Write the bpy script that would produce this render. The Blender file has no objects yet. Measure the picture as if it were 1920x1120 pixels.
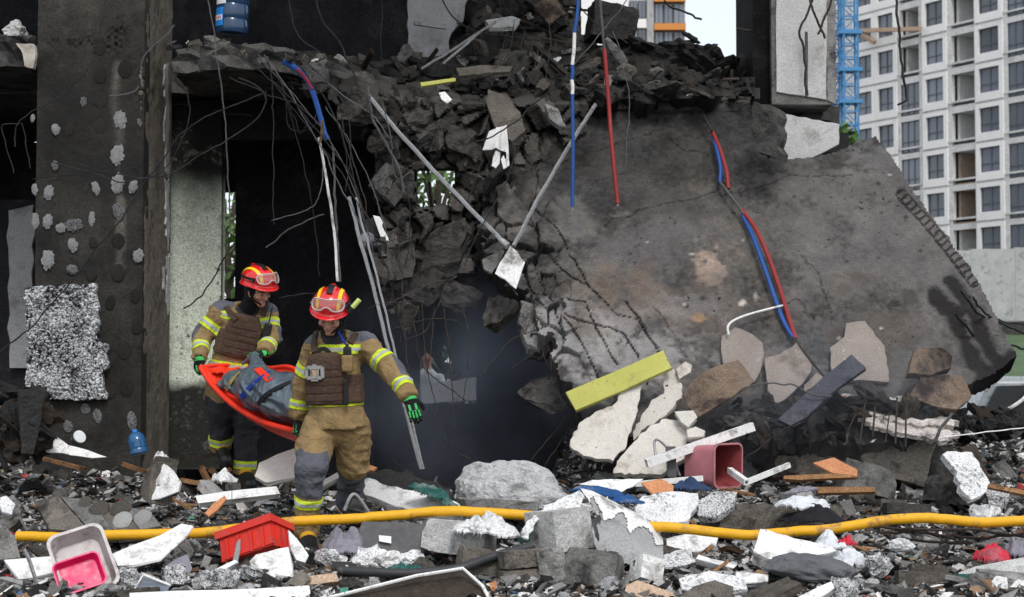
import bpy, bmesh, math, random
import numpy as np
from mathutils import Vector, Matrix, Euler
R = math.radians
scene = bpy.context.scene
COL = scene.collection
# ------------------------------------------------------------------ camera
EYE = Vector((0, 0, 1.6)); FPX = 3080.0; PITCH = math.atan(130 / FPX)
cam_data = bpy.data.cameras.new("camera"); cam = bpy.data.objects.new("camera", cam_data); COL.objects.link(cam)
cam.location = EYE; cam.rotation_euler = (R(90) + PITCH, 0, 0)
cam_data.sensor_width = 36; cam_data.lens = 36 * FPX / 1920
cam_data.clip_start = .1; cam_data.clip_end = 2000
cam_data.dof.use_dof = True; cam_data.dof.focus_distance = 11.6; cam_data.dof.aperture_fstop = 4.5
scene.camera = cam
scene.render.resolution_x = 1024; scene.render.resolution_y = 597
# ------------------------------------------------------------------ sky and sun (overcast)
world = bpy.data.worlds.new("World"); scene.world = world; world.use_nodes = True
wn = world.node_tree.nodes; wl = world.node_tree.links; wn.clear()
sky = wn.new("ShaderNodeTexSky"); sky.sky_type = 'NISHITA'; sky.sun_disc = False
SUN_EL, SUN_AZ = R(50), R(166)
sky.sun_elevation = SUN_EL; sky.sun_rotation = SUN_AZ; sky.dust_density = 3
bg1 = wn.new("ShaderNodeBackground"); bg1.inputs[1].default_value = .05
bg2 = wn.new("ShaderNodeBackground"); bg2.inputs[1].default_value = 0.84       # even cloud deck
tc = wn.new("ShaderNodeTexCoord"); nz = wn.new("ShaderNodeTexNoise"); nz.inputs["Scale"].default_value = 2.2; nz.inputs["Detail"].default_value = 5
rp = wn.new("ShaderNodeValToRGB"); rp.color_ramp.elements[0].color = (.80, .85, .90, 1); rp.color_ramp.elements[1].color = (.93, .95, .97, 1)
rp.color_ramp.elements[0].position = .3; rp.color_ramp.elements[1].position = .7
ad = wn.new("ShaderNodeAddShader"); wo = wn.new("ShaderNodeOutputWorld")
wl.new(tc.outputs["Generated"], nz.inputs["Vector"]); wl.new(nz.outputs[0], rp.inputs[0]); wl.new(rp.outputs[0], bg2.inputs[0])
wl.new(sky.outputs[0], bg1.inputs[0]); wl.new(bg1.outputs[0], ad.inputs[0]); wl.new(bg2.outputs[0], ad.inputs[1]); wl.new(ad.outputs[0], wo.inputs[0])
sd = bpy.data.lights.new("sun", 'SUN'); sd.energy = 1.5; sd.angle = R(16); sd.color = (1, .97, .93)
sun = bpy.data.objects.new("sun", sd); COL.objects.link(sun); sun.location = (4, -10, 20)
_d = Vector((math.sin(SUN_AZ) * math.cos(SUN_EL), math.cos(SUN_AZ) * math.cos(SUN_EL), math.sin(SUN_EL)))
sun.rotation_euler = _d.to_track_quat('Z', 'Y').to_euler()
vs = scene.view_settings; vs.view_transform = 'Standard'; vs.look = 'None'; vs.exposure = 0.15; vs.gamma = 1; vs.use_curve_mapping = False
scene.cycles.max_bounces = 6; scene.cycles.diffuse_bounces = 3; scene.cycles.glossy_bounces = 2; scene.cycles.transparent_max_bounces = 8
scene.cycles.volume_bounces = 1; scene.cycles.caustics_reflective = False; scene.cycles.caustics_refractive = False
# ------------------------------------------------------------------ pixel (1920 x 1120) -> world at a given distance
CP, SP = math.cos(PITCH), math.sin(PITCH)
def W(px, py, Y):
    a = (px - 960) / FPX; b = (560 - py) / FPX
    dy = CP - b * SP; dz = SP + b * CP
    s = Y / dy
    return Vector((a * s, Y, EYE.z + dz * s))
def ray(px, py):
    a = (px - 960) / FPX; b = (560 - py) / FPX
    return Vector((a, CP - b * SP, SP + b * CP))
def on_plane(px, py, p0, n):
    d = ray(px, py); return EYE + d * ((p0 - EYE).dot(n) / d.dot(n))
def N(yaw, pitch):
    """Unit normal: yaw 0 faces the camera (positive turns to +x), pitch 90 faces up (degrees)."""
    y, p = R(yaw), R(pitch); return Vector((math.sin(y) * math.cos(p), -math.cos(y) * math.cos(p), math.sin(p)))
_GY = np.array([7.5, 9, 10, 11, 12, 13, 14, 15, 16, 17]); _GP = np.array([1250, 1125, 1072, 1030, 965, 905, 858, 822, 800, 786])
def gz(Y): return float(EYE.z - Y * (np.interp(Y, _GY, _GP) - 690) / FPX)
def gY(py): return float(np.interp(py, _GP[::-1], _GY[::-1]))
def G(px, py, lift=0.0):
    p = W(px, py, gY(py)); p.z += lift; return p
PXM = lambda Y: FPX / Y
# ------------------------------------------------------------------ numpy noise
_TB = np.random.default_rng(99).uniform(-1, 1, 64 ** 3).astype(np.float32)
def vnoise(P, seed=0):
    P = np.asarray(P, float); I = np.floor(P); F = (P - I).astype(np.float32); F = F * F * (3 - 2 * F); I = I.astype(np.int32) + np.array([seed * 7, seed * 13, seed * 29], np.int32)
    x0, y0, z0 = (I & 63).T; x1, y1, z1 = ((I + 1) & 63).T; x0 = x0 << 12; x1 = x1 << 12; y0 = y0 << 6; y1 = y1 << 6; fx, fy, fz = F.T
    def L(x, y):
        b = x + y; p = _TB[b + z0]; return p + (_TB[b + z1] - p) * fz
    a = L(x0, y0); a = a + (L(x0, y1) - a) * fy; b = L(x1, y0); b = b + (L(x1, y1) - b) * fy
    return (a + (b - a) * fx).astype(float)
def fbm(P, scale=1.0, oct=4, seed=0, gain=.5):
    P = np.asarray(P, float) * scale; a = 1; t = 0; r = np.zeros(len(P))
    for o in range(oct):
        r += a * vnoise(P * (2.03 ** o) + 17.3 * o, seed + o); t += a; a *= gain
    return r / t
# ------------------------------------------------------------------ signed distance modelling
def smin(a, b, k):
    h = np.clip(.5 + .5 * (b - a) / k, 0, 1); return b + (a - b) * h - k * h * (1 - h)
def smax(a, b, k): return -smin(-a, -b, k)
def cone(P, a, b, ra, rb, sq=None):
    a = np.array(a, float); b = np.array(b, float); Q = P - a; ba = b - a
    if sq is not None:
        ax = np.array(sq[0], float); ax /= np.linalg.norm(ax); f = sq[1]
        Q = Q + np.outer(Q @ ax, ax) * (f - 1); ba = ba + ax * (ba @ ax) * (f - 1)
    t = np.clip(Q @ ba / max(ba @ ba, 1e-9), 0, 1)
    return np.linalg.norm(Q - t[:, None] * ba, axis=1) - (ra + (rb - ra) * t)
def ellip(P, c, r, M=None):
    Q = P - np.array(c, float)
    if M is not None: Q = Q @ np.array(M)          # columns of M are the axes
    r = np.array(r, float)
    k0 = np.linalg.norm(Q / r, axis=1); k1 = np.linalg.norm(Q / (r * r), axis=1)
    return k0 * (k0 - 1) / np.maximum(k1, 1e-6)
def rbox(P, c, h, rad, M=None):
    Q = P - np.array(c, float)
    if M is not None: Q = Q @ np.array(M)
    q = np.abs(Q) - (np.array(h, float) - rad)
    return np.linalg.norm(np.maximum(q, 0), axis=1) + np.minimum(q.max(axis=1), 0) - rad
def snet(f, lo, hi, h):
    """Surface nets on f over the box lo..hi with cell size h, evaluated only near the surface."""
    lo = np.array(lo, float); hi = np.array(hi, float)
    n = (np.ceil((hi - lo) / h / 4).astype(int)) * 4 + 1
    ax = [lo[i] + h * np.arange(n[i]) for i in range(3)]
    cx = [a[::4] for a in ax]
    Gc = np.stack(np.meshgrid(*cx, indexing='ij'), -1)
    Vc = f(Gc.reshape(-1, 3)).reshape(Gc.shape[:3])
    ix = [(np.arange(n[i]) + 2) // 4 for i in range(3)]
    V = Vc.astype(np.float32)[np.ix_(*ix)]
    A = np.abs(V) < 5.2 * h
    I = np.argwhere(A); Pn = lo + I * h
    V[A] = f(Pn)
    s = V < 0
    c = lambda arr, d: arr[d[0]:n[0] - 1 + d[0], d[1]:n[1] - 1 + d[1], d[2]:n[2] - 1 + d[2]]
    cor = [(i, j, k) for i in (0, 1) for j in (0, 1) for k in (0, 1)]
    an = c(s, cor[0]).copy(); al = an.copy()
    for d in cor[1:]: v_ = c(s, d); an |= v_; al &= v_
    mask = an & ~al
    ids = np.argwhere(mask); idx = np.full(mask.shape, -1, np.int32); idx[mask] = np.arange(len(ids))
    acc = np.zeros((len(ids), 3)); num = np.zeros(len(ids))
    for d in cor:
        for axis in range(3):
            if d[axis]: continue
            e = list(d); e[axis] = 1
            va = c(V, d)[mask].astype(float); vb = c(V, tuple(e))[mask].astype(float)
            m = (va < 0) != (vb < 0)
            t = np.where(m, va / np.where(m, va - vb, 1), 0)
            p = np.tile(np.array(d, float), (len(ids), 1)); p[:, axis] += t
            acc[m] += p[m]; num[m] += 1
    verts = lo + h * (ids + acc / num[:, None])
    faces = []
    for axis in range(3):
        b, cc = (axis + 1) % 3, (axis + 2) % 3
        sl0 = [slice(0, n[i]) for i in range(3)]; sl1 = list(sl0)
        sl0[axis] = slice(0, n[axis] - 1); sl1[axis] = slice(1, n[axis])
        s0 = s[tuple(sl0)]; s1 = s[tuple(sl1)]
        E = np.argwhere(s0 != s1)
        E = E[(E[:, b] > 0) & (E[:, cc] > 0) & (E[:, b] < n[b] - 1) & (E[:, cc] < n[cc] - 1)]
        if not len(E): continue
        fl = s0[tuple(E.T)]
        q = []
        for db, dc in ((-1, -1), (0, -1), (0, 0), (-1, 0)):
            K = E.copy(); K[:, b] += db; K[:, cc] += dc; q.append(idx[tuple(K.T)])
        q = np.stack(q, 1); q[~fl] = q[~fl][:, ::-1]
        faces.append(q[(q >= 0).all(1)])
    return verts, np.concatenate(faces)
# ------------------------------------------------------------------ objects
def tag(o, label=None, cat=None, group=None, kind=None):
    if label: o["label"] = label
    if cat: o["category"] = cat
    if group: o["group"] = group
    if kind: o["kind"] = kind
    return o
def recenter(o, base=False):
    me = o.data; n = len(me.vertices); co = np.empty(n * 3); me.vertices.foreach_get("co", co); co = co.reshape(-1, 3)
    c = (co.min(0) + co.max(0)) / 2
    if base: c[2] = co[:, 2].min()
    me.transform(Matrix.Translation(-Vector(c))); o.location = Vector(c)
def setpar(o, p):
    o.parent = p; o.matrix_parent_inverse = Matrix.Translation(-p.location) if p.rotation_euler == Euler((0, 0, 0)) and p.parent is None else wm(p).inverted()
def wm(p):
    m = Matrix.LocRotScale(p.location, p.rotation_euler, p.scale)
    return m if p.parent is None else wm(p.parent) @ p.matrix_parent_inverse @ m
def mk(name, verts, faces, mat, parent=None, smooth=False, mi=None, center=True, sharp=None):
    me = bpy.data.meshes.new(name)
    if isinstance(verts, np.ndarray): verts = verts.tolist()
    if isinstance(faces, np.ndarray): faces = faces.tolist()
    me.from_pydata([tuple(v) for v in verts], [], faces)
    for m in (mat if isinstance(mat, (list, tuple)) else [mat]): me.materials.append(m)
    if mi is not None: me.polygons.foreach_set("material_index", np.asarray(mi, dtype=np.int32))
    if smooth:
        me.polygons.foreach_set("use_smooth", np.ones(len(me.polygons), dtype=bool))
        if sharp: me.set_sharp_from_angle(angle=R(sharp))
    me.update()
    o = bpy.data.objects.new(name, me); COL.objects.link(o)
    if center: recenter(o)
    if parent is not None: setpar(o, parent)
    return o
def mkbm(name, bm, mat, parent=None, smooth=False, center=True, sharp=None):
    bmesh.ops.recalc_face_normals(bm, faces=bm.faces)
    me = bpy.data.meshes.new(name); bm.to_mesh(me); bm.free()
    for m in (mat if isinstance(mat, (list, tuple)) else [mat]): me.materials.append(m)
    if smooth:
        me.polygons.foreach_set("use_smooth", np.ones(len(me.polygons), dtype=bool))
        if sharp: me.set_sharp_from_angle(angle=R(sharp))
    o = bpy.data.objects.new(name, me); COL.objects.link(o)
    if center: recenter(o)
    if parent is not None: setpar(o, parent)
    return o
def empty(name, loc, label=None, cat=None, group=None, kind=None):
    o = bpy.data.objects.new(name, None); COL.objects.link(o); o.location = loc; o.empty_display_size = .1
    return tag(o, label, cat, group, kind)
def addcol(o, cols):
    a = o.data.color_attributes.new("Col", 'FLOAT_COLOR', 'POINT'); c = np.ones((len(o.data.vertices), 4)); c[:, :3] = cols
    a.data.foreach_set("color", c.ravel())
def smooth_path(pts, n=8):
    P = [Vector(p) for p in pts]
    if len(P) < 3: return [P[0].lerp(P[1], i / n) for i in range(n + 1)]
    out = []
    for i in range(len(P) - 1):
        p0 = P[i - 1] if i else P[0] * 2 - P[1]; p1, p2 = P[i], P[i + 1]; p3 = P[i + 2] if i + 2 < len(P) else P[-1] * 2 - P[-2]
        for k in range(n):
            t = k / n
            out.append(.5 * ((2 * p1) + (p2 - p0) * t + (2 * p0 - 5 * p1 + 4 * p2 - p3) * t * t + (3 * p1 - p0 - 3 * p2 + p3) * t ** 3))
    out.append(P[-1]); return out
def tube_geo(path, r, seg=7, caps=True, sq=None):
    """Verts and faces of a tube; r is a number or a list; sq=(a, b) makes a flat ribbon-like section."""
    path = [Vector(p) for p in path]; n = len(path); rr = r if isinstance(r, (list, tuple, np.ndarray)) else [r] * n
    V, F = [], []; up = None
    for i, p in enumerate(path):
        t = (path[min(i + 1, n - 1)] - path[max(i - 1, 0)]).normalized()
        if up is None: up = t.orthogonal().normalized()
        up = (up - t * up.dot(t))
        up = up.normalized() if up.length > 1e-6 else t.orthogonal().normalized()
        bi = t.cross(up)
        for k in range(seg):
            a = 2 * math.pi * k / seg; V.append(p + up * (rr[i] * math.cos(a)) + bi * (rr[i] * math.sin(a)))
    for i in range(n - 1):
        for k in range(seg):
            F.append((i * seg + k, i * seg + (k + 1) % seg, (i + 1) * seg + (k + 1) % seg, (i + 1) * seg + k))
    if caps: F.append(tuple(range(seg))[::-1]); F.append(tuple((n - 1) * seg + k for k in range(seg)))
    return V, F
def tube(name, pts, r, mat, parent=None, seg=7, n=8, smooth=True, mi=None, wob=0):
    path = smooth_path(pts, n) if n else pts
    if wob:
        q = np.array([p[:] for p in path]); sd0 = int(abs(q[0].sum()) * 1000) % 997; d = np.stack([fbm(q, 5, 2, sd0 + k) + .5 * fbm(q, 17, 2, sd0 + 9 + k) for k in range(3)], 1) * wob; path = [Vector(p) for p in q + d]
    if isinstance(r, (list, tuple)): r = list(np.interp(np.linspace(0, 1, len(path)), np.linspace(0, 1, len(r)), r))
    V, F = tube_geo(path, r, seg)
    return mk(name, V, F, mat, parent, smooth, mi=mi, sharp=50)
def ribbon(name, pts, nrm, w, t, mat, parent=None, n=6, wv=None):
    """A flat band of width w and thickness t along pts; nrm is one normal or a list of normals."""
    path = smooth_path(pts, n) if n else [Vector(p) for p in pts]
    V, F = [], []; m = len(path)
    for i, p in enumerate(path):
        tg = (path[min(i + 1, m - 1)] - path[max(i - 1, 0)]).normalized()
        if isinstance(nrm, (list, tuple)):
            f = i / max(m - 1, 1) * (len(nrm) - 1); k = min(int(f), len(nrm) - 2); nn = Vector(nrm[k]).lerp(Vector(nrm[k + 1]), f - k)
        else: nn = Vector(nrm)
        s = tg.cross(nn).normalized(); nn = s.cross(tg).normalized(); ww = w
        V += [p - s * ww / 2, p + s * ww / 2, p + s * ww / 2 + nn * t, p - s * ww / 2 + nn * t]
    for i in range(m - 1):
        a, b = 4 * i, 4 * i + 4
        for k in range(4): F.append((a + k, a + (k + 1) % 4, b + (k + 1) % 4, b + k))
    F.append((3, 2, 1, 0)); F.append(tuple(4 * (m - 1) + k for k in range(4)))
    return mk(name, V, F, mat, parent)
def box_geo(c, h, M=None):
    V = []
    for x in (-1, 1):
        for y in (-1, 1):
            for z in (-1, 1):
                v = Vector((x * h[0], y * h[1], z * h[2])); V.append((M @ v if M is not None else v) + Vector(c))
    return V, [(0, 1, 3, 2), (4, 6, 7, 5), (0, 4, 5, 1), (2, 3, 7, 6), (0, 2, 6, 4), (1, 5, 7, 3)]
class MB:
    def __init__(s): s.V, s.F, s.I = [], [], []
    def add(s, g, mi=0):
        o = len(s.V); s.V += [tuple(v) for v in g[0]]; s.F += [tuple(i + o for i in f) for f in g[1]]; s.I += [mi] * len(g[1]); return s
    def box(s, c, h, M=None, mi=0): return s.add(box_geo(c, h, M), mi)
    def span(s, lo, hi, mi=0):
        lo, hi = Vector(lo), Vector(hi); return s.box((lo + hi) / 2, (hi - lo) / 2, None, mi)
    def bar(s, a, b, r, seg=6, mi=0): return s.add(tube_geo([a, b], r, seg), mi)
    def build(s, name, mat, parent=None, smooth=False, **k): return mk(name, s.V, s.F, mat, parent, smooth, mi=s.I if any(s.I) else None, **k)
# ------------------------------------------------------------------ materials
class NT:
    def __init__(s, name):
        s.m = bpy.data.materials.new(name); s.m.use_nodes = True; s.t = s.m.node_tree; s.n = s.t.nodes; s.l = s.t.links
        s.b = s.n["Principled BSDF"]; s.tc = s.n.new("ShaderNodeTexCoord"); s.oi = s.n.new("ShaderNodeObjectInfo")
        v = s.n.new("ShaderNodeVectorMath"); v.operation = 'MULTIPLY_ADD'
        cx = s.n.new("ShaderNodeCombineXYZ")
        for i in range(3): s.l.new(s.oi.outputs["Random"], cx.inputs[i])
        s.l.new(cx.outputs[0], v.inputs[0]); v.inputs[1].default_value = (31, 17, 23); s.l.new(s.tc.outputs["Object"], v.inputs[2]); s.co = v.outputs[0]
    def link(s, a, b): s.l.new(a, b)
    def noise(s, scale, detail=6, rough=.6, dist=0, co=None):
        x = s.n.new("ShaderNodeTexNoise"); x.inputs["Scale"].default_value = scale; x.inputs["Detail"].default_value = detail
        x.inputs["Roughness"].default_value = rough; x.inputs["Distortion"].default_value = dist; s.link(co or s.co, x.inputs["Vector"]); return x.outputs[0]
    def voro(s, scale, feature='F1', co=None, rnd=1):
        x = s.n.new("ShaderNodeTexVoronoi"); x.feature = feature; x.inputs["Scale"].default_value = scale; x.inputs["Randomness"].default_value = rnd
        s.link(co or s.co, x.inputs["Vector"]); return x
    def ramp(s, f, stops, mode='LINEAR'):
        x = s.n.new("ShaderNodeValToRGB"); e = x.color_ramp.elements; x.color_ramp.interpolation = mode
        while len(e) < len(stops): e.new(.5)
        for k, (p, c) in enumerate(stops):
            e[k].position = p; e[k].color = (c, c, c, 1) if isinstance(c, (int, float)) else (*c, 1)
        s.link(f, x.inputs[0]); return x.outputs[0]
    def mix(s, f, a, b, mode='MIX'):
        x = s.n.new("ShaderNodeMix"); x.data_type = 'RGBA'; x.blend_type = mode
        for v, i in ((f, 0), (a, 6), (b, 7)):
            if hasattr(v, "is_linked"): s.link(v, x.inputs[i])
            elif i == 0: x.inputs[0].default_value = v
            else: x.inputs[i].default_value = (*v, 1) if len(v) == 3 else v
        return x.outputs[2]
    def math(s, op, a, b=0.0):
        x = s.n.new("ShaderNodeMath"); x.operation = op
        for v, i in ((a, 0), (b, 1)):
            if hasattr(v, "is_linked"): s.link(v, x.inputs[i])
            else: x.inputs[i].default_value = v
        return x.outputs[0]
    def bump(s, f, strength=.5, dist=.01, prev=None):
        x = s.n.new("ShaderNodeBump"); x.inputs["Strength"].default_value = strength; x.inputs["Distance"].default_value = dist
        s.link(f, x.inputs["Height"])
        if prev is not None: s.link(prev, x.inputs["Normal"])
        return x.outputs[0]
    def col(s):
        x = s.n.new("ShaderNodeAttribute"); x.attribute_name = "Col"; return x.outputs[0]
    def out(s, color=None, rough=.85, normal=None, metal=0, spec=.35):
        if color is not None:
            if hasattr(color, "is_linked"): s.link(color, s.b.inputs["Base Color"])
            else: s.b.inputs["Base Color"].default_value = (*color, 1)
        if hasattr(rough, "is_linked"): s.link(rough, s.b.inputs["Roughness"])
        else: s.b.inputs["Roughness"].default_value = rough
        s.b.inputs["Metallic"].default_value = metal; s.b.inputs["Specular IOR Level"].default_value = spec
        if normal is not None: s.link(normal, s.b.inputs["Normal"])
        return s.m
def m_rough(name, c1, c2, scale=5, bump=.6, bscale=45, dirt=None, dthr=.56, dscale=3, rough=.9, rnd=.35, bd=.012, spec=.25, specks=None, metal=0, vcol=False, dw=.07, fc=.7):
    t = NT(name)
    c = t.ramp(t.noise(scale, 8, .68), [(.3, c1), (.7, c2)])
    fine = t.noise(bscale * 2.2, 4, .7)
    c = t.mix(fc, c, t.mix(1, c, t.ramp(fine, [(.32, .38), (.68, 1.55)]), 'MULTIPLY'))
    if vcol: c = t.mix(1, c, t.col(), 'MULTIPLY')
    if dirt is not None:
        f = t.ramp(t.noise(dscale, 9, .72, .3), [(dthr - dw, 0), (dthr + dw, 1)]); c = t.mix(f, c, dirt)
    if specks is not None:
        f = t.math('ADD', t.math('MULTIPLY', t.noise(specks[1], 4, .6), .62), t.math('MULTIPLY', t.noise(3.1, 5, .7), .38))
        f = t.ramp(f, [(specks[2] - .09, 0), (specks[2] - .06, 1)]); c = t.mix(f, c, specks[0])
    if rnd:
        h = t.n.new("ShaderNodeHueSaturation"); t.link(c, h.inputs["Color"])
        t.link(t.math('ADD', t.math('MULTIPLY', t.oi.outputs["Random"], rnd), 1 - rnd * .5), h.inputs["Value"]); c = h.outputs[0]
    n = t.bump(t.noise(bscale, 8, .7), bump, bd)
    n = t.bump(t.noise(bscale * .22, 6, .65), bump * .9, bd * 3, n)
    return t.out(c, rough, n, metal, spec)
def m_plain(name, c, rough=.5, metal=0, dirt=None, dthr=.58, dscale=9, bump=.08, bscale=30, spec=.4, trans=0, coat=0, alpha=1, sheen=0, rnd=0):
    t = NT(name); c0 = c
    c = t.mix(.4, c0, t.mix(1, c0, t.ramp(t.noise(14, 6), [(.3, .72), (.7, 1.15)]), 'MULTIPLY'))
    if dirt is not None: c = t.mix(t.ramp(t.noise(dscale, 9, .75), [(dthr - .03, 0), (dthr + .05, 1)]), c, dirt)
    if rnd:
        h = t.n.new("ShaderNodeHueSaturation"); t.link(c, h.inputs["Color"])
        t.link(t.math('ADD', t.math('MULTIPLY', t.oi.outputs["Random"], rnd), 1 - rnd * .5), h.inputs["Value"]); c = h.outputs[0]
    n = t.bump(t.noise(bscale, 6, .6), bump, .01) if bump else None
    t.out(c, t.ramp(t.noise(20, 4), [(.3, max(rough - .1, 0)), (.7, min(rough + .12, 1))]), n, metal, spec)
    if trans: t.b.inputs["Transmission Weight"].default_value = trans
    if coat: t.b.inputs["Coat Weight"].default_value = coat; t.b.inputs["Coat Roughness"].default_value = .12
    if alpha < 1: t.b.inputs["Alpha"].default_value = alpha
    if sheen: t.b.inputs["Sheen Weight"].default_value = sheen
    return t.m
def m_foam(name, dirt_thr=.5, bead=85, white=(.80, .81, .82), dark=(.03, .03, .032), gap=.5):
    """Expanded polystyrene: white beads, sooty gaps and patches."""
    t = NT(name); v = t.voro(bead); d = v.outputs["Distance"]
    w = t.mix(1, white, t.ramp(t.noise(11, 5), [(.3, .8), (.7, 1.05)]), 'MULTIPLY')
    k = t.noise(4.5, 10, .8, .25); k2 = t.noise(bead * .6, 3, .6)
    soot = t.ramp(t.math('ADD', t.math('MULTIPLY', k, .62), t.math('MULTIPLY', k2, .38)), [(dirt_thr - .05, 0), (dirt_thr + .05, 1)])
    c = t.mix(soot, w, dark)
    c = t.mix(t.ramp(d, [(gap, 0), (gap + .25, .8)]), c, dark)
    n = t.bump(t.math('SUBTRACT', 1, d), .9, .012); n = t.bump(t.noise(16, 6, .7), .7, .03, n)
    return t.out(c, .8, n, 0, .3)
def m_fabric(name, c, weave=900, rough=.85, dirt=None, bump=.35, var=.25, dthr=.6):
    t = NT(name); cc = t.mix(1, c, t.ramp(t.noise(9, 7, .65), [(.28, 1 - var), (.72, 1 + var * .6)]), 'MULTIPLY')
    if dirt is not None: cc = t.mix(t.ramp(t.noise(5, 8, .7), [(dthr - .08, 0), (dthr + .1, .7)]), cc, dirt)
    n = t.bump(t.noise(260, 3, .6), bump, .002); n = t.bump(t.noise(13, 5, .62, 1.2), .75, .035, n)
    return t.out(cc, rough, n, 0, .25)
def m_leaf(name, a, b):
    t = NT(name); c = t.ramp(t.noise(1.5, 5), [(.3, a), (.7, b)]); c = t.mix(.6, c, t.mix(1, c, t.ramp(t.noise(14, 3), [(.3, .5), (.7, 1.5)]), 'MULTIPLY'))
    t.out(c, .55, None, 0, .3); return t.m
def m_smoke(name, color, dens):
    m = bpy.data.materials.new(name); m.use_nodes = True; n = m.node_tree.nodes; l = m.node_tree.links; n.clear()
    o = n.new("ShaderNodeOutputMaterial"); p = n.new("ShaderNodeVolumePrincipled"); p.inputs["Color"].default_value = (*color, 1); p.inputs["Anisotropy"].default_value = .1
    tcn = n.new("ShaderNodeTexCoord"); z = n.new("ShaderNodeTexNoise"); z.inputs["Scale"].default_value = 1.3; z.inputs["Detail"].default_value = 4
    g = n.new("ShaderNodeTexGradient"); g.gradient_type = 'SPHERICAL'
    mp = n.new("ShaderNodeMapping"); mp.inputs["Location"].default_value = (-1, -1, -1); mp.inputs["Scale"].default_value = (2, 2, 2)
    l.new(tcn.outputs["Generated"], mp.inputs["Vector"]); l.new(mp.outputs[0], g.inputs[0])
    r = n.new("ShaderNodeValToRGB"); r.color_ramp.elements[0].position = .40; r.color_ramp.elements[1].position = .70
    l.new(tcn.outputs["Object"], z.inputs["Vector"]); l.new(z.outputs[0], r.inputs[0])
    a = n.new("ShaderNodeMath"); a.operation = 'MULTIPLY'; l.new(r.outputs[0], a.inputs[0]); l.new(g.outputs[1], a.inputs[1])
    b = n.new("ShaderNodeMath"); b.operation = 'MULTIPLY'; l.new(a.outputs[0], b.inputs[0]); b.inputs[1].default_value = dens
    l.new(b.outputs[0], p.inputs["Density"]); l.new(p.outputs[0], o.inputs["Volume"]); return m
SOOT = (.008, .008, .009)
M = {}
M['slab'] = m_rough("sooty_slab_concrete", (.66, .65, .65), (1.30, 1.24, 1.17), 3.6, .8, 42, None, rnd=0, vcol=True, specks=((.02, .02, .02), 22, .70), bd=.012, fc=.5)
M['pier'] = m_rough("pier_concrete", (.021, .0195, .018), (.046, .043, .038), 2.2, .6, 30, (.014, .014, .014), .56, 1.6, rnd=0, vcol=True)
M['pier_side'] = m_rough("pier_side_concrete", (.11, .095, .08), (.21, .18, .15), 3, .8, 35, (.05, .044, .038), .58, 2.5, rnd=0)
M['conc'] = m_rough("grey_concrete", (.15, .148, .142), (.29, .285, .275), 5, .8, 45, (.05, .048, .046), .58, 4, rnd=.7)
M['conc_dark'] = m_rough("sooty_concrete", (.04, .039, .038), (.10, .096, .09), 5, .9, 40, (.014, .014, .014), .57, 4, rnd=.7)
M['conc_light'] = m_rough("pale_concrete", (.36, .36, .35), (.55, .55, .54), 5, .7, 45, (.12, .12, .12), .62, 5, rnd=.35)
M['conc_warm'] = m_rough("brownish_concrete", (.085, .076, .066), (.19, .17, .145), 5, .9, 40, (.03, .028, .026), .6, 4, rnd=.5)
M['plaster'] = m_rough("cream_plaster", (.50, .475, .43), (.62, .59, .54), 3, .35, 30, (.26, .21, .16), .62, 2.2, rnd=.1, fc=.22, specks=((.05, .04, .035), 26, .70))
M['spot'] = m_rough("adhesive_spot", (.021, .02, .018), (.05, .046, .04), 5, .8, 40, rnd=.4)
M['chunk_brown'] = m_rough("brown_chunk_concrete", (.19, .17, .145), (.32, .285, .245), 4, .9, 36, (.05, .045, .04), .6, 3, rnd=.3)
M['tan'] = m_rough("tan_stone_panel", (.20, .17, .155), (.27, .235, .21), 4, .3, 40, (.12, .095, .08), .62, 2.2, rnd=.12, fc=.4, specks=((.7, .68, .64), 30, .72))
M['scorch'] = m_rough("scorched_board", (.10, .072, .052), (.20, .148, .108), 3, .4, 35, (.022, .016, .014), .53, 2.6, rnd=.2)
M['char'] = m_rough("charred_debris", (.006, .006, .006), (.025, .024, .023), 6, 1, 40, (.06, .058, .055), .66, 5, rnd=.5, rough=.7, spec=.4)
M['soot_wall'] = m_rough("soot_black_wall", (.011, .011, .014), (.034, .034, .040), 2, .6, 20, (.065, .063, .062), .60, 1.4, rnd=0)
M['green_wall'] = m_rough("pale_green_plaster", (.68, .75, .62), (.76, .81, .69), 2.5, .3, 30, (.20, .21, .17), .64, 4, rnd=0, vcol=True, specks=((.09, .09, .08), 18, .68))
M['panel_grey'] = m_rough("grey_wall_panel", (.34, .345, .35), (.45, .455, .46), 1.6, .35, 24, (.17, .165, .16), .61, 2, rnd=.08, fc=.3)
M['pier_pale'] = m_rough("pale_pier_render", (.46, .455, .45), (.58, .575, .57), 1.6, .4, 26, (.24, .23, .22), .60, 2, rnd=.08, fc=.35)
M['shell'] = m_rough("shell_render", (.27, .272, .275), (.40, .402, .405), 2.5, .4, 30, (.14, .138, .135), .60, 3, rnd=.1, fc=.4)
M['bed'] = m_rough("rubble_bed", (.045, .043, .041), (.19, .185, .18), 7, 1, 35, (.012, .012, .012), .54, 5, rnd=0, bd=.03)
M['shard'] = m_rough("loose_shards", (.8, .8, .8), (1.15, 1.15, 1.15), 9, .5, 60, None, rnd=0, vcol=True)
M['ground'] = m_rough("street_ground", (.06, .058, .055), (.12, .115, .11), .8, .8, 8, (.04, .04, .04), .6, .3, rnd=0)
M['grass'] = m_leaf("grass_green", (.025, .06, .014), (.06, .12, .03))
M['leaf'] = m_leaf("leaf_green", (.05, .11, .025), (.14, .24, .07))
M['leaf_dark'] = m_leaf("leaf_dark_green", (.015, .045, .02), (.04, .09, .04))
M['bark'] = m_rough("bark", (.05, .04, .03), (.12, .10, .08), 6, 1, 20)
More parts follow.
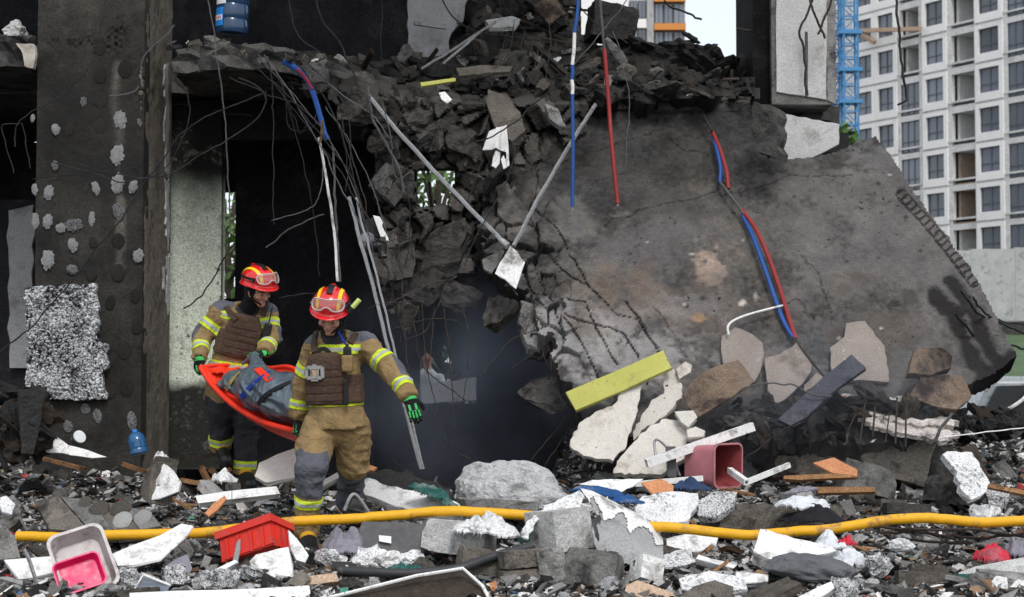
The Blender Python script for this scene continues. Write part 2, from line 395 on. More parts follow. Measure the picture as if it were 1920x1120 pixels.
M['white'] = m_rough("dirty_white_paint", (.70, .70, .69), (.82, .82, .81), 6, .25, 30, (.25, .24, .225), .60, 6, rough=.55, rnd=.12, specks=((.05, .05, .05), 34, .71), spec=.4, fc=.2)
M['board'] = m_rough("dirty_white_board", (.68, .68, .67), (.80, .80, .79), 5, .4, 30, (.20, .19, .18), .585, 5, rough=.7, rnd=.15, specks=((.03, .03, .03), 26, .70), fc=.3)
M['foam'] = m_foam("polystyrene_clean", .565, 75, (.87, .88, .89), (.13, .13, .13), .78)
M['foam_dirty'] = m_foam("polystyrene_sooty", .54, 105, gap=.55)
M['foam_black'] = m_foam("polystyrene_burnt", .49, 90)
M['foam_board'] = m_foam("polystyrene_board", .50, 58, (.80, .82, .84), (.010, .010, .012), .5)
M['wood'] = m_rough("splintered_wood", (.20, .10, .045), (.34, .19, .09), 7, .6, 40, (.05, .03, .02), .58, 5, rnd=.6)
M['wood_dark'] = m_rough("burnt_wood", (.02, .016, .013), (.07, .052, .04), 7, .9, 35, rnd=.5)
M['orange_board'] = m_rough("orange_board", (.46, .19, .085), (.58, .27, .13), 6, .3, 40, (.12, .06, .035), .64, 7, rnd=.2, rough=.7)
M['card'] = m_rough("tan_cardboard", (.42, .30, .21), (.52, .385, .28), 4, .3, 40, (.24, .16, .11), .6, 4, rnd=.2)
M['yellow_board'] = m_rough("yellow_green_board", (.37, .37, .085), (.45, .44, .125), 2.5, .2, 30, (.25, .25, .09), .62, 4, rnd=0, rough=.75, specks=((.14, .14, .05), 22, .71), fc=.15)
M['blue_plank'] = m_rough("slate_blue_plank", (.040, .043, .058), (.075, .080, .10), 4, .4, 35, (.02, .02, .026), .57, 5, rnd=0, rough=.65)
M['steel'] = m_rough("dull_galvanised_steel", (.22, .225, .23), (.36, .365, .37), 8, .2, 60, (.10, .10, .10), .6, 8, rough=.5, rnd=.2, metal=.5, spec=.5)
M['rebar'] = m_rough("rusty_rebar", (.028, .022, .019), (.075, .058, .05), 12, .6, 90, rough=.8, rnd=.4)
M['wire'] = m_rough("black_wire", (.010, .010, .011), (.03, .03, .032), 8, .2, 60, rough=.6, rnd=.4)
M['wire_grey'] = m_rough("dusty_grey_wire", (.055, .056, .058), (.12, .122, .124), 9, .3, 60, rough=.7, rnd=.4)
M['blue_sleeve'] = m_plain("blue_plastic_sleeve", (.012, .075, .30), .5, dirt=(.05, .05, .06), dthr=.66)
M['red_sleeve'] = m_plain("red_plastic_sleeve", (.27, .02, .02), .5, dirt=(.06, .04, .04), dthr=.66)
M['hose'] = m_plain("yellow_hose", (.78, .40, .010), .5, dirt=(.36, .20, .06), dthr=.59, dscale=5, bump=.5, bscale=110)
M['black_pipe'] = m_plain("black_rubber_pipe", (.035, .036, .04), .55, dirt=(.10, .10, .10), dthr=.6)
M['pink'] = m_plain("pink_plastic", (.52, .19, .22), .55, dirt=(.24, .15, .15), dthr=.56, dscale=6)
M['pink_in'] = m_plain("pink_plastic_inside", (.26, .05, .055), .5, dirt=(.06, .025, .02), dthr=.60)
M['red_crate'] = m_plain("red_crate_plastic", (.62, .028, .016), .5, dirt=(.24, .085, .07), dthr=.57, dscale=6)
M['magenta'] = m_plain("magenta_plastic", (.66, .010, .12), .38, dirt=(.40, .06, .12), dthr=.6)
M['tray'] = m_plain("milky_tray_plastic", (.50, .47, .47), .35, dirt=(.26, .22, .21), dthr=.57, alpha=.9)
M['bottle'] = m_plain("blue_bottle_plastic", (.03, .13, .30), .12, spec=.6, bump=0, alpha=.82)
M['jug'] = m_plain("dark_blue_jug_plastic", (.012, .045, .11), .1, spec=.7, bump=0)
M['label_blue'] = m_plain("label_blue", (.02, .22, .65), .5)
M['label_white'] = m_plain("label_white", (.72, .76, .76), .6)
M['label_red'] = m_plain("label_red", (.45, .04, .06), .6)
M['dark_plastic'] = m_plain("charcoal_plastic", (.055, .056, .06), .5, dirt=(.12, .12, .12), dthr=.6, dscale=5)
M['black'] = m_plain("black_plastic", (.012, .012, .013), .45)
M['grey_plastic'] = m_plain("grey_plastic", (.30, .30, .30), .5, dirt=(.10, .10, .10))
M['glass_dark'] = m_plain("window_glass", (.13, .15, .185), .10, spec=.8, bump=0, rnd=.9)
M['green_cloth'] = m_fabric("green_mesh_cloth", (.02, .10, .085), dirt=(.30, .33, .32), dthr=.56)
M['blue_cloth'] = m_fabric("blue_cloth", (.02, .085, .24), dirt=(.5, .52, .55), dthr=.6)
M['navy_cloth'] = m_fabric("navy_cloth", (.03, .055, .12), dirt=(.08, .08, .09))
M['grey_cloth'] = m_fabric("grey_violet_cloth", (.24, .23, .27), dirt=(.08, .08, .09))
M['white_cloth'] = m_fabric("white_cloth", (.66, .68, .72), dirt=(.2, .2, .22), dthr=.64, var=.12)
M['black_cloth'] = m_fabric("black_cloth", (.014, .014, .018))
M['red_cloth'] = m_fabric("red_cloth", (.58, .03, .055), dirt=(.24, .22, .25), dthr=.57)
M['sack'] = m_fabric("grey_knit_sack", (.125, .13, .14), dirt=(.05, .05, .055), bump=1, dthr=.64)
M['foil'] = m_rough("crumpled_foil_paper", (.58, .585, .59), (.76, .765, .77), 6, .8, 22, (.10, .10, .10), .60, 8, rough=.5, rnd=.1)
# people
M['suit'] = m_fabric("tan_turnout_fabric", (.275, .19, .088), dirt=(.13, .092, .05), dthr=.6, var=.2)
M['suit_grey'] = m_fabric("grey_suit_patch", (.105, .112, .135), dirt=(.05, .05, .055), dthr=.6)
M['suit_dark'] = m_fabric("charcoal_suit_patch", (.032, .033, .038), dirt=(.07, .07, .07), dthr=.62)
M['hivis'] = m_fabric("lime_reflective_tape", (.60, .76, .04), bump=.1, var=.1)
M['silver'] = m_fabric("silver_reflective_tape", (.42, .44, .45), bump=.1, var=.12, rough=.5)
M['vest'] = m_fabric("brown_plate_carrier", (.085, .053, .037), bump=.5, var=.2)
M['vest_strap'] = m_fabric("brown_webbing", (.070, .044, .032), bump=.5, var=.2)
M['skin'] = m_plain("skin", (.50, .27, .19), .5, bump=.1, bscale=90)
M['skin'].node_tree.nodes["Principled BSDF"].inputs["Subsurface Weight"].default_value = .0
M['helmet'] = m_plain("red_helmet", (.66, .010, .012), .22, dirt=(.35, .01, .01), dthr=.7, bump=0, coat=.6, spec=.5)
M['helmet_yellow'] = m_plain("yellow_helmet_band", (.85, .56, .01), .4, bump=0)
M['lens'] = m_plain("goggle_lens", (.50, .38, .37), .08, spec=.7, bump=0, alpha=.26)
M['goggle_frame'] = m_plain("goggle_frame", (.48, .40, .40), .35, bump=0)
M['torch'] = m_plain("lime_torch_body", (.58, .72, .22), .4, bump=0)
M['glove'] = m_fabric("black_glove", (.012, .012, .013), bump=.5)
M['glove_green'] = m_fabric("green_glove_rubber", (.06, .50, .13), bump=.15, var=.12)
M['boot'] = m_plain("black_boot_leather", (.013, .013, .014), .4)
M['boot_yellow'] = m_plain("yellow_boot_patch", (.62, .32, .02), .5, dirt=(.2, .1, .02))
M['bag'] = m_plain("slate_body_bag_vinyl", (.085, .115, .14), .2, spec=.75, bump=.6, bscale=16, dirt=(.04, .055, .07), dthr=.58, dscale=6)
M['stretcher'] = m_plain("orange_stretcher_plastic", (.80, .036, .012), .5, bump=.05, dirt=(.30, .05, .03), dthr=.62)
M['strap_blue'] = m_fabric("blue_strap", (.015, .045, .30))
M['strap_yellow'] = m_fabric("mustard_strap", (.42, .31, .085))
M['facade'] = m_rough("facade_render", (.58, .58, .57), (.68, .68, .67), 1.2, .15, 6, (.40, .40, .39), .6, .4, rnd=0)
M['facade_white'] = m_rough("facade_white_panel", (.78, .77, .755), (.85, .84, .83), 1, .1, 6, (.68, .67, .65), .62, .5, rnd=.05, fc=.1)
M['win_frame'] = m_plain("window_frame_dark", (.10, .11, .13), .5, bump=0)
M['crane'] = m_plain("blue_scaffold_paint", (.05, .23, .48), .5, dirt=(.12, .22, .36), dscale=2)
M['orange_band'] = m_plain("orange_balcony_band", (.62, .24, .05), .6, bump=0)
M['brick_in'] = m_rough("bare_block_wall", (.30, .22, .17), (.40, .31, .25), 3, .3, 10, rnd=0)
M['car'] = m_plain("grey_blue_car_paint", (.24, .27, .285), .3, dirt=(.06, .06, .06), dthr=.55, spec=.5, coat=.3)
M['net_teal'] = m_fabric("teal_safety_net", (.035, .085, .075), var=.4)
M['strip'] = m_rough("peeling_strip", (.34, .29, .26), (.66, .63, .60), 6, .9, 26, (.05, .045, .042), .56, 5, rnd=.1, fc=.5)
M['conc_soot'] = m_rough("soot_stained_concrete", (.045, .042, .039), (.115, .107, .098), 4.5, .9, 38, (.012, .012, .012), .57, 3.5, rnd=.5)
M['car_glass'] = m_plain("car_glass", (.012, .015, .018), .25, spec=.3, bump=0)
rng = np.random.default_rng(7); random.seed(7)
# ------------------------------------------------------------------ shape builders
def inpoly(x, y, poly):
    x = np.asarray(x, float); y = np.asarray(y, float); r = np.zeros(x.shape, bool); n = len(poly)
    for i in range(n):
        x0, y0 = poly[i]; x1, y1 = poly[(i + 1) % n]
        c = ((y0 > y) != (y1 > y)); r ^= c & (x < (x1 - x0) * (y - y0) / ((y1 - y0) if y1 != y0 else 1e-9) + x0)
    return r
def linedist(x, y, pts):
    d = np.full(np.shape(x), 1e9)
    for (x0, y0), (x1, y1) in zip(pts[:-1], pts[1:]):
        dx, dy = x1 - x0, y1 - y0; t = np.clip(((x - x0) * dx + (y - y0) * dy) / (dx * dx + dy * dy + 1e-9), 0, 1)
        d = np.minimum(d, np.hypot(x - x0 - t * dx, y - y0 - t * dy))
    return d
def worley(x, y, seeds):
    d1 = np.full(x.shape, 1e9); d2 = d1.copy(); k = np.zeros(x.shape, int)
    for i, (sx, sy) in enumerate(seeds):
        d = np.hypot(x - sx, y - sy); m = d < d1
        d2 = np.where(m, d1, np.minimum(d2, d)); k = np.where(m, i, k); d1 = np.minimum(d1, d)
    return d1, d2 - d1, k
def grid_sheet(name, P, mask, back, mat, parent=None, cols=None, smooth=False):
    """P (nu,nv,3) front points, mask (nu-1,nv-1) kept cells, back (3,) or (nu,nv,3) offset of the rear side."""
    nu, nv = P.shape[:2]; use = np.zeros((nu, nv), bool)
    for a, b in ((0, 0), (1, 0), (0, 1), (1, 1)): use[a:nu - 1 + a, b:nv - 1 + b] |= mask
    idx = -np.ones((nu, nv), int); idx[use] = np.arange(use.sum()); n = int(use.sum())
    V = np.concatenate([P[use], (P + back)[use]])
    I, J = np.nonzero(mask)
    q = np.stack([idx[I, J], idx[I + 1, J], idx[I + 1, J + 1], idx[I, J + 1]], 1)
    F = [q, q[:, ::-1] + n]
    mp = np.pad(mask, 1)
    for di, dj, a, b in ((-1, 0, (0, 1), (0, 0)), (1, 0, (1, 0), (1, 1)), (0, -1, (0, 0), (1, 0)), (0, 1, (1, 1), (0, 1))):
        m = mask & ~mp[1 + di:1 + di + mask.shape[0], 1 + dj:1 + dj + mask.shape[1]]
        I, J = np.nonzero(m); A = idx[I + a[0], J + a[1]]; B = idx[I + b[0], J + b[1]]
        F.append(np.stack([A, B, B + n, A + n], 1))
    o = mk(name, V, np.concatenate(F), mat, parent, smooth)
    if cols is not None: addcol(o, np.concatenate([cols[use]] * 2))
    return o
def jag(poly, amp, seg, seed=0):
    rr = random.Random(seed); out = []; n = len(poly)
    for i in range(n):
        a = Vector(poly[i]); b = Vector(poly[(i + 1) % n]); L = (b - a).length; k = max(1, int(L / seg)); d = (b - a) / max(L, 1e-9)
        nn = d.orthogonal() if len(d) == 2 else None
        nn = Vector((-d.y, d.x))
        for j in range(k):
            o = 0 if j == 0 else rr.uniform(-amp, amp)
            out.append(a + d * (L * j / k) + nn * o)
    return out
def plate(name, px, p0, n, thick, mat, parent=None, amp=.008, seg=.05, seed=0, center=True, rough=1.0, back=True):
    """A broken flat piece: its outline is seen at the photo points px, it lies in the plane (p0, n) and has real thickness."""
    n = n.normalized(); u = n.orthogonal().normalized() if abs(n.z) > .98 else Vector((0, 0, 1)).cross(n).normalized(); v = n.cross(u)
    pts = [on_plane(x, y, p0, n) - p0 for x, y in px]
    poly = jag([(p.dot(u), p.dot(v)) for p in pts], amp, seg, seed)
    rr = random.Random(seed + 5); m = len(poly); V = []
    c = sum(poly, Vector((0, 0))) / m
    for lay, (dz, sc) in enumerate(((0, 0), (.12, .004), (.55, .010 * rough), (1, .004 * rough))):
        for q in poly:
            d = (q - c).normalized() * (rr.uniform(-1, 1) * sc + (0.003 if lay == 1 else 0))
            V.append(p0 + u * (q.x + d.x) + v * (q.y + d.y) - n * (thick * dz))
    F = [tuple(range(m))] + [tuple(range(3 * m, 4 * m))[::-1]]
    for l in range(3):
        for i in range(m): F.append((l * m + i, (l + 1) * m + i, (l + 1) * m + (i + 1) % m, l * m + (i + 1) % m))
    bm = bmesh.new(); bv = [bm.verts.new(x) for x in V]
    for f in F:
        try: bm.faces.new([bv[i] for i in f])
        except ValueError: pass
    return mkbm(name, bm, mat, parent, center=center)
def chunk_mesh(name, size, cuts=4, rough=.012, seed=0, sub=2, depth=(.55, .95), smooth=False):
    """A broken block: a box cut by a few oblique planes, its faces roughened."""
    rr = random.Random(seed); bm = bmesh.new(); bmesh.ops.create_cube(bm, size=1)
    bmesh.ops.scale(bm, vec=size, verts=bm.verts)
    s = Vector(size) / 2
    for k in range(cuts):
        d = Vector((rr.choice((-1, 1)) * rr.uniform(.2, 1), rr.choice((-1, 1)) * rr.uniform(.2, 1), rr.choice((-1, 1)) * rr.uniform(.15, 1)))
        if rr.random() < .35: d[rr.randrange(3)] *= .1
        d.normalize(); e = abs(d.x) * s.x + abs(d.y) * s.y + abs(d.z) * s.z
        r = bmesh.ops.bisect_plane(bm, geom=bm.verts[:] + bm.edges[:] + bm.faces[:], plane_co=d * e * rr.uniform(*depth), plane_no=d, clear_outer=True)
        ed = [g for g in r['geom_cut'] if isinstance(g, bmesh.types.BMEdge)]
        if ed: bmesh.ops.edgeloop_fill(bm, edges=ed)
    if sub:
        bmesh.ops.triangulate(bm, faces=bm.faces)
        for _ in range(sub):
            L = sum(e.calc_length() for e in bm.edges) / max(len(bm.edges), 1)
            bmesh.ops.subdivide_edges(bm, edges=[e for e in bm.edges if e.calc_length() > L * .7], cuts=1)
            bmesh.ops.triangulate(bm, faces=bm.faces)
        co = np.array([v.co[:] for v in bm.verts]); sc = 1 / max(size)
        d = np.stack([fbm(co, 6 * sc + 4, 3, seed * 7 + i) for i in range(3)], 1) * rough
        for v, q in zip(bm.verts, d): v.co += Vector(q)
    bmesh.ops.recalc_face_normals(bm, faces=bm.faces)
    me = bpy.data.meshes.new(name); bm.to_mesh(me); bm.free()
    if smooth: me.polygons.foreach_set("use_smooth", np.ones(len(me.polygons), dtype=bool)); me.set_sharp_from_angle(angle=R(35))
    return me
def lump_mesh(name, r, seed, amp=.3, fs=1.6, n=3, flat=1.0, smooth=False):
    bm = bmesh.new(); bmesh.ops.create_icosphere(bm, subdivisions=n, radius=1); co = np.array([v.co[:] for v in bm.verts])
    d = 1 + amp * fbm(co, fs, 4, seed, .6)
    for v, q in zip(bm.verts, d): v.co = Vector((v.co.x * r[0] * q, v.co.y * r[1] * q, v.co.z * r[2] * q))
    me = bpy.data.meshes.new(name); bm.to_mesh(me); bm.free()
    if smooth: me.polygons.foreach_set("use_smooth", np.ones(len(me.polygons), dtype=bool))
    return me
def inst(name, me, loc, rot=(0, 0, 0), sc=(1, 1, 1), mat=None, parent=None):
    o = bpy.data.objects.new(name, me); COL.objects.link(o); o.location = loc; o.rotation_euler = rot; o.scale = (sc,) * 3 if isinstance(sc, (int, float)) else sc
    if mat is not None:
        if not me.materials: me.materials.append(mat)
        if me.materials[0] is not mat:
            o.material_slots[0].link = 'OBJECT'; o.material_slots[0].material = mat
    if parent is not None: o.parent = parent; o.matrix_parent_inverse = Matrix.Translation(-parent.location)
    return o
# ------------------------------------------------------------------ ground
g = mk("ground", [(-500, -30, 0), (500, -30, 0), (500, 900, 0), (-500, 900, 0)], [(0, 1, 2, 3)], M['ground'], center=False); tag(g, kind="structure")
def hollow(x, Y):
    px = 960 + x * FPX / Y
    f = np.clip((px - 300) / 60, 0, 1) * np.clip((1075 - px) / 60, 0, 1) * np.clip((Y - 12.9) / .9, 0, 1); return f
def BH(x, Y):
    x = np.asarray(x, float); Y = np.asarray(Y, float); P = np.stack([x.ravel(), Y.ravel(), np.zeros(x.size)], 1)
    z = EYE.z - Y * (np.interp(Y, _GY, _GP) - 690) / FPX
    b = (fbm(P, 1.6, 5, 3, .55) * .13 + fbm(P, 7, 4, 9, .6) * .05).reshape(x.shape)
    px = 960 + x * FPX / Y
    z = z + b * np.clip((Y - 8) / 1, .2, 1) - .045 - hollow(x, Y) * .62 - np.clip((7.9 - Y), 0, 1) * .5 - np.clip((Y - 16.6), 0, 1.2) * .8
    return np.maximum(z, .004)
xs = np.arange(-6.2, 7.2, .035); ys = np.arange(6.6, 18, .035)
X, Yg = np.meshgrid(xs, ys, indexing='ij'); Z = BH(X, Yg)
P = np.stack([X, Yg, Z], -1); nu, nv = P.shape[:2]; idx = np.arange(nu * nv).reshape(nu, nv)
F = np.stack([idx[:-1, :-1], idx[1:, :-1], idx[1:, 1:], idx[:-1, 1:]], -1).reshape(-1, 4)
bed = mk("rubble_bed", P.reshape(-1, 3), F, M['bed'], center=False); tag(bed, kind="stuff")
def shards(name, n, pick, smin_, smax_, seed, pal, flat=.45, kind="stuff", lift=.3):
    r = np.random.default_rng(seed); pos = pick(r, n); n = len(pos)
    cube = np.array([(x, y, z) for x in (-1, 1) for y in (-1, 1) for z in (-1, 1)], float)
    s = np.exp(r.uniform(np.log(smin_), np.log(smax_), n))
    sc = np.stack([s * r.uniform(.6, 1.6, n), s * r.uniform(.4, 1.1, n), s * r.uniform(.12, flat, n)], 1)
    V = cube[None] * sc[:, None, :] * r.uniform(.45, 1.15, (n, 8, 3))
    a = r.uniform(0, 2 * np.pi, n); t = r.normal(0, .45, n); t2 = r.normal(0, .45, n)
    ca, sa, ct, st, c2, s2 = np.cos(a), np.sin(a), np.cos(t), np.sin(t), np.cos(t2), np.sin(t2)
    x, y, z = V[..., 0], V[..., 1], V[..., 2]
    y, z = y * ct[:, None] - z * st[:, None], y * st[:, None] + z * ct[:, None]
    x, z = x * c2[:, None] - z * s2[:, None], x * s2[:, None] + z * c2[:, None]
    x, y = x * ca[:, None] - y * sa[:, None], x * sa[:, None] + y * ca[:, None]
    V = np.stack([x, y, z], -1) + pos[:, None, :]; V[..., 2] += (s * lift)[:, None]
    f = np.array([(0, 1, 3, 2), (4, 6, 7, 5), (0, 4, 5, 1), (2, 3, 7, 6), (0, 2, 6, 4), (1, 5, 7, 3)])
    F = (f[None] + 8 * np.arange(n)[:, None, None]).reshape(-1, 4)
    o = mk(name, V.reshape(-1, 3), F, M['shard'], center=False)
    k = r.choice(len(pal), n, p=np.array([p[0] for p in pal]) / sum(p[0] for p in pal)); c = np.array([p[1] for p in pal])[k] * r.uniform(.65, 1.3, (n, 1))
    addcol(o, np.repeat(np.clip(c, 0, .86), 8, 0)); return tag(o, kind=kind)
PAL = [(20, (.016, .016, .016)), (15, (.06, .057, .053)), (22, (.15, .145, .14)), (18, (.33, .325, .315)), (15, (.62, .61, .60)), (5, (.14, .085, .05)), (2, (.28, .17, .10)), (.6, (.06, .13, .26)), (.4, (.4, .05, .05)), (.5, (.07, .22, .17))]
def pick_ground(px0, px1, Y0, Y1):
    def f(r, n):
        px = r.uniform(px0, px1, n); Y = Y0 + (Y1 - Y0) * r.uniform(0, 1, n) ** 1.15; x = (px - 960) * Y / FPX
        keep = hollow(x, Y) < .5; x, Y = x[keep], Y[keep]; return np.stack([x, Y, BH(x, Y)], 1)
    return f
shards("loose_debris", 62000, pick_ground(-60, 1980, 8.5, 16.6), .006, .026, 11, PAL)
shards("loose_debris", 7000, pick_ground(-60, 1980, 8.7, 16.0), .022, .058, 12, PAL, .3)
# ------------------------------------------------------------------ pier of the ruin, with adhesive dabs and the insulation board
PY = 13.6
def wx(px, Y): return (px - 960) * Y / FPX
pier = empty("concrete_pier", (wx(190, PY), PY, 0), "tall sooty concrete pier with pale foam dabs and an insulation board stuck on its face", "pillar")
xl, xr = wx(64, PY), wx(266, PY)
us = np.linspace(xl, xr, 90); zs = np.linspace(-.05, 8.4, 320)
U, Zz = np.meshgrid(us, zs, indexing='ij'); Pp = np.stack([U.ravel(), np.full(U.size, PY), Zz.ravel()], 1)
dsp = (fbm(Pp, 2.5, 4, 21) * .012 + fbm(Pp, 14, 3, 22) * .006)
pxg = 960 + U * FPX / PY; pyg = 690 - (Zz - 1.6) * FPX / PY
rough_zone = np.clip(1 - np.hypot((pxg - 212) / 30, (pyg - 70) / 45), 0, 1) + np.clip(1 - np.hypot((pxg - 262) / 14, (pyg - 160) / 70), 0, 1) + np.clip(1 - np.hypot((pxg - 150) / 90, (pyg - 78) / 14), 0, 1) * .8
dsp = dsp.reshape(U.shape) - np.abs(fbm(Pp, 30, 3, 23).reshape(U.shape)) * .09 * np.clip(rough_zone, 0, 1)
Pf = np.stack([U, PY - dsp, Zz], -1)
nA = fbm(Pp, 1.1, 5, 31).reshape(U.shape); nB = fbm(Pp * [3, 1, .35], 2.2, 4, 32).reshape(U.shape)
tone = .95 + .5 * nA + .35 * nB
pale = np.clip(1 - linedist(pxg, pyg, [(215, 120), (208, 190), (222, 250), (222, 420), (222, 500)]) / (13 + 9 * nB), 0, 1) * np.clip(.75 + nA, 0, 1)
pale = np.clip(pale * 2, 0, 1)
cA = np.stack([tone, tone * .985, tone * .96], -1) * (1 + 2.3 * pale[..., None])
cA *= (1 + .35 * np.clip((120 - pyg) / 120, 0, 1))[..., None]
grid_sheet("pier_face", Pf, np.ones((89, 319), bool), np.array([0, .2, 0]), M['pier'], pier, np.clip(cA, .2, 8))
mb = MB(); mb.span((xl, PY + .19, -.05), (xr - .004, PY + 1.12, 8.4)); mb.build("pier_core", M['pier_side'], pier)
# lit return face, broken arris
vs_ = np.linspace(0, 1.1, 34); Vv, Z2 = np.meshgrid(vs_, zs, indexing='ij'); Pq = np.stack([np.full(Vv.size, xr), PY + Vv.ravel(), Z2.ravel()], 1)
d2 = (fbm(Pq, 3, 5, 41) * .014 + fbm(Pq, 16, 3, 42) * .006).reshape(Vv.shape) - np.clip(1 - Vv / .07, 0, 1) * np.abs(fbm(Pq, 9, 4, 43)).reshape(Vv.shape) * .09
d2 -= np.clip((Vv - .98) / .1, 0, 1) * np.abs(fbm(Pq, 5, 4, 44)).reshape(Vv.shape) * .12
grid_sheet("pier_return", np.stack([xr + d2, PY + .012 + Vv, Z2], -1), np.ones((33, 319), bool), np.array([-.03, 0, 0]), M['pier_side'], pier)
r0 = random.Random(3)
for k, px in enumerate(([(311, 122), (316, 120), (317, 250), (318, 330), (312, 322), (309, 240), (312, 200), (307, 160)], [(310, 335), (318, 334), (318.5, 440), (316, 470), (311, 420), (313, 380)], [(312, 480), (318.5, 476), (319, 560), (315, 590), (313, 540)], [(306, 500), (309, 500), (309, 545), (307, 540)])):
    plate("plaster_edge", px, Vector((xr + .012, PY + .9, 0)), N(90, 0), .02, M['conc_light'], pier, .03, .05, 30 + k)
dab = [lump_mesh("adhesive_dab", (1, .28, 1), 50 + k, .7, 4.0, 4) for k in range(5)]
flat_dab = [lump_mesh("adhesive_spot", (1, .10, 1), 60 + k, .18, 2.2, 3) for k in range(3)]
WHITE = [(105, 243, 8, 11), (157, 191, 6, 9), (226, 226, 12, 17), (221, 290, 13, 19), (221, 345, 12, 19), (223, 397, 11, 17), (180, 353, 7, 13), (92, 362, 9, 14), (66, 355, 6, 11), (104, 311, 7, 9), (250, 350, 8, 14), (67, 414, 7, 15), (90, 416, 9, 14), (139, 422, 18, 12), (115, 428, 10, 9), (137, 460, 9, 14), (90, 487, 12, 18), (136, 506, 11, 9), (173, 410, 6, 14), (260, 480, 10, 13), (62, 222, 4, 8), (262, 230, 4, 8)]
DARK = [(188, 142, 12, 16), (235, 130, 13, 18), (188, 188, 13, 16), (187, 238, 12, 14), (131, 243, 9, 14), (222, 452, 12, 15), (222, 512, 12, 17), (207, 568, 9, 15), (254, 555, 9, 14), (258, 612, 11, 17), (233, 657, 13, 18), (209, 676, 8, 14), (238, 728, 14, 18), (209, 735, 9, 14), (93, 768, 7, 10), (161, 767, 9, 10), (128, 800, 9, 12), (183, 780, 8, 14), (172, 516, 10, 12), (175, 455, 8, 11), (186, 92, 12, 12), (248, 790, 9, 18)]
for k, (x, y, a, b) in enumerate(WHITE):
    p = W(x, y, PY); inst("adhesive_dab", dab[k % 5], (p.x, PY - .012, p.z), (0, r0.uniform(-.3, .3), 0), (a * .86 * PY / FPX, .06 * min(1, a / 9), b * .9 * PY / FPX), M['foam_black'] if k % 4 == 1 else M['foam_dirty'], pier)
for k, (x, y, a, b) in enumerate(DARK):
    p = W(x, y, PY); inst("adhesive_spot", flat_dab[k % 3], (p.x, PY - .006, p.z), (0, r0.uniform(-.3, .3), 0), (a * PY / FPX, .07, b * PY / FPX), M['foam_black'] if y > 740 else M['spot'], pier)
FB = [(45, 541), (180, 532), (184, 600), (183, 640), (200, 645), (201, 690), (190, 700), (192, 722), (200, 748), (90, 750), (88, 730), (48, 725), (52, 640)]
plate("insulation_board", FB, Vector((0, PY - .07, 0)), N(0, 0), .075, M['foam_board'], pier, .012, .035, 5)
mb = MB(); r1 = random.Random(12)
for k in range(1700):                                                     # ragged beads torn from the board face
    x, y = r1.uniform(48, 198), r1.uniform(538, 748)
    if inpoly(np.array([x]), np.array([y]), FB)[0] and r1.random() < .35 + .5 * (vnoise(np.array([[x / 25, y / 25, 0]]), 4)[0] > -.1):
        p = W(x, y, PY - .073); s = r1.uniform(.003, .0085); mb.box(p, (s, .006 + s * .5, s), Euler((r1.uniform(-1, 1), r1.uniform(-1, 1), r1.uniform(0, 3))).to_matrix())
o = mb.build("torn_beads", M['foam_dirty'], pier); o["kind"] = "stuff"
# ------------------------------------------------------------------ slabs, walls and rooms of the ruin
def wall(name, lo, hi, mat, kind="structure"):
    mb = MB(); mb.span(lo, hi); return tag(mb.build(name, mat), kind=kind)
def ragged_slab(name, xy, z0, z1, mat, amp=.05, seg=.10, seed=1):
    poly = jag(xy, amp, seg, seed); m = len(poly); rr = random.Random(seed)
    V = []
    for z, s in ((z1, 0), (z1 - .05, .03), ((z0 + z1) / 2, .05), (z0, .03)):
        V += [(p.x + rr.uniform(-s, s), p.y + rr.uniform(-s, s), z + rr.uniform(-.012, .012)) for p in poly]
    F = [tuple(range(m)), tuple(range(3 * m, 4 * m))[::-1]] + [(l * m + i, (l + 1) * m + i, (l + 1) * m + (i + 1) % m, l * m + (i + 1) % m) for l in range(3) for i in range(m)]
    bm = bmesh.new(); bv = [bm.verts.new(v) for v in V]
    for f in F: bm.faces.new([bv[i] for i in f])
    return tag(mkbm(name, bm, mat), kind="structure")
ragged_slab("floor_slab", [(-2.84, 13.75), (-2.45, 13.55), (-2.05, 13.5), (-1.9, 13.7), (-1.55, 14.5), (-.9, 15.6), (-.4, 18.2), (-5, 18.2), (-5, 14.75), (-2.84, 14.75)], 4.08, 4.29, M['conc_dark'], seed=2)
ragged_slab("floor_slab", [(-8, 13.5), (-3.99, 13.55), (-3.99, 18.2), (-8, 18.2)], 4.10, 4.36, M['conc_dark'], seed=3)
ragged_slab("floor_slab", [(.55, 15.1), (1.4, 14.95), (2.25, 15.05), (2.25, 18.2), (-.5, 18.2), (.2, 15.6)], 3.96, 4.10, M['conc_dark'], seed=4)
wall("ceiling", (-8, 12.9, 7.3), (.9, 18.3, 7.55), M['soot_wall'])
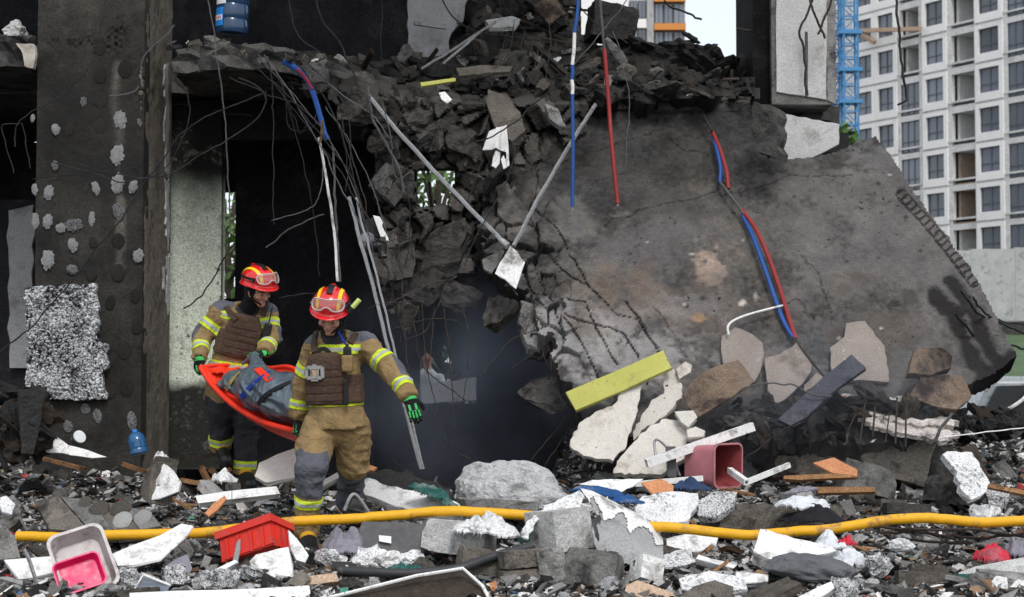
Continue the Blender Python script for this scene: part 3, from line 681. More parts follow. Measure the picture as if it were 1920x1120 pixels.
# lower storey: back wall with three openings, side walls, the lit pale green wall
BY = 18.0
def zpx(py, Y): return W(960, py, Y).z
def xpx(px, Y): return wx(px, Y) * 1.0
o1 = (xpx(411, BY), xpx(440, BY), zpx(560, BY), zpx(357, BY)); o2 = (xpx(780, BY), xpx(852, BY), zpx(390, BY), zpx(316, BY)); o3 = (xpx(786, BY), xpx(893, BY), zpx(757, BY), zpx(566, BY))
mb = MB()
mb.span((-8, BY, 0), (o1[0], BY + .25, 4.08)); mb.span((o1[0], BY, 0), (o1[1], BY + .25, o1[2])); mb.span((o1[0], BY, o1[3]), (o1[1], BY + .25, 4.08))
mb.span((o1[1], BY, 0), (o2[0], BY + .25, 4.08)); mb.span((o2[0], BY, o2[3]), (o2[1], BY + .25, 4.08)); mb.span((o2[0], BY, o3[3] + .0), (o2[1], BY + .25, o2[2]))
mb.span((o2[1], BY, o3[3]), (3.3, BY + .25, 4.08)); mb.span((o3[1], BY, 0), (3.3, BY + .25, o3[3])); mb.span((o3[0], BY, 0), (o3[1], BY + .25, o3[2])); mb.span((o2[0], BY, 0), (o3[0], BY + .25, o3[3]))
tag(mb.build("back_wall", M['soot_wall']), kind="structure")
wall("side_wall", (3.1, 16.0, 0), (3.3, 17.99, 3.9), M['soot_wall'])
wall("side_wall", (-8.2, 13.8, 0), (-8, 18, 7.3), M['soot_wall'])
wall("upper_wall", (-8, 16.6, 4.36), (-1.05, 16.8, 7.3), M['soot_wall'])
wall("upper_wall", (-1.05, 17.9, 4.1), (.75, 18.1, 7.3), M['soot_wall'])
# dim grey wall left of the pier
wall("partition_wall", (-8, 15.6, 0), (wx(62, 15.6), 15.75, 3.2), M['soot_wall'])
plate("grey_wall_piece", [(16, 395), (62, 385), (62, 690), (18, 690), (14, 540)], Vector((0, 15.5, 0)), N(0, 0), .06, M['panel_grey'], None, .02, .12, 8)
tag(bpy.context.scene.objects["grey_wall_piece"], "dim grey wall board in the dark gap beside the sooty pier", "wall board")
GYW = 15.0
uu = np.linspace(wx(300, GYW), wx(414, GYW), 50); zz = np.linspace(zpx(880, GYW), 4.06, 150); U, Z3 = np.meshgrid(uu, zz, indexing='ij'); q = np.stack([U.ravel(), np.zeros(U.size), Z3.ravel()], 1)
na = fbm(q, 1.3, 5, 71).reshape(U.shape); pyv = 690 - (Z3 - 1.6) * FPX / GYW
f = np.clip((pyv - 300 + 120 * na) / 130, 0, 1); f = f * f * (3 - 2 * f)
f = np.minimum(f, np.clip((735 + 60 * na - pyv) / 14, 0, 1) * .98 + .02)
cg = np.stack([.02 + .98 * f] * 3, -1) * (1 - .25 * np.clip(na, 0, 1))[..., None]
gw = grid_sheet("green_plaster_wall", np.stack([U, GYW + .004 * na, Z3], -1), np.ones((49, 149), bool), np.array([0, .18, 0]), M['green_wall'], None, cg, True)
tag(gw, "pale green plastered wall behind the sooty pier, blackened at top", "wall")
mb = MB(); mb.span((wx(441, 16.8), 16.8, 0), (wx(700, 16.8), 16.95, 4.06)); tag(mb.build("partition_wall", M['soot_wall']), kind="structure")
wall("lintel", (wx(322, 15.2), 15.2, 3.72), (-1.2, 15.4, 4.07), M['soot_wall'])
# sill board in the rear opening
plate("sill_board", [(792, 722), (892, 708), (892, 750), (792, 757)], Vector((0, 16.0, 0)), N(0, 8), .06, M['white'], None, .006, .1, 9)
tag(bpy.context.scene.objects["sill_board"], "pale board across the bottom of the rear opening, behind hanging rebar", "board")
plate("green_net_sheet", [(784, 560), (896, 560), (896, 712), (862, 706), (850, 690), (836, 640), (822, 690), (800, 660), (786, 676)], Vector((0, 18.45, 0)), N(0, 0), .02, M['net_teal'], None, .02, .1, 12)
tag(bpy.context.scene.objects["green_net_sheet"], "dark teal safety net hanging behind the rear opening", "net")
# upper grey wall panel with torn edge
plate("upper_wall_board", [(766, -20), (880, -20), (868, 40), (846, 62), (836, 108), (764, 112)], Vector((0, 16.5, 0)), N(6, 0), .12, M['panel_grey'], None, .02, .08, 10)
tag(bpy.context.scene.objects["upper_wall_board"], "grey wall panel standing on the upper floor with a torn edge", "wall panel")
# ------------------------------------------------------------------ the collapsed floor: crumbled sheet hanging from the upper storey
def Ycol(px, py):
    edge = np.interp(px, [300, 480, 560, 700, 900, 1100], [13.55, 13.6, 13.9, 14.25, 14.45, 14.7]); top = np.interp(px, [300, 480, 700, 900, 1100], [100, 130, 185, 195, 195])
    return edge + np.clip(top - py, 0, 400) * .024 + np.clip(py - top, 0, 500) * .0006
gx = np.arange(440, 1108, 4.0); gy = np.arange(40, 640, 4.0); A, B = np.meshgrid(gx, gy, indexing='ij')
OUT = [(470, 92), (560, 96), (620, 104), (700, 112), (780, 100), (860, 96), (960, 120), (1100, 150), (1100, 250), (985, 330), (985, 560), (950, 560), (905, 500), (885, 562), (830, 545), (800, 585), (760, 600), (715, 585), (700, 520), (704, 400), (695, 290), (660, 225), (640, 200), (560, 172), (500, 148), (466, 128)]
HOLE = [(779, 322), (800, 316), (850, 318), (858, 330), (845, 350), (838, 388), (782, 392)]
ja = fbm(np.stack([A.ravel(), B.ravel(), A.ravel() * 0], 1), .05, 4, 81).reshape(A.shape) * 16; jb = fbm(np.stack([A.ravel(), B.ravel(), A.ravel() * 0 + 9], 1), .05, 4, 82).reshape(A.shape) * 16
msk = inpoly(A + ja, B + jb, OUT) & ~inpoly(A + ja * .4, B + jb * .4, HOLE)
sd_ = np.stack([rng.uniform(440, 1110, 330), rng.uniform(40, 640, 330)], 1)
d1, dg, kk = worley(A + ja * .35, B + jb * .35, sd_)
off = rng.normal(0, .055, 330)[kk] + (A - sd_[kk, 0]) * rng.normal(0, .0016, 330)[kk] + (B - sd_[kk, 1]) * rng.normal(0, .0016, 330)[kk]
groove = np.clip(1 - dg / 6, 0, 1) * .09
Yc = Ycol(A, B) - off + groove + ja * .002
Pc = np.empty(A.shape + (3,))
for i in range(A.shape[0]):
    for j in range(A.shape[1]): Pc[i, j] = W(A[i, j], B[i, j], Yc[i, j])
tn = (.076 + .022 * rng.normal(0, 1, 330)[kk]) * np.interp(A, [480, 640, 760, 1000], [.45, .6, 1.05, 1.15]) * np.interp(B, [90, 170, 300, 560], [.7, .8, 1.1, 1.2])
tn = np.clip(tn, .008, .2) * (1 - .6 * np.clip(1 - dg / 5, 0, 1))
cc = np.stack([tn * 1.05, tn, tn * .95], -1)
mc = msk[:-1, :-1] & msk[1:, :-1] & msk[:-1, 1:] & msk[1:, 1:]
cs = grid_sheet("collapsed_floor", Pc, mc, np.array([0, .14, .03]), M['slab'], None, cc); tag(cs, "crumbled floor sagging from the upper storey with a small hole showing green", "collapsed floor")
# ------------------------------------------------------------------ the big slab that leans out from the upper floor
SP0 = Vector((0, 15.0, 3.99)); SN = Vector((0, -2.52, 1.8)).normalized(); SV = Vector((0, 1.8, 2.52)).normalized()
SOUT = [(900, 205), (960, 190), (1100, 186), (1300, 190), (1420, 198), (1440, 290), (1480, 303), (1560, 285), (1640, 253), (1662, 276), (1720, 370), (1800, 475), (1830, 520), (1857, 570), (1890, 635), (1908, 668), (1880, 692), (1840, 712), (1740, 770), (1700, 830), (1400, 830), (1100, 815), (1062, 735), (1045, 660), (1010, 610), (985, 560), (965, 545), (935, 520), (905, 470), (896, 420), (910, 330), (890, 260)]
su = np.arange(-.5, 4.35, .0125); sv = np.arange(-3.75, .35, .0125); U, Vq = np.meshgrid(su, sv, indexing='ij')
Ps = np.array(SP0)[None, None] + U[..., None] * np.array([1, 0, 0]) + Vq[..., None] * np.array(SV)
rel = Ps - np.array(EYE); fw = rel[..., 1] * CP + rel[..., 2] * SP; A = 960 + FPX * rel[..., 0] / fw; B = 560 - FPX * (-rel[..., 1] * SP + rel[..., 2] * CP) / fw
flat = np.stack([U.ravel(), Vq.ravel(), U.ravel() * 0], 1); sh = U.shape
n1 = fbm(flat, 9, 4, 91).reshape(sh); n2 = fbm(flat, 9, 4, 92).reshape(sh); n3 = fbm(flat, 1.3, 5, 93).reshape(sh); n4 = fbm(flat, 3.5, 5, 94).reshape(sh); n5 = fbm(flat, 28, 3, 95).reshape(sh)
am = np.where((A > 1500) & (B < 690), 5, np.where(A < 1090, 26, 12))
msk = inpoly(A + n1 * am, B + n2 * am, SOUT)
CR = [[(1104, 536), (1135, 566), (1159, 591), (1195, 597), (1217, 630), (1235, 654), (1260, 700)], [(1060, 590), (1080, 600), (1119, 609), (1147, 618), (1174, 630), (1198, 673), (1215, 720)], [(1098, 566), (1113, 603), (1126, 630), (1141, 657), (1159, 685)], [(1060, 600), (1080, 624), (1095, 651), (1119, 697), (1130, 740)], [(1171, 563), (1201, 600), (1226, 642), (1250, 690)], [(1104, 536), (1070, 480), (1045, 430), (1000, 390)], [(1010, 450), (1040, 490), (1070, 520), (1104, 536)], [(985, 540), (1030, 560), (1098, 566)], [(1000, 470), (1010, 520), (1040, 575), (1060, 640)]]
CF = [[(1226, 578), (1262, 627), (1286, 673)], [(1095, 289), (1155, 274), (1196, 259), (1237, 244)], [(972, 289), (995, 291), (1017, 278), (1055, 262)], [(954, 326), (980, 330), (1029, 311), (1066, 296)], [(1340, 362), (1200, 395), (1130, 420)], [(1100, 345), (1180, 320)], [(1250, 255), (1275, 275), (1330, 292)], [(1500, 480), (1540, 520), (1560, 600)], [(1450, 580), (1500, 560), (1530, 600)], [(1350, 370), (1480, 330), (1600, 330)]]
wob = n1 * 5 + n5 * 2; gro = np.zeros(sh)
for c in CR: gro = np.maximum(gro, np.clip(1.1 - linedist(A + wob, B + n2 * 5 + n5 * 2, c) / (1.15 + .8 * n4), 0, 1))
for c in CF: gro = np.maximum(gro, .4 * np.clip(1 - linedist(A + wob * 1.5, B + n2 * 7, c) / 1.5, 0, 1))
sds = np.stack([rng.uniform(880, 1130, 70), rng.uniform(200, 720, 70)], 1); d1, dg, kk = worley(A + n1 * 8, B + n2 * 8, sds)
left = np.clip((1075 - A + (B - 430) * .18) / 90, 0, 1) * np.clip((B - 240) / 60, 0, 1)
offs = (rng.normal(0, .035, 70)[kk] + (A - sds[kk, 0]) * rng.normal(0, .0012, 70)[kk] + (B - sds[kk, 1]) * rng.normal(0, .0012, 70)[kk]) * left; gro = np.maximum(gro, left * np.clip(1 - dg / 2.6, 0, 1))
top = np.clip((300 - B) / 120, 0, 1)
hgt = n3 * .022 + n4 * .014 + n5 * .005 * (1 + 3 * top) + offs - gro * .035 + top * n1 * .05
edge_s = linedist(A, B, [(1690, 365), (1740, 420), (1780, 470), (1825, 530)])                # keyed strip with block ends by the edge
keyz = np.clip(1 - edge_s / 10, 0, 1) > 0; tt = (A * .62 + B * .78) / 13 + n4 * .5; key = np.where(keyz, np.where(((tt % 1) < .3) | (edge_s > 8.2), -.012, .007 + .012 * n1), 0); hgt = hgt + key
Ps = Ps + hgt[..., None] * np.array(SN)
def blob(x, y, a, b, s=1.0): return np.clip((1.05 - np.hypot((A - x) / a, (B - y) / b) + 1.5 * n4 * s + .7 * n1 + .4 * n5) * 1.7, 0, 1)
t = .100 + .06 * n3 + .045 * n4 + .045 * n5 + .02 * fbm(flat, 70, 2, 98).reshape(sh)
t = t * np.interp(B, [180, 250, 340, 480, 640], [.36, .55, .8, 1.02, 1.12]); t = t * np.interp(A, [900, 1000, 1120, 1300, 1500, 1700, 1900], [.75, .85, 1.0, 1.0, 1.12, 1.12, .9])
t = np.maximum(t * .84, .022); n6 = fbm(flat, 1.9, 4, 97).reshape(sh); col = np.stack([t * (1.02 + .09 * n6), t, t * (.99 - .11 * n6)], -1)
def over(w, c, k=1.0):
    global col
    w = np.clip(w * k, 0, 1)[..., None]; col = col * (1 - w) + np.array(c) * w
over(blob(1090, 630, 170, 90), (.29, .292, .30), .9); over(blob(1200, 655, 120, 60), (.27, .27, .275), .85); over(blob(1060, 470, 110, 90), (.17, .165, .16), .6); over(blob(1230, 455, 130, 55), (.105, .106, .118), .6)
over(blob(1260, 575, 190, 70), (.125, .105, .092), .6); over(blob(1150, 545, 60, 40), (.13, .10, .08), .6)
over(blob(1325, 478, 42, 24, 1.6), (.34, .265, .225), .9); over(blob(1330, 505, 30, 22, 1.6), (.32, .25, .21), .8); over(blob(1385, 470, 40, 30, 1.3), (.21, .175, .15), .6)
over(blob(1393, 567, 9, 8, .6), (.50, .46, .42)); over(blob(1416, 553, 7, 10, .6), (.30, .27, .245)); over(blob(1160, 400, 40, 12, 1.4), (.20, .175, .155), .7); over(blob(1310, 597, 10, 7), (.32, .22, .13), .8)
over(blob(1620, 300, 60, 30), (.16, .16, .165), .6); over(blob(1500, 350, 160, 45), (.13, .125, .122), .6); over(blob(1600, 470, 220, 130), (.118, .117, .122), .6); over(blob(1420, 420, 110, 60), (.12, .112, .104), .5); over(blob(1640, 430, 120, 90), (.135, .13, .13), .5); over(blob(1640, 620, 80, 70), (.085, .072, .062), .7); over(blob(1700, 560, 18, 14), (.05, .05, .055), .6); over(blob(1590, 350, 90, 40), (.12, .115, .115), .5)
over(blob(1200, 300, 190, 40), (.05, .047, .045), .55); over(blob(1260, 380, 70, 30), (.07, .064, .06), .5)
for L_, w_ in (([(1752, 556), (1775, 580), (1800, 620), (1830, 680), (1850, 700)], 13), ([(1783, 528), (1805, 560), (1835, 610), (1862, 665), (1880, 690)], 12), ([(1760, 570), (1800, 585)], 9), ([(1840, 712), (1905, 672)], 14)):
    over(np.clip(2.2 - 1.5 * linedist(A + n1 * 9, B + n2 * 9, L_) / w_ + .6 * n5, 0, 1), (.016, .015, .015), .97)
rs = np.random.default_rng(5)
for k in range(46):
    x, y = rs.uniform(960, 1820), rs.uniform(260, 700); r_ = rs.uniform(2, 6.5); over(np.clip(1.4 - np.hypot((A - x) / r_, (B - y) / (r_ * rs.uniform(.5, 1))) + n5 * .5, 0, 1), (.03, .028, .027) if k % 4 else (.42, .41, .40), .85)
over(np.clip(1.2 - np.hypot((A - 1450) / 150, (B - 770) / 55) + .6 * n4, 0, 1), (.012, .012, .013), .95); over(gro, (.012, .011, .011), .9); col = np.where(keyz[..., None], col * (.5 + .5 * (key > 0))[..., None], col)  # dark blob low on the slab paints in the cavity's shadow
mc = msk[:-1, :-1] & msk[1:, :-1] & msk[:-1, 1:] & msk[1:, 1:]
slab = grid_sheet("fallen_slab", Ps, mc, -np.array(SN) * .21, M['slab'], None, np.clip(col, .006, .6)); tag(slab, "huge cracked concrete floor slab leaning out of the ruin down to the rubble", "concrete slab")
def on_slab(px, py, lift=.0): return on_plane(px, py, SP0 + SN * lift, SN)
# ------------------------------------------------------------------ upper right pier with beam end
RY = 15.25
rp_ = empty("upper_pier", (wx(1500, RY), RY, 3.9), "pale faced concrete pier standing on the upper floor above the leaning slab", "pillar")
mb = MB(); mb.span((wx(1450, RY), RY, zpx(196, RY)), (wx(1566, RY), RY + 1.3, 8)); mb.build("pier_shaft", M['conc'], rp_)
plate("pier_face_panel", [(1456, -30), (1550, -30), (1549, 186), (1456, 172)], Vector((0, RY - .02, 0)), N(0, 0), .018, M['pier_pale'], rp_, .004, .1, 21)
plate("pier_edge_strip", [(1551, -30), (1566, -30), (1567, 195), (1551, 188)], Vector((0, RY - .012, 0)), N(0, 0), .010, M['conc'], rp_, .006, .06, 22)
mb = MB(); mb.span((wx(1418, RY), RY + .1, zpx(300, RY)), (wx(1449, RY), RY + 1.25, 8)); mb.build("pier_side_leaf", M['pier'], rp_)
plate("beam_ledge", [(1452, 180), (1500, 184), (1575, 200), (1574, 232), (1460, 212), (1452, 206)], Vector((0, RY - .22, 0)), N(0, 10), .25, M['conc_dark'], rp_, .014, .05, 23, rough=2)
plate("beam_face", [(1459, 212), (1574, 233), (1573, 270), (1530, 292), (1500, 306), (1462, 300)], Vector((0, RY - .12, 0)), N(0, 0), .3, M['pier_pale'], rp_, .006, .06, 24)
plate("beam_side", [(1412, 190), (1458, 205), (1460, 300), (1420, 285), (1408, 240)], Vector((0, RY - .06, 0)), N(-25, 0), .25, M['conc_dark'], rp_, .02, .06, 25)
# ------------------------------------------------------------------ far apartment block
def far_block():
    A0 = Vector((wx(1545, 139), 139, 0)); A1 = Vector((wx(1960, 119), 119, 0)); d = (A1 - A0).normalized(); nrm = Vector((d.y, -d.x, 0))
    if nrm.y > 0: nrm = -nrm
    L = (A1 - A0).length
    def S(px):
        p = on_plane(px, 400, A0, nrm); return (p - A0).dot(d)
    root = empty("apartment_building", A0 + d * L / 2, "unfinished white apartment block with rows of windows and open loggias beyond the slab", "building")
    Mx = Matrix((d, -nrm, Vector((0, 0, 1)))).transposed()
    def bx(mb, s0, s1, z0, z1, y0, y1, mi=0):
        mb.box(A0 + d * (s0 + s1) / 2 - nrm * ((y0 + y1) / 2) + Vector((0, 0, (z0 + z1) / 2)), ((s1 - s0) / 2, abs(y1 - y0) / 2, (z1 - z0) / 2), Mx, mi)
    base = 0.35; st = 3.02; top0 = 27.3                      # window heads at top0 - k * st
    W1 = [(1609, 1638), (1650, 1679), (1740, 1773), (1840, 1878)]; L1 = [(1691, 1726), (1787, 1830), (1893, 1935)]
    floors = [top0 - k * st for k in range(-2, 7)]
    zlo, zhi = floors[-1] - 2.6, floors[0] + .6
    mb = MB(); prev = 0.0; bays = sorted([(S(a), S(b), 'w') for a, b in W1] + [(S(a), S(b), 'l') for a, b in L1])
    xs_ = [0.0] + [v for b in bays for v in b[:2]] + [L + 1]
    for i in range(0, len(xs_), 2): bx(mb, xs_[i], xs_[i + 1], 0, zhi, 0, .35)          # vertical strips between bays
    for zt in floors:                                                               # spandrels
        for a, b, k in bays: bx(mb, a, b, zt, zt + (1.15 if k == 'w' else .45), 0, .35)
    for a, b, k in bays: bx(mb, a, b, 0, zlo, 0, .35)
    bx(mb, 0, L + 1, 0, zhi, 2.4, 2.7)
    mb.build("wall", M['facade'], root)
    mb = MB()
    for zt in floors: bx(mb, -.2, L + 1, zt + .78, zt + .93, -.06, 2.5)                # floor lines
    mb.build("floor_bands", M['facade'], root)
    fr_me = gl_me = None
    def winmesh(w, h, nx, tr):
        f = MB(); t = .05
        f.span((-w / 2, -.05, 0), (w / 2, .05, t)); f.span((-w / 2, -.05, h - t), (w / 2, .05, h)); f.span((-w / 2, -.05, t), (-w / 2 + t, .05, h - t)); f.span((w / 2 - t, -.05, t), (w / 2, .05, h - t))
        for i in range(1, nx): f.span((-w / 2 + w * i / nx - .03, -.05, t), (-w / 2 + w * i / nx + .03, .05, h - t))
        f.span((-w / 2 + t, -.045, h * tr - .03), (w / 2 - t, .045, h * tr + .03))
        me = bpy.data.meshes.new("window_frame"); me.from_pydata(f.V, [], f.F); me.materials.append(M['win_frame'])
        g = bpy.data.meshes.new("pane"); g.from_pydata([(-w / 2 + t, .02, t), (w / 2 - t, .02, t), (w / 2 - t, .02, h - t), (-w / 2 + t, .02, h - t)], [], [(0, 1, 2, 3)]); g.materials.append(M['glass_dark'])
        return me, g
    def surround(w, h):
        f = MB(); o = .36; t = .1
        f.span((-w / 2 - o, -t, -.62), (w / 2 + o, .03, 0)); f.span((-w / 2 - o, -t, h), (w / 2 + o, .03, h + .34)); f.span((-w / 2 - o, -t, 0), (-w / 2, .03, h)); f.span((w / 2, -t, 0), (w / 2 + o, .03, h))
        me = bpy.data.meshes.new("window_surround"); me.from_pydata(f.V, [], f.F); me.materials.append(M['facade_white']); return me
    rz = math.atan2(d.y, d.x); rr = random.Random(4); cache = {}
    for bi, (a, b, k) in enumerate(bays):
        w = b - a
        for fi, zt in enumerate(floors):
            h = 1.87 if k == 'w' else 2.5; z0 = zt - h
            loc = A0 + d * (a + b) / 2 - nrm * .12 + Vector((0, 0, z0))
            open_l = k == 'l' and bi == [i for i, q in enumerate(bays) if q[2] == 'l'][1]
            if k == 'l' and bi == [i for i, q in enumerate(bays) if q[2] == 'l'][0] and fi < 3: open_l = True
            if open_l:
                m = MB(); bx(m, a, b, z0 - .5, z0 + .05, .1, 2.4); bx(m, a + .02, a + .25, z0, zt, .6, 2.4, 0); bx(m, b - w * .18, b - .02, z0 + .05, zt - .05, .9, 1.1, 0)
                m.build("loggia", [M['brick_in'] if fi in (5, 6) else M['facade']], root); continue
            key = (bi, k)
            if key not in cache: cache[key] = winmesh(w, h, 2 if k == 'w' else 3, .34) + ((surround(w, h),) if k == 'w' else ())
            c = cache[key]
            o = inst("window", c[0], loc, (0, 0, rz)); setpar(o, root)
            p = inst("pane", c[1], loc, (0, 0, rz)); p.parent = o; p.location = (0, 0, 0); p.rotation_euler = (0, 0, 0)
            if k == 'w':
                s = inst("window_surround", c[2], loc + nrm * .15, (0, 0, rz)); setpar(s, root)
    mb = MB()
    for a_, b_ in (((1612, 58), (1726, 54)), ((1612, 62), (1640, 80))):
        mb.bar(on_plane(*a_, A0 + nrm * .8, nrm), on_plane(*b_, A0 + nrm * .8, nrm), .22, 4)
    mb.build("timber_prop", M['card'], root)
far_block()
# concrete base wall below it
cw = empty("concrete_wall", (wx(1860, 98), 98, 0), "long pale grey concrete wall at the foot of the apartment block", "wall")
for k, (a, b) in enumerate(((1740, 1822), (1822.4, 1905), (1905.4, 1990))):
    mb = MB(); mb.span((wx(a, 98), 98, zpx(602, 98)), (wx(b, 98), 98.6, zpx(470 - k * 3, 98))); mb.build("wall_panel", M['panel_grey'], cw)
mb = MB(); mb.span((wx(1740, 98), 98.1, 0), (wx(1990, 98), 98.5, zpx(603, 98))); mb.build("wall_base", M['conc_dark'], cw)
# grass bank
gxs = np.linspace(8, 60, 60); gys = np.linspace(34, 97, 60); X, Yb = np.meshgrid(gxs, gys, indexing='ij'); q = np.stack([X.ravel(), Yb.ravel(), X.ravel() * 0], 1)
Zb = np.clip((Yb - 36) / 60, 0, 1) ** .8 * 3.6 + .35 * fbm(q, .3, 4, 5).reshape(X.shape) * np.clip((Yb - 36) / 10, 0, 1)
idx = np.arange(3600).reshape(60, 60); F = np.stack([idx[:-1, :-1], idx[1:, :-1], idx[1:, 1:], idx[:-1, 1:]], -1).reshape(-1, 4)
tag(mk("grass_bank", np.stack([X, Yb, np.maximum(Zb, .01)], -1).reshape(-1, 3), F, M['grass'], smooth=True), kind="structure")
def leaves(name, centers, radii, n, size, mat, seed, parent=None, squash=(1, 1, 1)):
    r = np.random.default_rng(seed); k = r.integers(0, len(centers), n); c = np.array(centers)[k]; rad = np.array(radii)[k]
    v = r.normal(0, 1, (n, 3)); v /= np.linalg.norm(v, axis=1)[:, None]; p = c + v * (rad * r.uniform(.35, 1.08, n) ** .6)[:, None] * np.array(squash)
    a = r.normal(0, 1, (n, 3)); a /= np.linalg.norm(a, axis=1)[:, None]; b = np.cross(a, r.normal(0, 1, (n, 3))); b /= np.linalg.norm(b, axis=1)[:, None]; s = size * r.uniform(.5, 1.4, n)[:, None]
    V = np.stack([p - a * s, p + b * s * .5, p + a * s, p - b * s * .5], 1).reshape(-1, 3); F = np.arange(4 * n).reshape(n, 4)
    return mk(name, V, F, mat, parent)
def tree(px, Y, h, rad, mat, label, seed, n=2600):
    r = random.Random(seed); x = wx(px, Y); root = empty("tree", (x, Y, 0), label, "tree")
    V = MB(); tip = Vector((x + r.uniform(-.2, .2), Y, h * .75))
    V.add(tube_geo(smooth_path([(x, Y, -.1), (x + .08, Y, h * .3), tip], 5), list(np.linspace(.13, .04, 11)), 7)); cs = []; rs_ = []
    for k in range(11):
        a = r.uniform(0, 6.28); q = Vector((x, Y, h * r.uniform(.3, .95))) + Vector((math.cos(a), math.sin(a), 0)) * rad * r.uniform(.25, .85)
        V.add(tube_geo([Vector((x, Y, q.z * .7)), q], [.05, .015], 5)); cs.append(q); rs_.append(rad * r.uniform(.28, .55))
    V.build("trunk", M['bark'], root); leaves("crown", cs, rs_, n, .09 * (Y / 25), mat, seed, root)
tree(430, 24, 5.4, 1.6, M['leaf'], "leafy green tree seen through the narrow opening behind the pale green wall", 3)
tree(815, 27, 6.6, 2.3, M['leaf'], "bright green tree seen through the small hole in the crumbled floor", 5, 3600)
tree(850, 25, 3.4, 1.7, M['leaf_dark'], "dark green tree behind the rear opening with hanging rebar", 6, 3400)
tree(1584, 60, 10.6, 1.1, M['leaf'], "green treetop peeping over the slab beside the blue scaffold tower", 8, 2600)
bs = empty("bush", (wx(1890, 33), 33, 0), "low green bush behind the grey car beside the slab corner", "bush"); r = random.Random(2)
bc = [(wx(1900, 33) + r.uniform(-1.6, 1.6), 33 + r.uniform(-.8, .8), r.uniform(.3, 1.2)) for _ in range(16)]
leaves("foliage", bc, [.42] * 16, 2600, .09, M['grass'], 4, bs); mb = MB()
for c in bc[:6]: mb.bar((c[0], c[1], 0), c, .025, 5)
mb.build("stem", M['bark'], bs)
# blue lattice tower
ct = empty("scaffold_tower", (wx(1588, 90), 90, 0), "tall blue lattice scaffold tower in front of the apartment block", "scaffold tower")
for k, (a, b, Yt) in enumerate(((1566, 1582, 92), (1587, 1613, 90))):
    x0, x1 = wx(a, Yt), wx(b, Yt); w = x1 - x0; lg = MB(); br = MB()
    for x in (x0, x1):
        for y in (Yt, Yt + max(w, .7)): lg.bar((x, y, 0), (x, y, 26), .07 if k else .05, 5)
    z = 0; i = 0
    while z < 25.5:
        for y in (Yt, Yt + max(w, .7)):
            br.bar((x0, y, z), (x1, y, z), .05, 4); br.bar((x0 if i % 2 else x1, y, z), (x1 if i % 2 else x0, y, z + .75), .035, 4)
        for x in (x0, x1): br.bar((x, Yt, z), (x, Yt + max(w, .7), z + (.75 if i % 2 else 0)), .035, 4)
        z += .75; i += 1
    for zz_ in (zpx(60, Yt), zpx(130, Yt), zpx(190, Yt)): br.box(((x0 + x1) / 2, Yt + .4, zz_), (w / 2 + .25, .5, .10))
    lg.build("mast_leg", M['crane'], ct); br.build("bracing", M['crane'], ct)
# block with orange bands seen through the upper gap
Yb_ = 120; bb = empty("apartment_building", (wx(1230, Yb_), Yb_, 0), "distant block with orange balcony bands seen above the rubble heap", "building")
def bspan(name, rects, y0, y1, mat):
    for a, b, t_, u in rects:
        mb = MB(); mb.span((wx(a, Yb_), Yb_ + y0, zpx(u, Yb_)), (wx(b, Yb_), Yb_ + y1, zpx(t_, Yb_))); mb.build(name, mat, bb)
bspan("wall", [(1060, 1289, -120, 690)], .5, 9, M['facade'])
bspan("white_band", [(1182, 1215, 35, 52), (1182, 1215, -40, -20), (1182, 1215, 110, 128), (1060, 1180, -120, 690)], .1, .5, M['facade_white'])
bspan("pier_strip", [(1215.3, 1228, -120, 690)], .0, .5, M['panel_grey'])
bspan("balcony_band", [(1228.5, 1288, 45, 57), (1228.5, 1288, -6, 4), (1228.5, 1288, 100, 112)], -.2, .45, M['orange_band'])
for a, b, t_, u in ((1183, 1197, 0, 34), (1199, 1213, 0, 34), (1183, 1197, 54, 82), (1199, 1213, 54, 82), (1230, 1246, 6, 44), (1248, 1264, 6, 44), (1266, 1286, 6, 44), (1230, 1246, 59, 98), (1248, 1264, 59, 98), (1266, 1286, 59, 98)):
    mb = MB(); mb.span((wx(a, Yb_), Yb_ + .25, zpx(u, Yb_)), (wx(b, Yb_), Yb_ + .49, zpx(t_, Yb_))); w_ = mb.build("window", M['win_frame'], bb)
    x0, x1, z0, z1 = wx(a, Yb_), wx(b, Yb_), zpx(u, Yb_), zpx(t_, Yb_); xm = (x0 + x1) / 2; t4 = .06; mb = MB()
    for p_, q_ in ((x0 + t4, xm - t4 / 2), (xm + t4 / 2, x1 - t4)): mb.span((p_, Yb_ + .20, z0 + t4), (q_, Yb_ + .255, z1 - t4))
    mb.build("pane", M['glass_dark'], w_)

# ------------------------------------------------------------------ people
def nrmz(v): return Vector(v).normalized()
def frame(f, u):
    f = nrmz(f); u = Vector(u); u = (u - f * u.dot(f)).normalized(); s = u.cross(f)      # s points to the picture's right when f faces the camera
    return s, f, u
def march(fn, pts, off=0.0, start=9.5):
    """Where the sight lines through the photo points meet the surface fn = off, with the normals there."""
    D = np.array([ray(x, y).normalized()[:] for x, y in pts]); t = np.full(len(D), start); E0 = np.array(EYE[:]); v = t
    for _ in range(50):
        v = fn(E0 + D * t[:, None]) - off; t = t + np.where(v > .001, v * .75, 0)
    ok = (v < .01) & (t < 16); P = (E0 + D * t[:, None])[ok]; e = .012; g = []
    if not len(P): return [], []
    for k in range(3):
        o = np.zeros(3); o[k] = e; g.append(fn(P + o) - fn(P - o))
    return [Vector(p) for p in P], [Vector(q).normalized() for q in np.stack(g, 1)]
def draped(name, fn, pts, w, t, mat, parent, off=.003, n=5):
    P, Nn = march(fn, pts, off)
    if len(P) < 2: print("draped miss", name, pts); return None
    return ribbon(name, P, Nn, w, t, mat, parent, n)
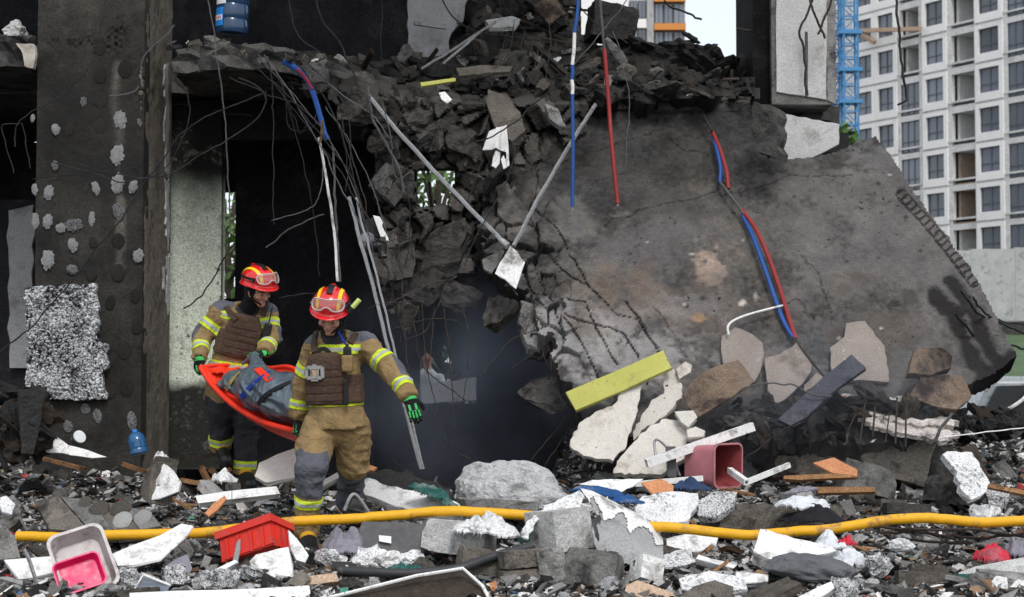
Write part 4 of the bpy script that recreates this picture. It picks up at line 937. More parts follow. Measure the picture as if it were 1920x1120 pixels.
def sdf_obj(name, fn, lo, hi, h, mats, parent=None, idx=None, smooth=True, center=False):
    V, F = snet(fn, lo, hi, h)
    mi = idx(V[F].mean(1)) if idx is not None else None
    o = mk(name, V, F, mats, parent, smooth, mi=mi, center=center); o["_"] = 0; del o["_"]
    return o, V, F
def band(name, VF, c, axis, w, Rr, off, mat, parent, cond=None):
    V, F = VF; c = np.array(c[:]); a = np.array(nrmz(axis)[:]); C = V[F].mean(1) - c; h = C @ a
    k = (np.abs(h) < w / 2 + .02) & (np.linalg.norm(C - np.outer(h, a), axis=1) < Rr)
    if cond is not None: k &= cond(V[F].mean(1))
    Fk = F[k]; u, inv = np.unique(Fk, return_inverse=True); inv = inv.reshape(Fk.shape)
    bm = bmesh.new(); bv = [bm.verts.new(v) for v in V[u]]
    for f in inv:
        try: bm.faces.new([bv[i] for i in f])
        except ValueError: pass
    ca = Vector(c); av = Vector(a)
    for s in (1, -1):
        bmesh.ops.bisect_plane(bm, geom=bm.verts[:] + bm.edges[:] + bm.faces[:], plane_co=ca + av * s * w / 2, plane_no=av * s, clear_outer=True)
    if not bm.faces: bm.free(); return None
    bm.normal_update(); me = bpy.data.meshes.new(name)
    old = bm.verts[:]; nn = {v: v.normal.copy() for v in old}
    bnd = [e for e in bm.edges if e.is_boundary]
    r = bmesh.ops.extrude_edge_only(bm, edges=bnd); ext = [g for g in r['geom'] if isinstance(g, bmesh.types.BMVert)]
    for v in old: v.co += nn[v] * off
    bm.to_mesh(me); bm.free(); me.materials.append(mat)
    me.polygons.foreach_set("use_smooth", np.ones(len(me.polygons), dtype=bool)); me.set_sharp_from_angle(angle=R(50))
    o = bpy.data.objects.new(name, me); COL.objects.link(o); setpar(o, parent); return o
def tape(VF, c, axis, parent, w=.062, Rr=.13, cond=None):
    band("reflective_stripe", VF, c, axis, w, Rr, .004, M['hivis'], parent, cond)
    band("silver_stripe", VF, c, axis, w * .34, Rr, .0062, M['silver'], parent, cond)
def glove(wrist, d, n, thumb, curl, parent, spread=.15, sc=1.0, green=True):
    d = nrmz(d); n = Vector(n); n = (n - d * n.dot(d)).normalized(); s = d.cross(n); w = Vector(wrist); Mx = np.array([s[:], d[:], n[:]]).T
    segs = []; back = []
    for i, L in enumerate((.074, .084, .079, .062)):
        q = w + d * .098 * sc + s * ((-.031 + .0207 * i) * -thumb * sc); a = 0; dirx = d + s * (-thumb) * (-.031 + .0207 * i) * spread * 22 * .3
        for j, fr in enumerate((.46, .30, .24)):
            a += R(curl[j]); dd = (dirx.normalized() * math.cos(a) - n * math.sin(a)); q2 = q + dd * L * fr * sc
            segs.append((q, q2, (.0125 - .0012 * j) * sc, (.0113 - .0012 * j) * sc)); 
            if j < 2: back.append((q, q2))
            q = q2
    tq = w + d * .028 * sc + s * thumb * .036 * sc; td = (d * .62 + s * thumb * .62 - n * .45).normalized(); t2 = tq + td * .045 * sc; td2 = (d * .85 + s * thumb * .18 - n * .5).normalized()
    segs += [(tq, t2, .0155 * sc, .0135 * sc), (t2, t2 + td2 * .034 * sc, .0135 * sc, .011 * sc)]
    pc = w + d * .055 * sc - n * .004
    def fn(P):
        v = rbox(P, pc, np.array((.043, .056, .019)) * sc, .017 * sc, Mx)
        v = smin(v, cone(P, w - d * .030 * sc, w + d * .01, .040 * sc, .034 * sc, (n, 1.25)), .018)
        f = np.full(len(P), 9.)
        for a, b, ra, rb in segs: f = np.minimum(f, cone(P, a, b, ra, rb))
        return smin(v, f, .009) + .0012 * fbm(P, 60, 2, 3)
    def idx(C):
        r = np.zeros(len(C), int)
        if not green: return r
        Q = (C - np.array(w[:])) @ Mx
        for a, b in back:
            a_ = np.array(a[:]); b_ = np.array(b[:]); t = np.clip((C - a_) @ (b_ - a_) / ((b_ - a_) @ (b_ - a_)), .1, .92); D = C - a_ - t[:, None] * (b_ - a_)
            r |= ((np.linalg.norm(D - np.outer(D @ np.array(n[:]), np.array(n[:])), axis=1) < .0062 * sc) & (D @ np.array(n[:]) > .004)).astype(int)
        r |= ((Q[:, 1] > -.08 * sc) & (Q[:, 1] < -.022 * sc)).astype(int) | ((Q[:, 1] > -.012 * sc) & (Q[:, 1] < .018 * sc) & (Q[:, 2] > -.01)).astype(int)
        r |= ((Q[:, 1] > .05 * sc) & (Q[:, 1] < .092 * sc) & (Q[:, 2] > .012) & (np.abs(np.abs(Q[:, 0] / sc) - .021) < .007)).astype(int)
        return r
    c = np.array((w + d * .06)[:]); return sdf_obj("glove", fn, c - .17 * sc, c + .17 * sc, .0042, [M['glove'], M['glove_green']], parent, idx)[0]
def helmet(c, f, u, parent, torch=False, seed=0):
    s, f, u = frame(f, u); f, u = (f * math.cos(R(13)) + u * math.sin(R(13))).normalized(), (u * math.cos(R(13)) - f * math.sin(R(13))).normalized(); Mx = np.array([s[:], f[:], u[:]]).T; c = Vector(c); hc = c + u * .068 - f * .004; RX, RY_, RZ = .121, .144, .112
    def fn(P):
        Q = (P - np.array(hc[:])) @ Mx
        dome = ellip(Q, (0, 0, 0), (RX, RY_, RZ)); dome = smax(dome, -(Q[:, 2] + .035), .01)
        br = ellip(Q - np.stack([0 * Q[:, 0], 0 * Q[:, 0], -.030 - .16 * np.clip(Q[:, 1] - .06, 0, 1) - .12 * np.clip(-Q[:, 1] - .08, 0, 1)], 1), (0, .012, 0), (RX + .018, RY_ + .026, .016))
        ridge = rbox(Q, (0, -.015, RZ - .006), (.016, .065, .010), .008)
        v = smin(smin(dome, br, .022), ridge, .02)
        return smax(v, -ellip(Q, (0, -.002, -.02), (RX - .012, RY_ - .012, RZ - .014)), .004)
    o, _, _ = sdf_obj("helmet", fn, np.array(hc[:]) - .21, np.array(hc[:]) + .21, .0052, [M['helmet']], parent)
    def E(x, th, k=0.0):                                   # point on the dome: x sideways, th angle from front over the top
        q = math.sqrt(max(1 - (x / RX) ** 2, .02)); p = Vector((x, RY_ * q * math.cos(th), RZ * q * math.sin(th))); nn = Vector((x / RX ** 2, p.y / RY_ ** 2, p.z / RZ ** 2)).normalized()
        p += nn * k; return hc + s * p.x + f * p.y + u * p.z, s * nn.x + f * nn.y + u * nn.z
    for x in (-.068, .068):
        pts = [E(x, R(a), .001) for a in range(2, 160, 12)]; ribbon("reflective_band", [p for p, _ in pts], [q for _, q in pts], .025, .004, M['helmet_yellow'], o, 2)
    pts = [E(0, R(a), .006) for a in range(58, 132, 8)]; ribbon("crest", [p for p, _ in pts], [q for _, q in pts], .042, .005, M['black'], o, 2)
    def H(ph, z, k):                                       # point round the dome at yaw ph and height z
        q = math.sqrt(max(1 - (z / RZ) ** 2, .02)); p = Vector((RX * q * math.sin(ph), RY_ * q * math.cos(ph), z)); nn = Vector((p.x / RX ** 2, p.y / RY_ ** 2, p.z / RZ ** 2)).normalized(); p += nn * k
        return hc + s * p.x + f * p.y + u * p.z
    ou = [(-50, .030), (-48, .050), (-38, .060), (0, .062), (38, .060), (48, .050), (50, .030), (42, .008), (28, .003), (14, .009), (7, .022), (0, .026), (-7, .022), (-14, .009), (-28, .003), (-42, .008), (-50, .030)]
    g = tube("goggles", [H(R(a), z, .022) for a, z in ou], .0062, M['goggle_frame'], o, 6, 4)
    V, F = [], []; na = 21
    for i in range(na):
        a = -50 + 100 * i / (na - 1); t_ = np.interp(a, [-52, -40, 40, 52], [.040, .059, .059, .040]); b_ = np.interp(a, [-50, -28, -14, -7, 7, 14, 28, 50], [.022, .005, .011, .024, .024, .011, .005, .022])
        for j in range(5): V.append(H(R(a), b_ + (t_ - b_) * j / 4, .026))
    for i in range(na - 1):
        for j in range(4): F.append((i * 5 + j, i * 5 + j + 1, (i + 1) * 5 + j + 1, (i + 1) * 5 + j))
    mk("lens", V, F, M['lens'], g, True)
    pts = [H(R(a), .028, .007) for a in range(52, 310, 14)]; ribbon("goggle_strap", pts, [(p - hc) for p in pts], .018, .003, M['glove'], o, 2)
    for sg in (-1, 1):
        j = c - u * .112 + f * .072
        tube("chin_strap", [hc + s * sg * .105 - u * .03 + f * .015, c + s * sg * .082 - u * .06 + f * .03, j + s * sg * .02], .0075, M['glove'], o, 6, 5)
        a_ = H(R(62 * sg), .015, .012); tube("strap_clip", [a_, a_ + u * .004 + s * sg * .012], .014, M['black'], o, 8, 2)
    if torch:
        a = H(R(66), -.012, .026); b = a + s * .062 + u * .080 - f * .02
        t = tube("torch", [a.lerp(b, .3), b], .017, M['torch'], o, 9, 4); tube("torch_head", [a.lerp(b, -.02), a.lerp(b, .34)], [.021, .018], M['black'], t, 10, 2); tube("torch_clip", [a.lerp(b, .4), H(R(80), .02, .0)], .013, M['black'], t, 7, 2)
    br = [hc + f * (RY_ + .012) - u * .052 + s * x - f * abs(x) * .3 for x in (-.026, -.008, .010, .026)]
    for k_, q in enumerate(br):
        tube("pen_mark", [q + u * .009 + f * .010, q - u * .002 + f * .014, q + s * .007 + u * .003 + f * .013], .0012, M['label_white'], o, 4, 2)
    return o
def firefighter(label, J, opt):
    H_, f, u = J['head'], J['face'], J['hup']; s, f, u = frame(f, u); Mh = np.array([s[:], f[:], u[:]]).T; c = np.array(H_[:])
    ts, tf, tu = frame(J['tf'], J['neck'] - J['pelvis']); Mt = np.array([ts[:], tf[:], tu[:]]).T
    foot = (J['ankA'] + J['ankB']) / 2
    A = {k: np.array(v[:]) for k, v in J.items() if isinstance(v, Vector)}; sq = (tf, 1.32)
    chest = J['pelvis'].lerp(J['neck'], .66)
    def fbody(P):
        Q = (P - c) @ Mh
        h = ellip(Q, (0, -.005, .02), (.074, .094, .098)); h = smin(h, cone(Q, (0, .035, -.045), (0, .066, -.092), .056, .034), .03)
        h = smin(h, cone(Q, (-.05, .0, -.05), (.05, .0, -.05), .03, .03), .03)
        h = smin(h, ellip(Q, (0, .082, .012), (.058, .012, .010)), .014)                                  # brow
        for e in (-1, 1):
            h = smax(h, -ellip(Q, (e * .031, .103, -.010), (.020, .016, .013)), .010); h = smin(h, ellip(Q, (e * .031, .079, -.010), (.0135, .0125, .0105)), .004)
            h = smin(h, ellip(Q, (e * .045, .068, -.036), (.024, .022, .018)), .02)                        # cheek
            h = smin(h, ellip(Q, (e * .077, -.008, -.018), (.010, .022, .032)), .008)                      # ear
        h = smin(h, cone(Q, (0, .086, .0), (0, .108, -.040), .009, .0145), .012); h = smin(h, cone(Q, (-.013, .093, -.043), (.013, .093, -.043), .008, .008), .008)
        h = smin(h, ellip(Q, (0, .089, -.066), (.018, .012, .0055)), .006); h = smin(h, ellip(Q, (0, .087, -.078), (.020, .012, .007)), .005)
        h = smax(h, -ellip(Q, (0, .104, -.0718), (.017, .010, .0018)), .004)
        h = smin(h, ellip(Q, (0, .074, -.103), (.022, .020, .016)), .016)                                 # chin
        b = cone(P, H_ - f * .01 - u * .06, J['neck'] - tu * .04, .055, .062)
        b = smin(b, cone(P, J['neck'] - tu * .10, J['pelvis'], .155, .14, sq), .05)
        for k in 'AB':
            b = smin(b, cone(P, A['sh' + k], A['el' + k], .058, .046), .04); b = smin(b, cone(P, A['el' + k], A['wr' + k], .045, .032), .02)
            b = smin(b, cone(P, A['wr' + k], A['wr' + k] + np.array(nrmz(J['hand' + k])[:]) * .09, .03, .026), .02)
            b = smin(b, cone(P, A['hip' + k], A['kn' + k], .085, .06), .04); b = smin(b, cone(P, A['kn' + k], A['ank' + k], .058, .042), .02)
            b = smin(b, cone(P, A['ank' + k], A['toe' + k], .042, .03), .02)
        return smin(h, b, .02)
    lo = np.min([A[k] for k in A if k not in ('face', 'hup', 'tf', 'handA', 'handB')], 0) - .25; hi = np.max([A[k] for k in A if k not in ('face', 'hup', 'tf', 'handA', 'handB')], 0) + .25
    def bidx(C):
        Q = (C - c) @ Mh; r = np.zeros(len(C), int); hd = np.linalg.norm(Q, axis=1) < .15
        for e in (-1, 1):
            r[hd & (np.abs(Q[:, 0] - e * .031) < .0105) & (np.abs(Q[:, 2] + .0115) < .0045) & (Q[:, 1] > .08)] = 1
            r[hd & (np.abs(Q[:, 0] - e * .033) < .019) & (np.abs(Q[:, 2] - .012) < .0048) & (Q[:, 1] > .06)] = 1
        r[hd & (np.linalg.norm((Q - (0, .092, -.073)) / (.018, .03, .007), axis=1) < 1)] = 2
        r[(Q[:, 2] > .03) & hd & (Q[:, 1] < .05)] = 1
        r[~hd & (np.abs(Q[:, 2]) > .13)] = 3
        return r
    hv, hf_ = snet(fbody, c - .16, c + .17, .0046); bv_, bf_ = snet(lambda P: np.maximum(fbody(P), .125 - np.linalg.norm(P - c, axis=1)), lo, hi, .0135)
    V = np.concatenate([hv, bv_]); F = np.concatenate([hf_, bf_ + len(hv)])
    body = mk("person", V, F, [M['skin'], M['eye'], M['lip'], M['suit_dark']], None, True, mi=bidx(V[F].mean(1)), center=False)
    body.data.transform(Matrix.Translation(-foot)); body.location = foot
    tag(body, label, "person")
    def wr_(P, sd):
        Q = P + np.stack([fbm(P, 3, 1, sd + k) for k in range(3)], 1) * .09
        return .010 * fbm(P, 7, 3, sd) + .030 * (np.minimum(np.abs(fbm(Q * [.7, .7, 2.0], 6, 2, sd + 9)), .4) - .2) + .016 * (np.minimum(np.abs(fbm(Q * [1.5, 1.5, 1.2], 9, 2, sd + 5)), .35) - .17)
    nk = J['neck']
    # hood between helmet and collar
    def fhood(P):
        Q = (P - c) @ Mh; v = ellip(Q, (0, -.02, -.01), (.088, .098, .118)); v = smin(v, cone(P, H_ - f * .015 - u * .07, nk - tu * .03, .066, .080), .03)
        return smax(v, -ellip(Q, (0, .10, -.03), (.067, .115, .125)), .012)
    sdf_obj("hood", fhood, c - .28, c + .26, .007, [M['black_cloth']], body)
    jw = opt.get('jw', 1.0)
    def fjack(P, wrink=True):
        v = cone(P, nk - tu * .13, J['pelvis'] + tu * .02, .172 * jw, .178 * jw, sq); v = smin(v, cone(P, J['pelvis'] + tu * .03, J['pelvis'] - tu * .12, .176 * jw, .214 * jw, sq), .03)
        v = smin(v, cone(P, A['shA'], A['shB'], .088, .088), .06); v = smin(v, cone(P, nk - tu * .10, nk - tu * .035, .125, .088, (tf, 1.1)), .05)
        for k in 'AB':
            w = cone(P, A['sh' + k], A['el' + k], .090, .075); w = smin(w, cone(P, A['el' + k], A['wr' + k], .075, .063), .03)
            v = smin(v, w, .035)
        v = smax(v, -((P - np.array((J['pelvis'] - tu * .135)[:])) @ np.array(tu[:])), .012)
        v = smin(v, np.maximum(np.abs(cone(P, nk - tu * .06, nk + tu * .035, .098, .094, (tf, 1.05))) - .008, np.abs((P - np.array((nk - tu * .012)[:])) @ np.array(tu[:])) - .055), .012)     # standing collar
        for k in 'AB':
            dr = A['wr' + k] - A['el' + k]; dr /= np.linalg.norm(dr); v = smax(v, np.where(np.linalg.norm(P - A['wr' + k], axis=1) < .2, (P - A['wr' + k]) @ dr - .035, -9), .008)
        v = smax(v, -cone(P, H_ - f * .01 - u * .07, nk - tu * .06, .082, .082), .008)
        return v + (wr_(P, opt['seed']) if wrink else 0)
    ext = lambda L: (np.min(L, 0) - .2, np.max(L, 0) + .2)
    jl, jh = ext([A[k] for k in ('shA', 'shB', 'elA', 'elB', 'wrA', 'wrB', 'neck', 'pelvis')])
    def jidx(C):
        r = np.zeros(len(C), int); h = (C - np.array(nk[:])) @ np.array(tu[:])
        for k, e in (('A', -1), ('B', 1)):
            r[(np.linalg.norm(C - (A['sh' + k] + np.array((tu * .07 - ts * e * .02)[:])), axis=1) < .105) & (h > -.125)] = 1
            a, b = A['el' + k], A['wr' + k]; t = (C - a) @ (b - a) / ((b - a) @ (b - a)); d0 = A['sh' + k]; t2 = (C - d0) @ (a - d0) / ((a - d0) @ (a - d0))
            out = (C - a) @ np.array((ts * e * .8 - tf * .35 + Vector((0, 0, .25)))[:]); near = np.linalg.norm(C - a, axis=1) < .135
            r[near & (out > .022) & (t < .58) & (t2 > .55)] = 1
        return r
    jk, JV, JF = sdf_obj("jacket", fjack, jl - .05, jh, .0075, [M['suit'], M['suit_grey']], body, jidx)
    fj = lambda P: fjack(P, True)
    for k in 'AB':
        sh, el, wr = J['sh' + k], J['el' + k], J['wr' + k]
        tape((JV, JF), sh.lerp(el, opt.get('up', .60)), el - sh, jk, .070, .125); tape((JV, JF), el.lerp(wr, .66), wr - el, jk, .062, .115)
    arm = lambda C: np.min([np.minimum(cone(C, A['sh' + k], A['el' + k], .085, .075), cone(C, A['el' + k], A['wr' + k], .075, .06)) for k in 'AB'], 0)
    tape((JV, JF), chest + tu * opt.get('cb', .07), tu + ts * .02, jk, .060, .40, lambda C: arm(C) > .022)
    tape((JV, JF), J['pelvis'] - tu * opt.get('hb', .045), tu + ts * opt.get('ht', 0), jk, .058, .40, lambda C: arm(C) > .022)
    def ftr(P):
        pv = A['pelvis'] - np.array((tu * .05)[:]); v = cone(P, A['hipA'] , A['hipB'], .108, .108); v = smin(v, cone(P, pv, pv - np.array([0, 0, .04]), .138, .138, (tf, 1.25)), .05)
        for k in 'AB':
            w = smin(cone(P, A['hip' + k], A['kn' + k], .128, .100), cone(P, A['kn' + k], A['ank' + k], .100, .080), .03); v = smin(v, w, .03)
            th = A['hip' + k] * .45 + A['kn' + k] * .55; side = np.array((ts * (-1 if k == 'A' else 1))[:]); v = smin(v, ellip(P, th + side * .075, (.055, .075, .095)), .02)      # thigh pocket
            dr = A['ank' + k] - A['kn' + k]; dr = dr / np.linalg.norm(dr); v = smax(v, np.where(np.linalg.norm(P - A['ank' + k], axis=1) < .22, (P - A['ank' + k]) @ dr - .02, -9), .008)
        return v + wr_(P, opt['seed'] + 3) * 1.1
    tl, th = ext([A[k] for k in ('hipA', 'hipB', 'knA', 'knB', 'ankA', 'ankB', 'pelvis')])
    def tidx(C):
        r = np.zeros(len(C), int)
        for k in 'AB':
            kn, an, hp = A['kn' + k], A['ank' + k], A['hip' + k]; t = (C - kn) @ (an - kn) / ((an - kn) @ (an - kn)); nearer = np.linalg.norm(C - kn - np.clip(t, 0, 1)[:, None] * (an - kn), axis=1) < .16
            lo_, hi_ = opt['knee' + k]; r[nearer & (t > lo_) & (t < hi_) & ((C - kn - np.clip(t, 0, 1)[:, None] * (an - kn)) @ np.array((-tf)[:]) < opt.get('kw', .05))] = 1
        return r
    tr, TV, TF = sdf_obj("trousers", ftr, tl, th, .0078, [M['suit'], M[opt.get('kmat', 'suit_grey')]], body, tidx)
    for k in 'AB':
        if opt.get('shin' + k): tape((TV, TF), J['kn' + k].lerp(J['ank' + k], opt['shin' + k]), J['ank' + k] - J['kn' + k], tr, .062, .14)
    for k in 'AB':
        an, to = J['ank' + k], J['toe' + k]; hz = (to - an); 
        def fb(P):
            v = smin(cone(P, an + Vector((0, 0, .12)), an, .062, .058), cone(P, an, to, .056, .044), .03); v = smin(v, cone(P, an - Vector((0, 0, .025)) - hz * .2, to - Vector((0, 0, .01)), .048, .05), .02)
            return v
        def bi(C): return ((np.linalg.norm(C - np.array((an.lerp(to, .30) + Vector((0, 0, .03)))[:]), axis=1) < .060)).astype(int)
        bl, bh = ext([A['ank' + k], A['toe' + k]]); sdf_obj("boot", fb, bl, bh, .007, [M['boot'], M['boot_yellow']], body, bi)
    for k, e in (('A', opt['thA']), ('B', opt['thB'])):
        glove(J['wr' + k] + nrmz(J['wr' + k] - J['el' + k]) * .028, J['hand' + k], J['back' + k], e, opt['curl' + k], body)
    helmet(H_, f, u, body, opt.get('torch'), opt['seed'])
    # plate carrier
    pc = chest - tu * opt.get('vd', .05) + tf * opt.get('vf', .142) + ts * opt.get('vs', 0); hx, hz = opt.get('vx', .148), opt.get('vz', .18)
    def fvest(P):
        Q = (P - np.array(pc[:])) @ Mt; sl = np.clip((Q[:, 2] - hz * .35) / (hz * .65), 0, 1) * .045; Q = Q.copy(); Q[:, 0] += np.sign(Q[:, 0]) * sl * np.clip(np.abs(Q[:, 0]) / .06, 0, 1); Q[:, 1] += Q[:, 0] ** 2 * 1.3
        v = rbox(Q, (0, 0, 0), (hx, .036, hz), .024)
        hh = (P - np.array((pc - tu * hz * .42)[:])) @ np.array(tu[:]); cb = np.maximum(fjack(P, False) - .016, np.abs(hh) - .095); cb = np.maximum(cb, .035 - arm(P))
        return smin(v, cb, .012) + .0035 * fbm(P, 14, 3, 5)
    vl = np.array(pc[:]); vo, _, _ = sdf_obj("plate_carrier", fvest, vl - .40, vl + .40, .0072, [M['vest']], body)
    for k in range(opt.get('rows', 5)):
        zz = hz * (.45 - .30 * k); pts = []
        for i in range(9):
            x = -hx * .9 + hx * 1.8 * i / 8
            if zz > hz * .3: x *= .86
            pts.append(pc + ts * x + tf * (.036 - x * x * 1.3) + tu * zz)
        ribbon("webbing", pts, tf, .024, .005, M['vest_strap'], vo, 2)
    for pth in opt['straps']: draped("shoulder_strap", lambda P: np.minimum(fj(P), fvest(P)), pth, opt.get('sw', .042), .012, M['vest_strap'], vo, .004)
    return body, jk, vo, fj, fvest, (ts, tf, tu, pc)
M['eye'] = m_plain("dark_eye_and_brow", (.03, .018, .014), .35, bump=0)
M['lip'] = m_plain("lips", (.34, .13, .11), .5, bump=0)
Y0 = 11.0
FA = dict(head=W(620, 588, 10.86), face=Vector((-.10, -.80, -.58)), hup=Vector((0.05, -.5, .85)), neck=W(628, 634, 11.0), pelvis=W(630, 764, 11.0), tf=Vector((-.16, -.96, -.06)),
    shA=W(594, 652, 11.06), elA=W(568, 722, 11.14), wrA=W(559, 775, 11.16), handA=Vector((-.05, -.1, -1)), backA=Vector((-.85, -.5, .1)),
    shB=W(686, 650, 11.02), elB=W(737, 697, 10.88), wrB=W(765, 741, 10.72), handB=Vector((.30, -.30, -.9)), backB=Vector((.1, -.93, .35)),
    hipA=W(598, 806, 11.0), knA=W(583, 880, 10.80), ankA=W(575, 1000, 10.92), toeA=W(584, 1035, 10.66),
    hipB=W(658, 806, 11.04), knB=W(663, 876, 11.12), ankB=W(652, 945, 11.42), toeB=W(668, 975, 11.36))
b, jk, vo, fj, fv, fr = firefighter("firefighter walking in front with his arm stretched out, green glove and head bowed", FA, dict(seed=3, kneeA=(-.26, .40), kneeB=(.05, 2), shinA=.50, thA=1, thB=-1, curlA=(50, 55, 40), curlB=(14, 24, 18),
    torch=True, straps=[[(594, 622), (590, 640), (590, 662)], [(684, 608), (668, 626), (656, 644)]], vs=-.035, vx=.140, vz=.175, vd=.105, vf=.150, cb=.085, hb=-.045, jw=1.0, rows=5))
ts, tf, tu, pc = fr
dv = vo
q = pc + tf * .047 + tu * .045 - ts * .052                                # grey device frame on the vest
mb = MB(); Mv = Matrix((ts, tf, tu)).transposed()
for cx_, cz_, hx_, hz_ in ((0, .034, .050, .011), (0, -.034, .050, .011), (-.054, 0, .011, .036), (.054, 0, .011, .036), (0, .049, .012, .006), (0, -.047, .024, .009), (-.024, 0, .005, .026), (.025, 0, .005, .026)):
    mb.box(q + ts * cx_ + tu * cz_, (hx_, .011, hz_), Mv)
mount = mb.build("device_mount", M['grey_plastic'], vo)
mb = MB(); mb.box(q - tf * .004, (.045, .006, .027), Mv); mb.build("screen", M['black'], mount)
mb = MB(); mb.box(q + tf * .003, (.017, .004, .024), Mv); mb.build("inner_plate", M['card'], mount)
q = pc + ts * .165 + tu * .10 + tf * .015
def pouch(name, q, h, mat, rad=.012):
    return sdf_obj(name, lambda P: rbox(P, q, h, rad, np.array([ts[:], tf[:], tu[:]]).T), np.array(q[:]) - .17, np.array(q[:]) + .17, .006, [mat], vo)[0]
po = pouch("pouch", q, (.036, .03, .055), M['suit']); rd = pouch("radio", q + tu * .075, (.026, .022, .035), M['black'])
tube("radio_knob", [q + tu * .10, q + tu * .125], .011, M['black'], vo, 8, 2); tube("radio_cable", [q + tu * .11, q + tu * .16 - ts * .03, q + tu * .21 - ts * .055 + tf * .01], .007, M['strap_blue'], vo, 6, 5)
pouch("side_strap", pc + ts * .148 - tu * .09 + tf * .02, (.014, .022, .085), M['black'], .006)
ribbon("drag_handle", [pc + ts * x + tu * (.17 + .028 * (1 - (x / .045) ** 2)) + tf * .01 for x in (-.045, -.02, 0, .02, .045)], tf, .03, .008, M['black'], vo, 3)
FB_ = dict(head=W(484, 541, 12.66), face=Vector((.70, -.52, -.46)), hup=Vector((.2, -.35, .9)), neck=W(462, 582, 12.85), pelvis=W(440, 682, 12.85), tf=Vector((.16, -.96, -.14)),
    shA=W(413, 588, 12.86), elA=W(379, 632, 12.84), wrA=W(374, 668, 12.66), handA=Vector((.12, -.12, -1)), backA=Vector((-.5, -.85, .1)),
    shB=W(500, 590, 12.92), elB=W(510, 632, 12.84), wrB=W(497, 658, 12.64), handB=Vector((-.85, -.35, -.25)), backB=Vector((.0, -.5, .85)),
    hipA=W(415, 716, 12.85), knA=W(414, 768, 12.70), ankA=W(414, 838, 12.86), toeA=W(424, 862, 12.66),
    hipB=W(452, 716, 12.88), knB=W(464, 788, 12.72), ankB=W(457, 884, 12.74), toeB=W(470, 908, 12.52))
b2, jk2, vo2, fj2, fv2, fr2 = firefighter("firefighter following at the rear of the stretcher, looking down, with a plain brown plate carrier", FB_, dict(seed=14, kneeA=(-.25, .80), kneeB=(-.35, .78), kmat='suit_dark', kw=.3, shinA=.78, shinB=.86, thA=1, thB=-1, curlA=(60, 60, 40), curlB=(40, 40, 30),
    straps=[[(424, 576), (430, 584), (437, 592), (443, 600)], [(500, 566), (497, 580), (492, 592)]], vs=.01, vx=.140, vz=.172, vd=.045, vf=.150, cb=.08, hb=.005, ht=-.10, up=.52, rows=5))
ts, tf, tu, pc = fr2
q = pc + ts * .175 + tu * .07 + tf * .0
r2 = sdf_obj("radio", lambda P: rbox(P, q, (.030, .024, .075), .01, np.array([ts[:], tf[:], tu[:]]).T), np.array(q[:]) - .15, np.array(q[:]) + .15, .006, [M['black']], vo2)[0]
tube("antenna", [q + tu * .07, q + tu * .20], .006, M['black'], vo2, 6, 2)
# ------------------------------------------------------------------ stretcher and body bag
LR = [(376, 690, 12.56), (398, 722, 12.40), (438, 760, 12.10), (490, 790, 11.75), (543, 806, 11.38), (560, 806, 11.24)]
RR = [(470, 672, 12.80), (500, 690, 12.62), (548, 690, 12.30), (600, 730, 11.90), (640, 765, 11.62), (655, 780, 11.5)]
Lp = smooth_path([W(*p) for p in LR], 6); Rp = smooth_path([W(*p) for p in RR], 6)
st = empty("rescue_stretcher", (Lp[15] + Rp[15]) / 2 - Vector((0, 0, .2)), "bright orange flexible rescue stretcher carried between the two firefighters", "stretcher")
tube("rim", Lp, .021, M['stretcher'], st, 8, 0); tube("rim", Rp, .017, M['stretcher'], st, 8, 0)
nP = len(Lp); Pg = np.empty((nP, 13, 3))
for i in range(nP):
    for j in range(13):
        t = j / 12; p = Lp[i].lerp(Rp[i], t); p.z -= .17 * math.sin(math.pi * t) ** .7 * min(1, (i + 3) / 8); Pg[i, j] = p
grid_sheet("bed", Pg, np.ones((nP - 1, 12), bool), np.array([0, 0, -.008]), M['stretcher'], st, None, True)
fa = np.empty((25, 13, 3)); c0, c1, c2, c3 = W(374, 688, 12.56), W(458, 686, 12.80), W(402, 724, 12.38), W(462, 706, 12.58)
for i in range(25):
    for j in range(13): fa[i, j] = c0.lerp(c1, i / 24).lerp(c2.lerp(c3, i / 24), j / 12) + Vector((0, 0, .012 * math.sin(i * .7)))
hm = np.ones((24, 12), bool); ii, jj = np.meshgrid(np.arange(24), np.arange(12), indexing='ij'); hm[((ii - 6) / 3.2) ** 2 + ((jj - 5.5) / 2.6) ** 2 < 1] = False; hm[((ii - 18) / 3.0) ** 2 + ((jj - 5.5) / 2.2) ** 2 < 1] = False
grid_sheet("handle_flap", fa, hm, np.array([0, .006, -.006]), M['stretcher'], st, None, True); tube("rim", [c0, c0.lerp(c1, .5) + Vector((0, 0, .01)), c1], .014, M['stretcher'], st, 8, 4)
BC = [(W(422, 718, 12.38), .055), (W(452, 716, 12.28), .11), (W(488, 730, 12.02), .165), (W(535, 745, 11.75), .185), (W(590, 762, 11.5), .16)]
def fbag(P):
    v = np.full(len(P), 9.)
    for (a, ra), (b_, rb) in zip(BC[:-1], BC[1:]): v = smin(v, cone(P, a, b_, ra, rb, ((0, 0, 1), 1.12)), .05)
    v = smin(v, cone(P, W(482, 700, 12.2), W(474, 668, 12.42), .085, .022), .05); v = smin(v, cone(P, W(474, 668, 12.42), W(455, 682, 12.5), .03, .02), .03)
    Q = P @ np.array([[.7, .5, .3], [-.5, .8, -.2], [.3, .1, 1.]])
    return v + .030 * (np.minimum(np.abs(fbm(Q * [.6, 1, 1.9], 5, 2, 66)), .35) * 2 - .4) + .012 * (np.minimum(np.abs(fbm(Q * [2.4, .5, .9], 8, 2, 61)), .3) * 2 - .3)
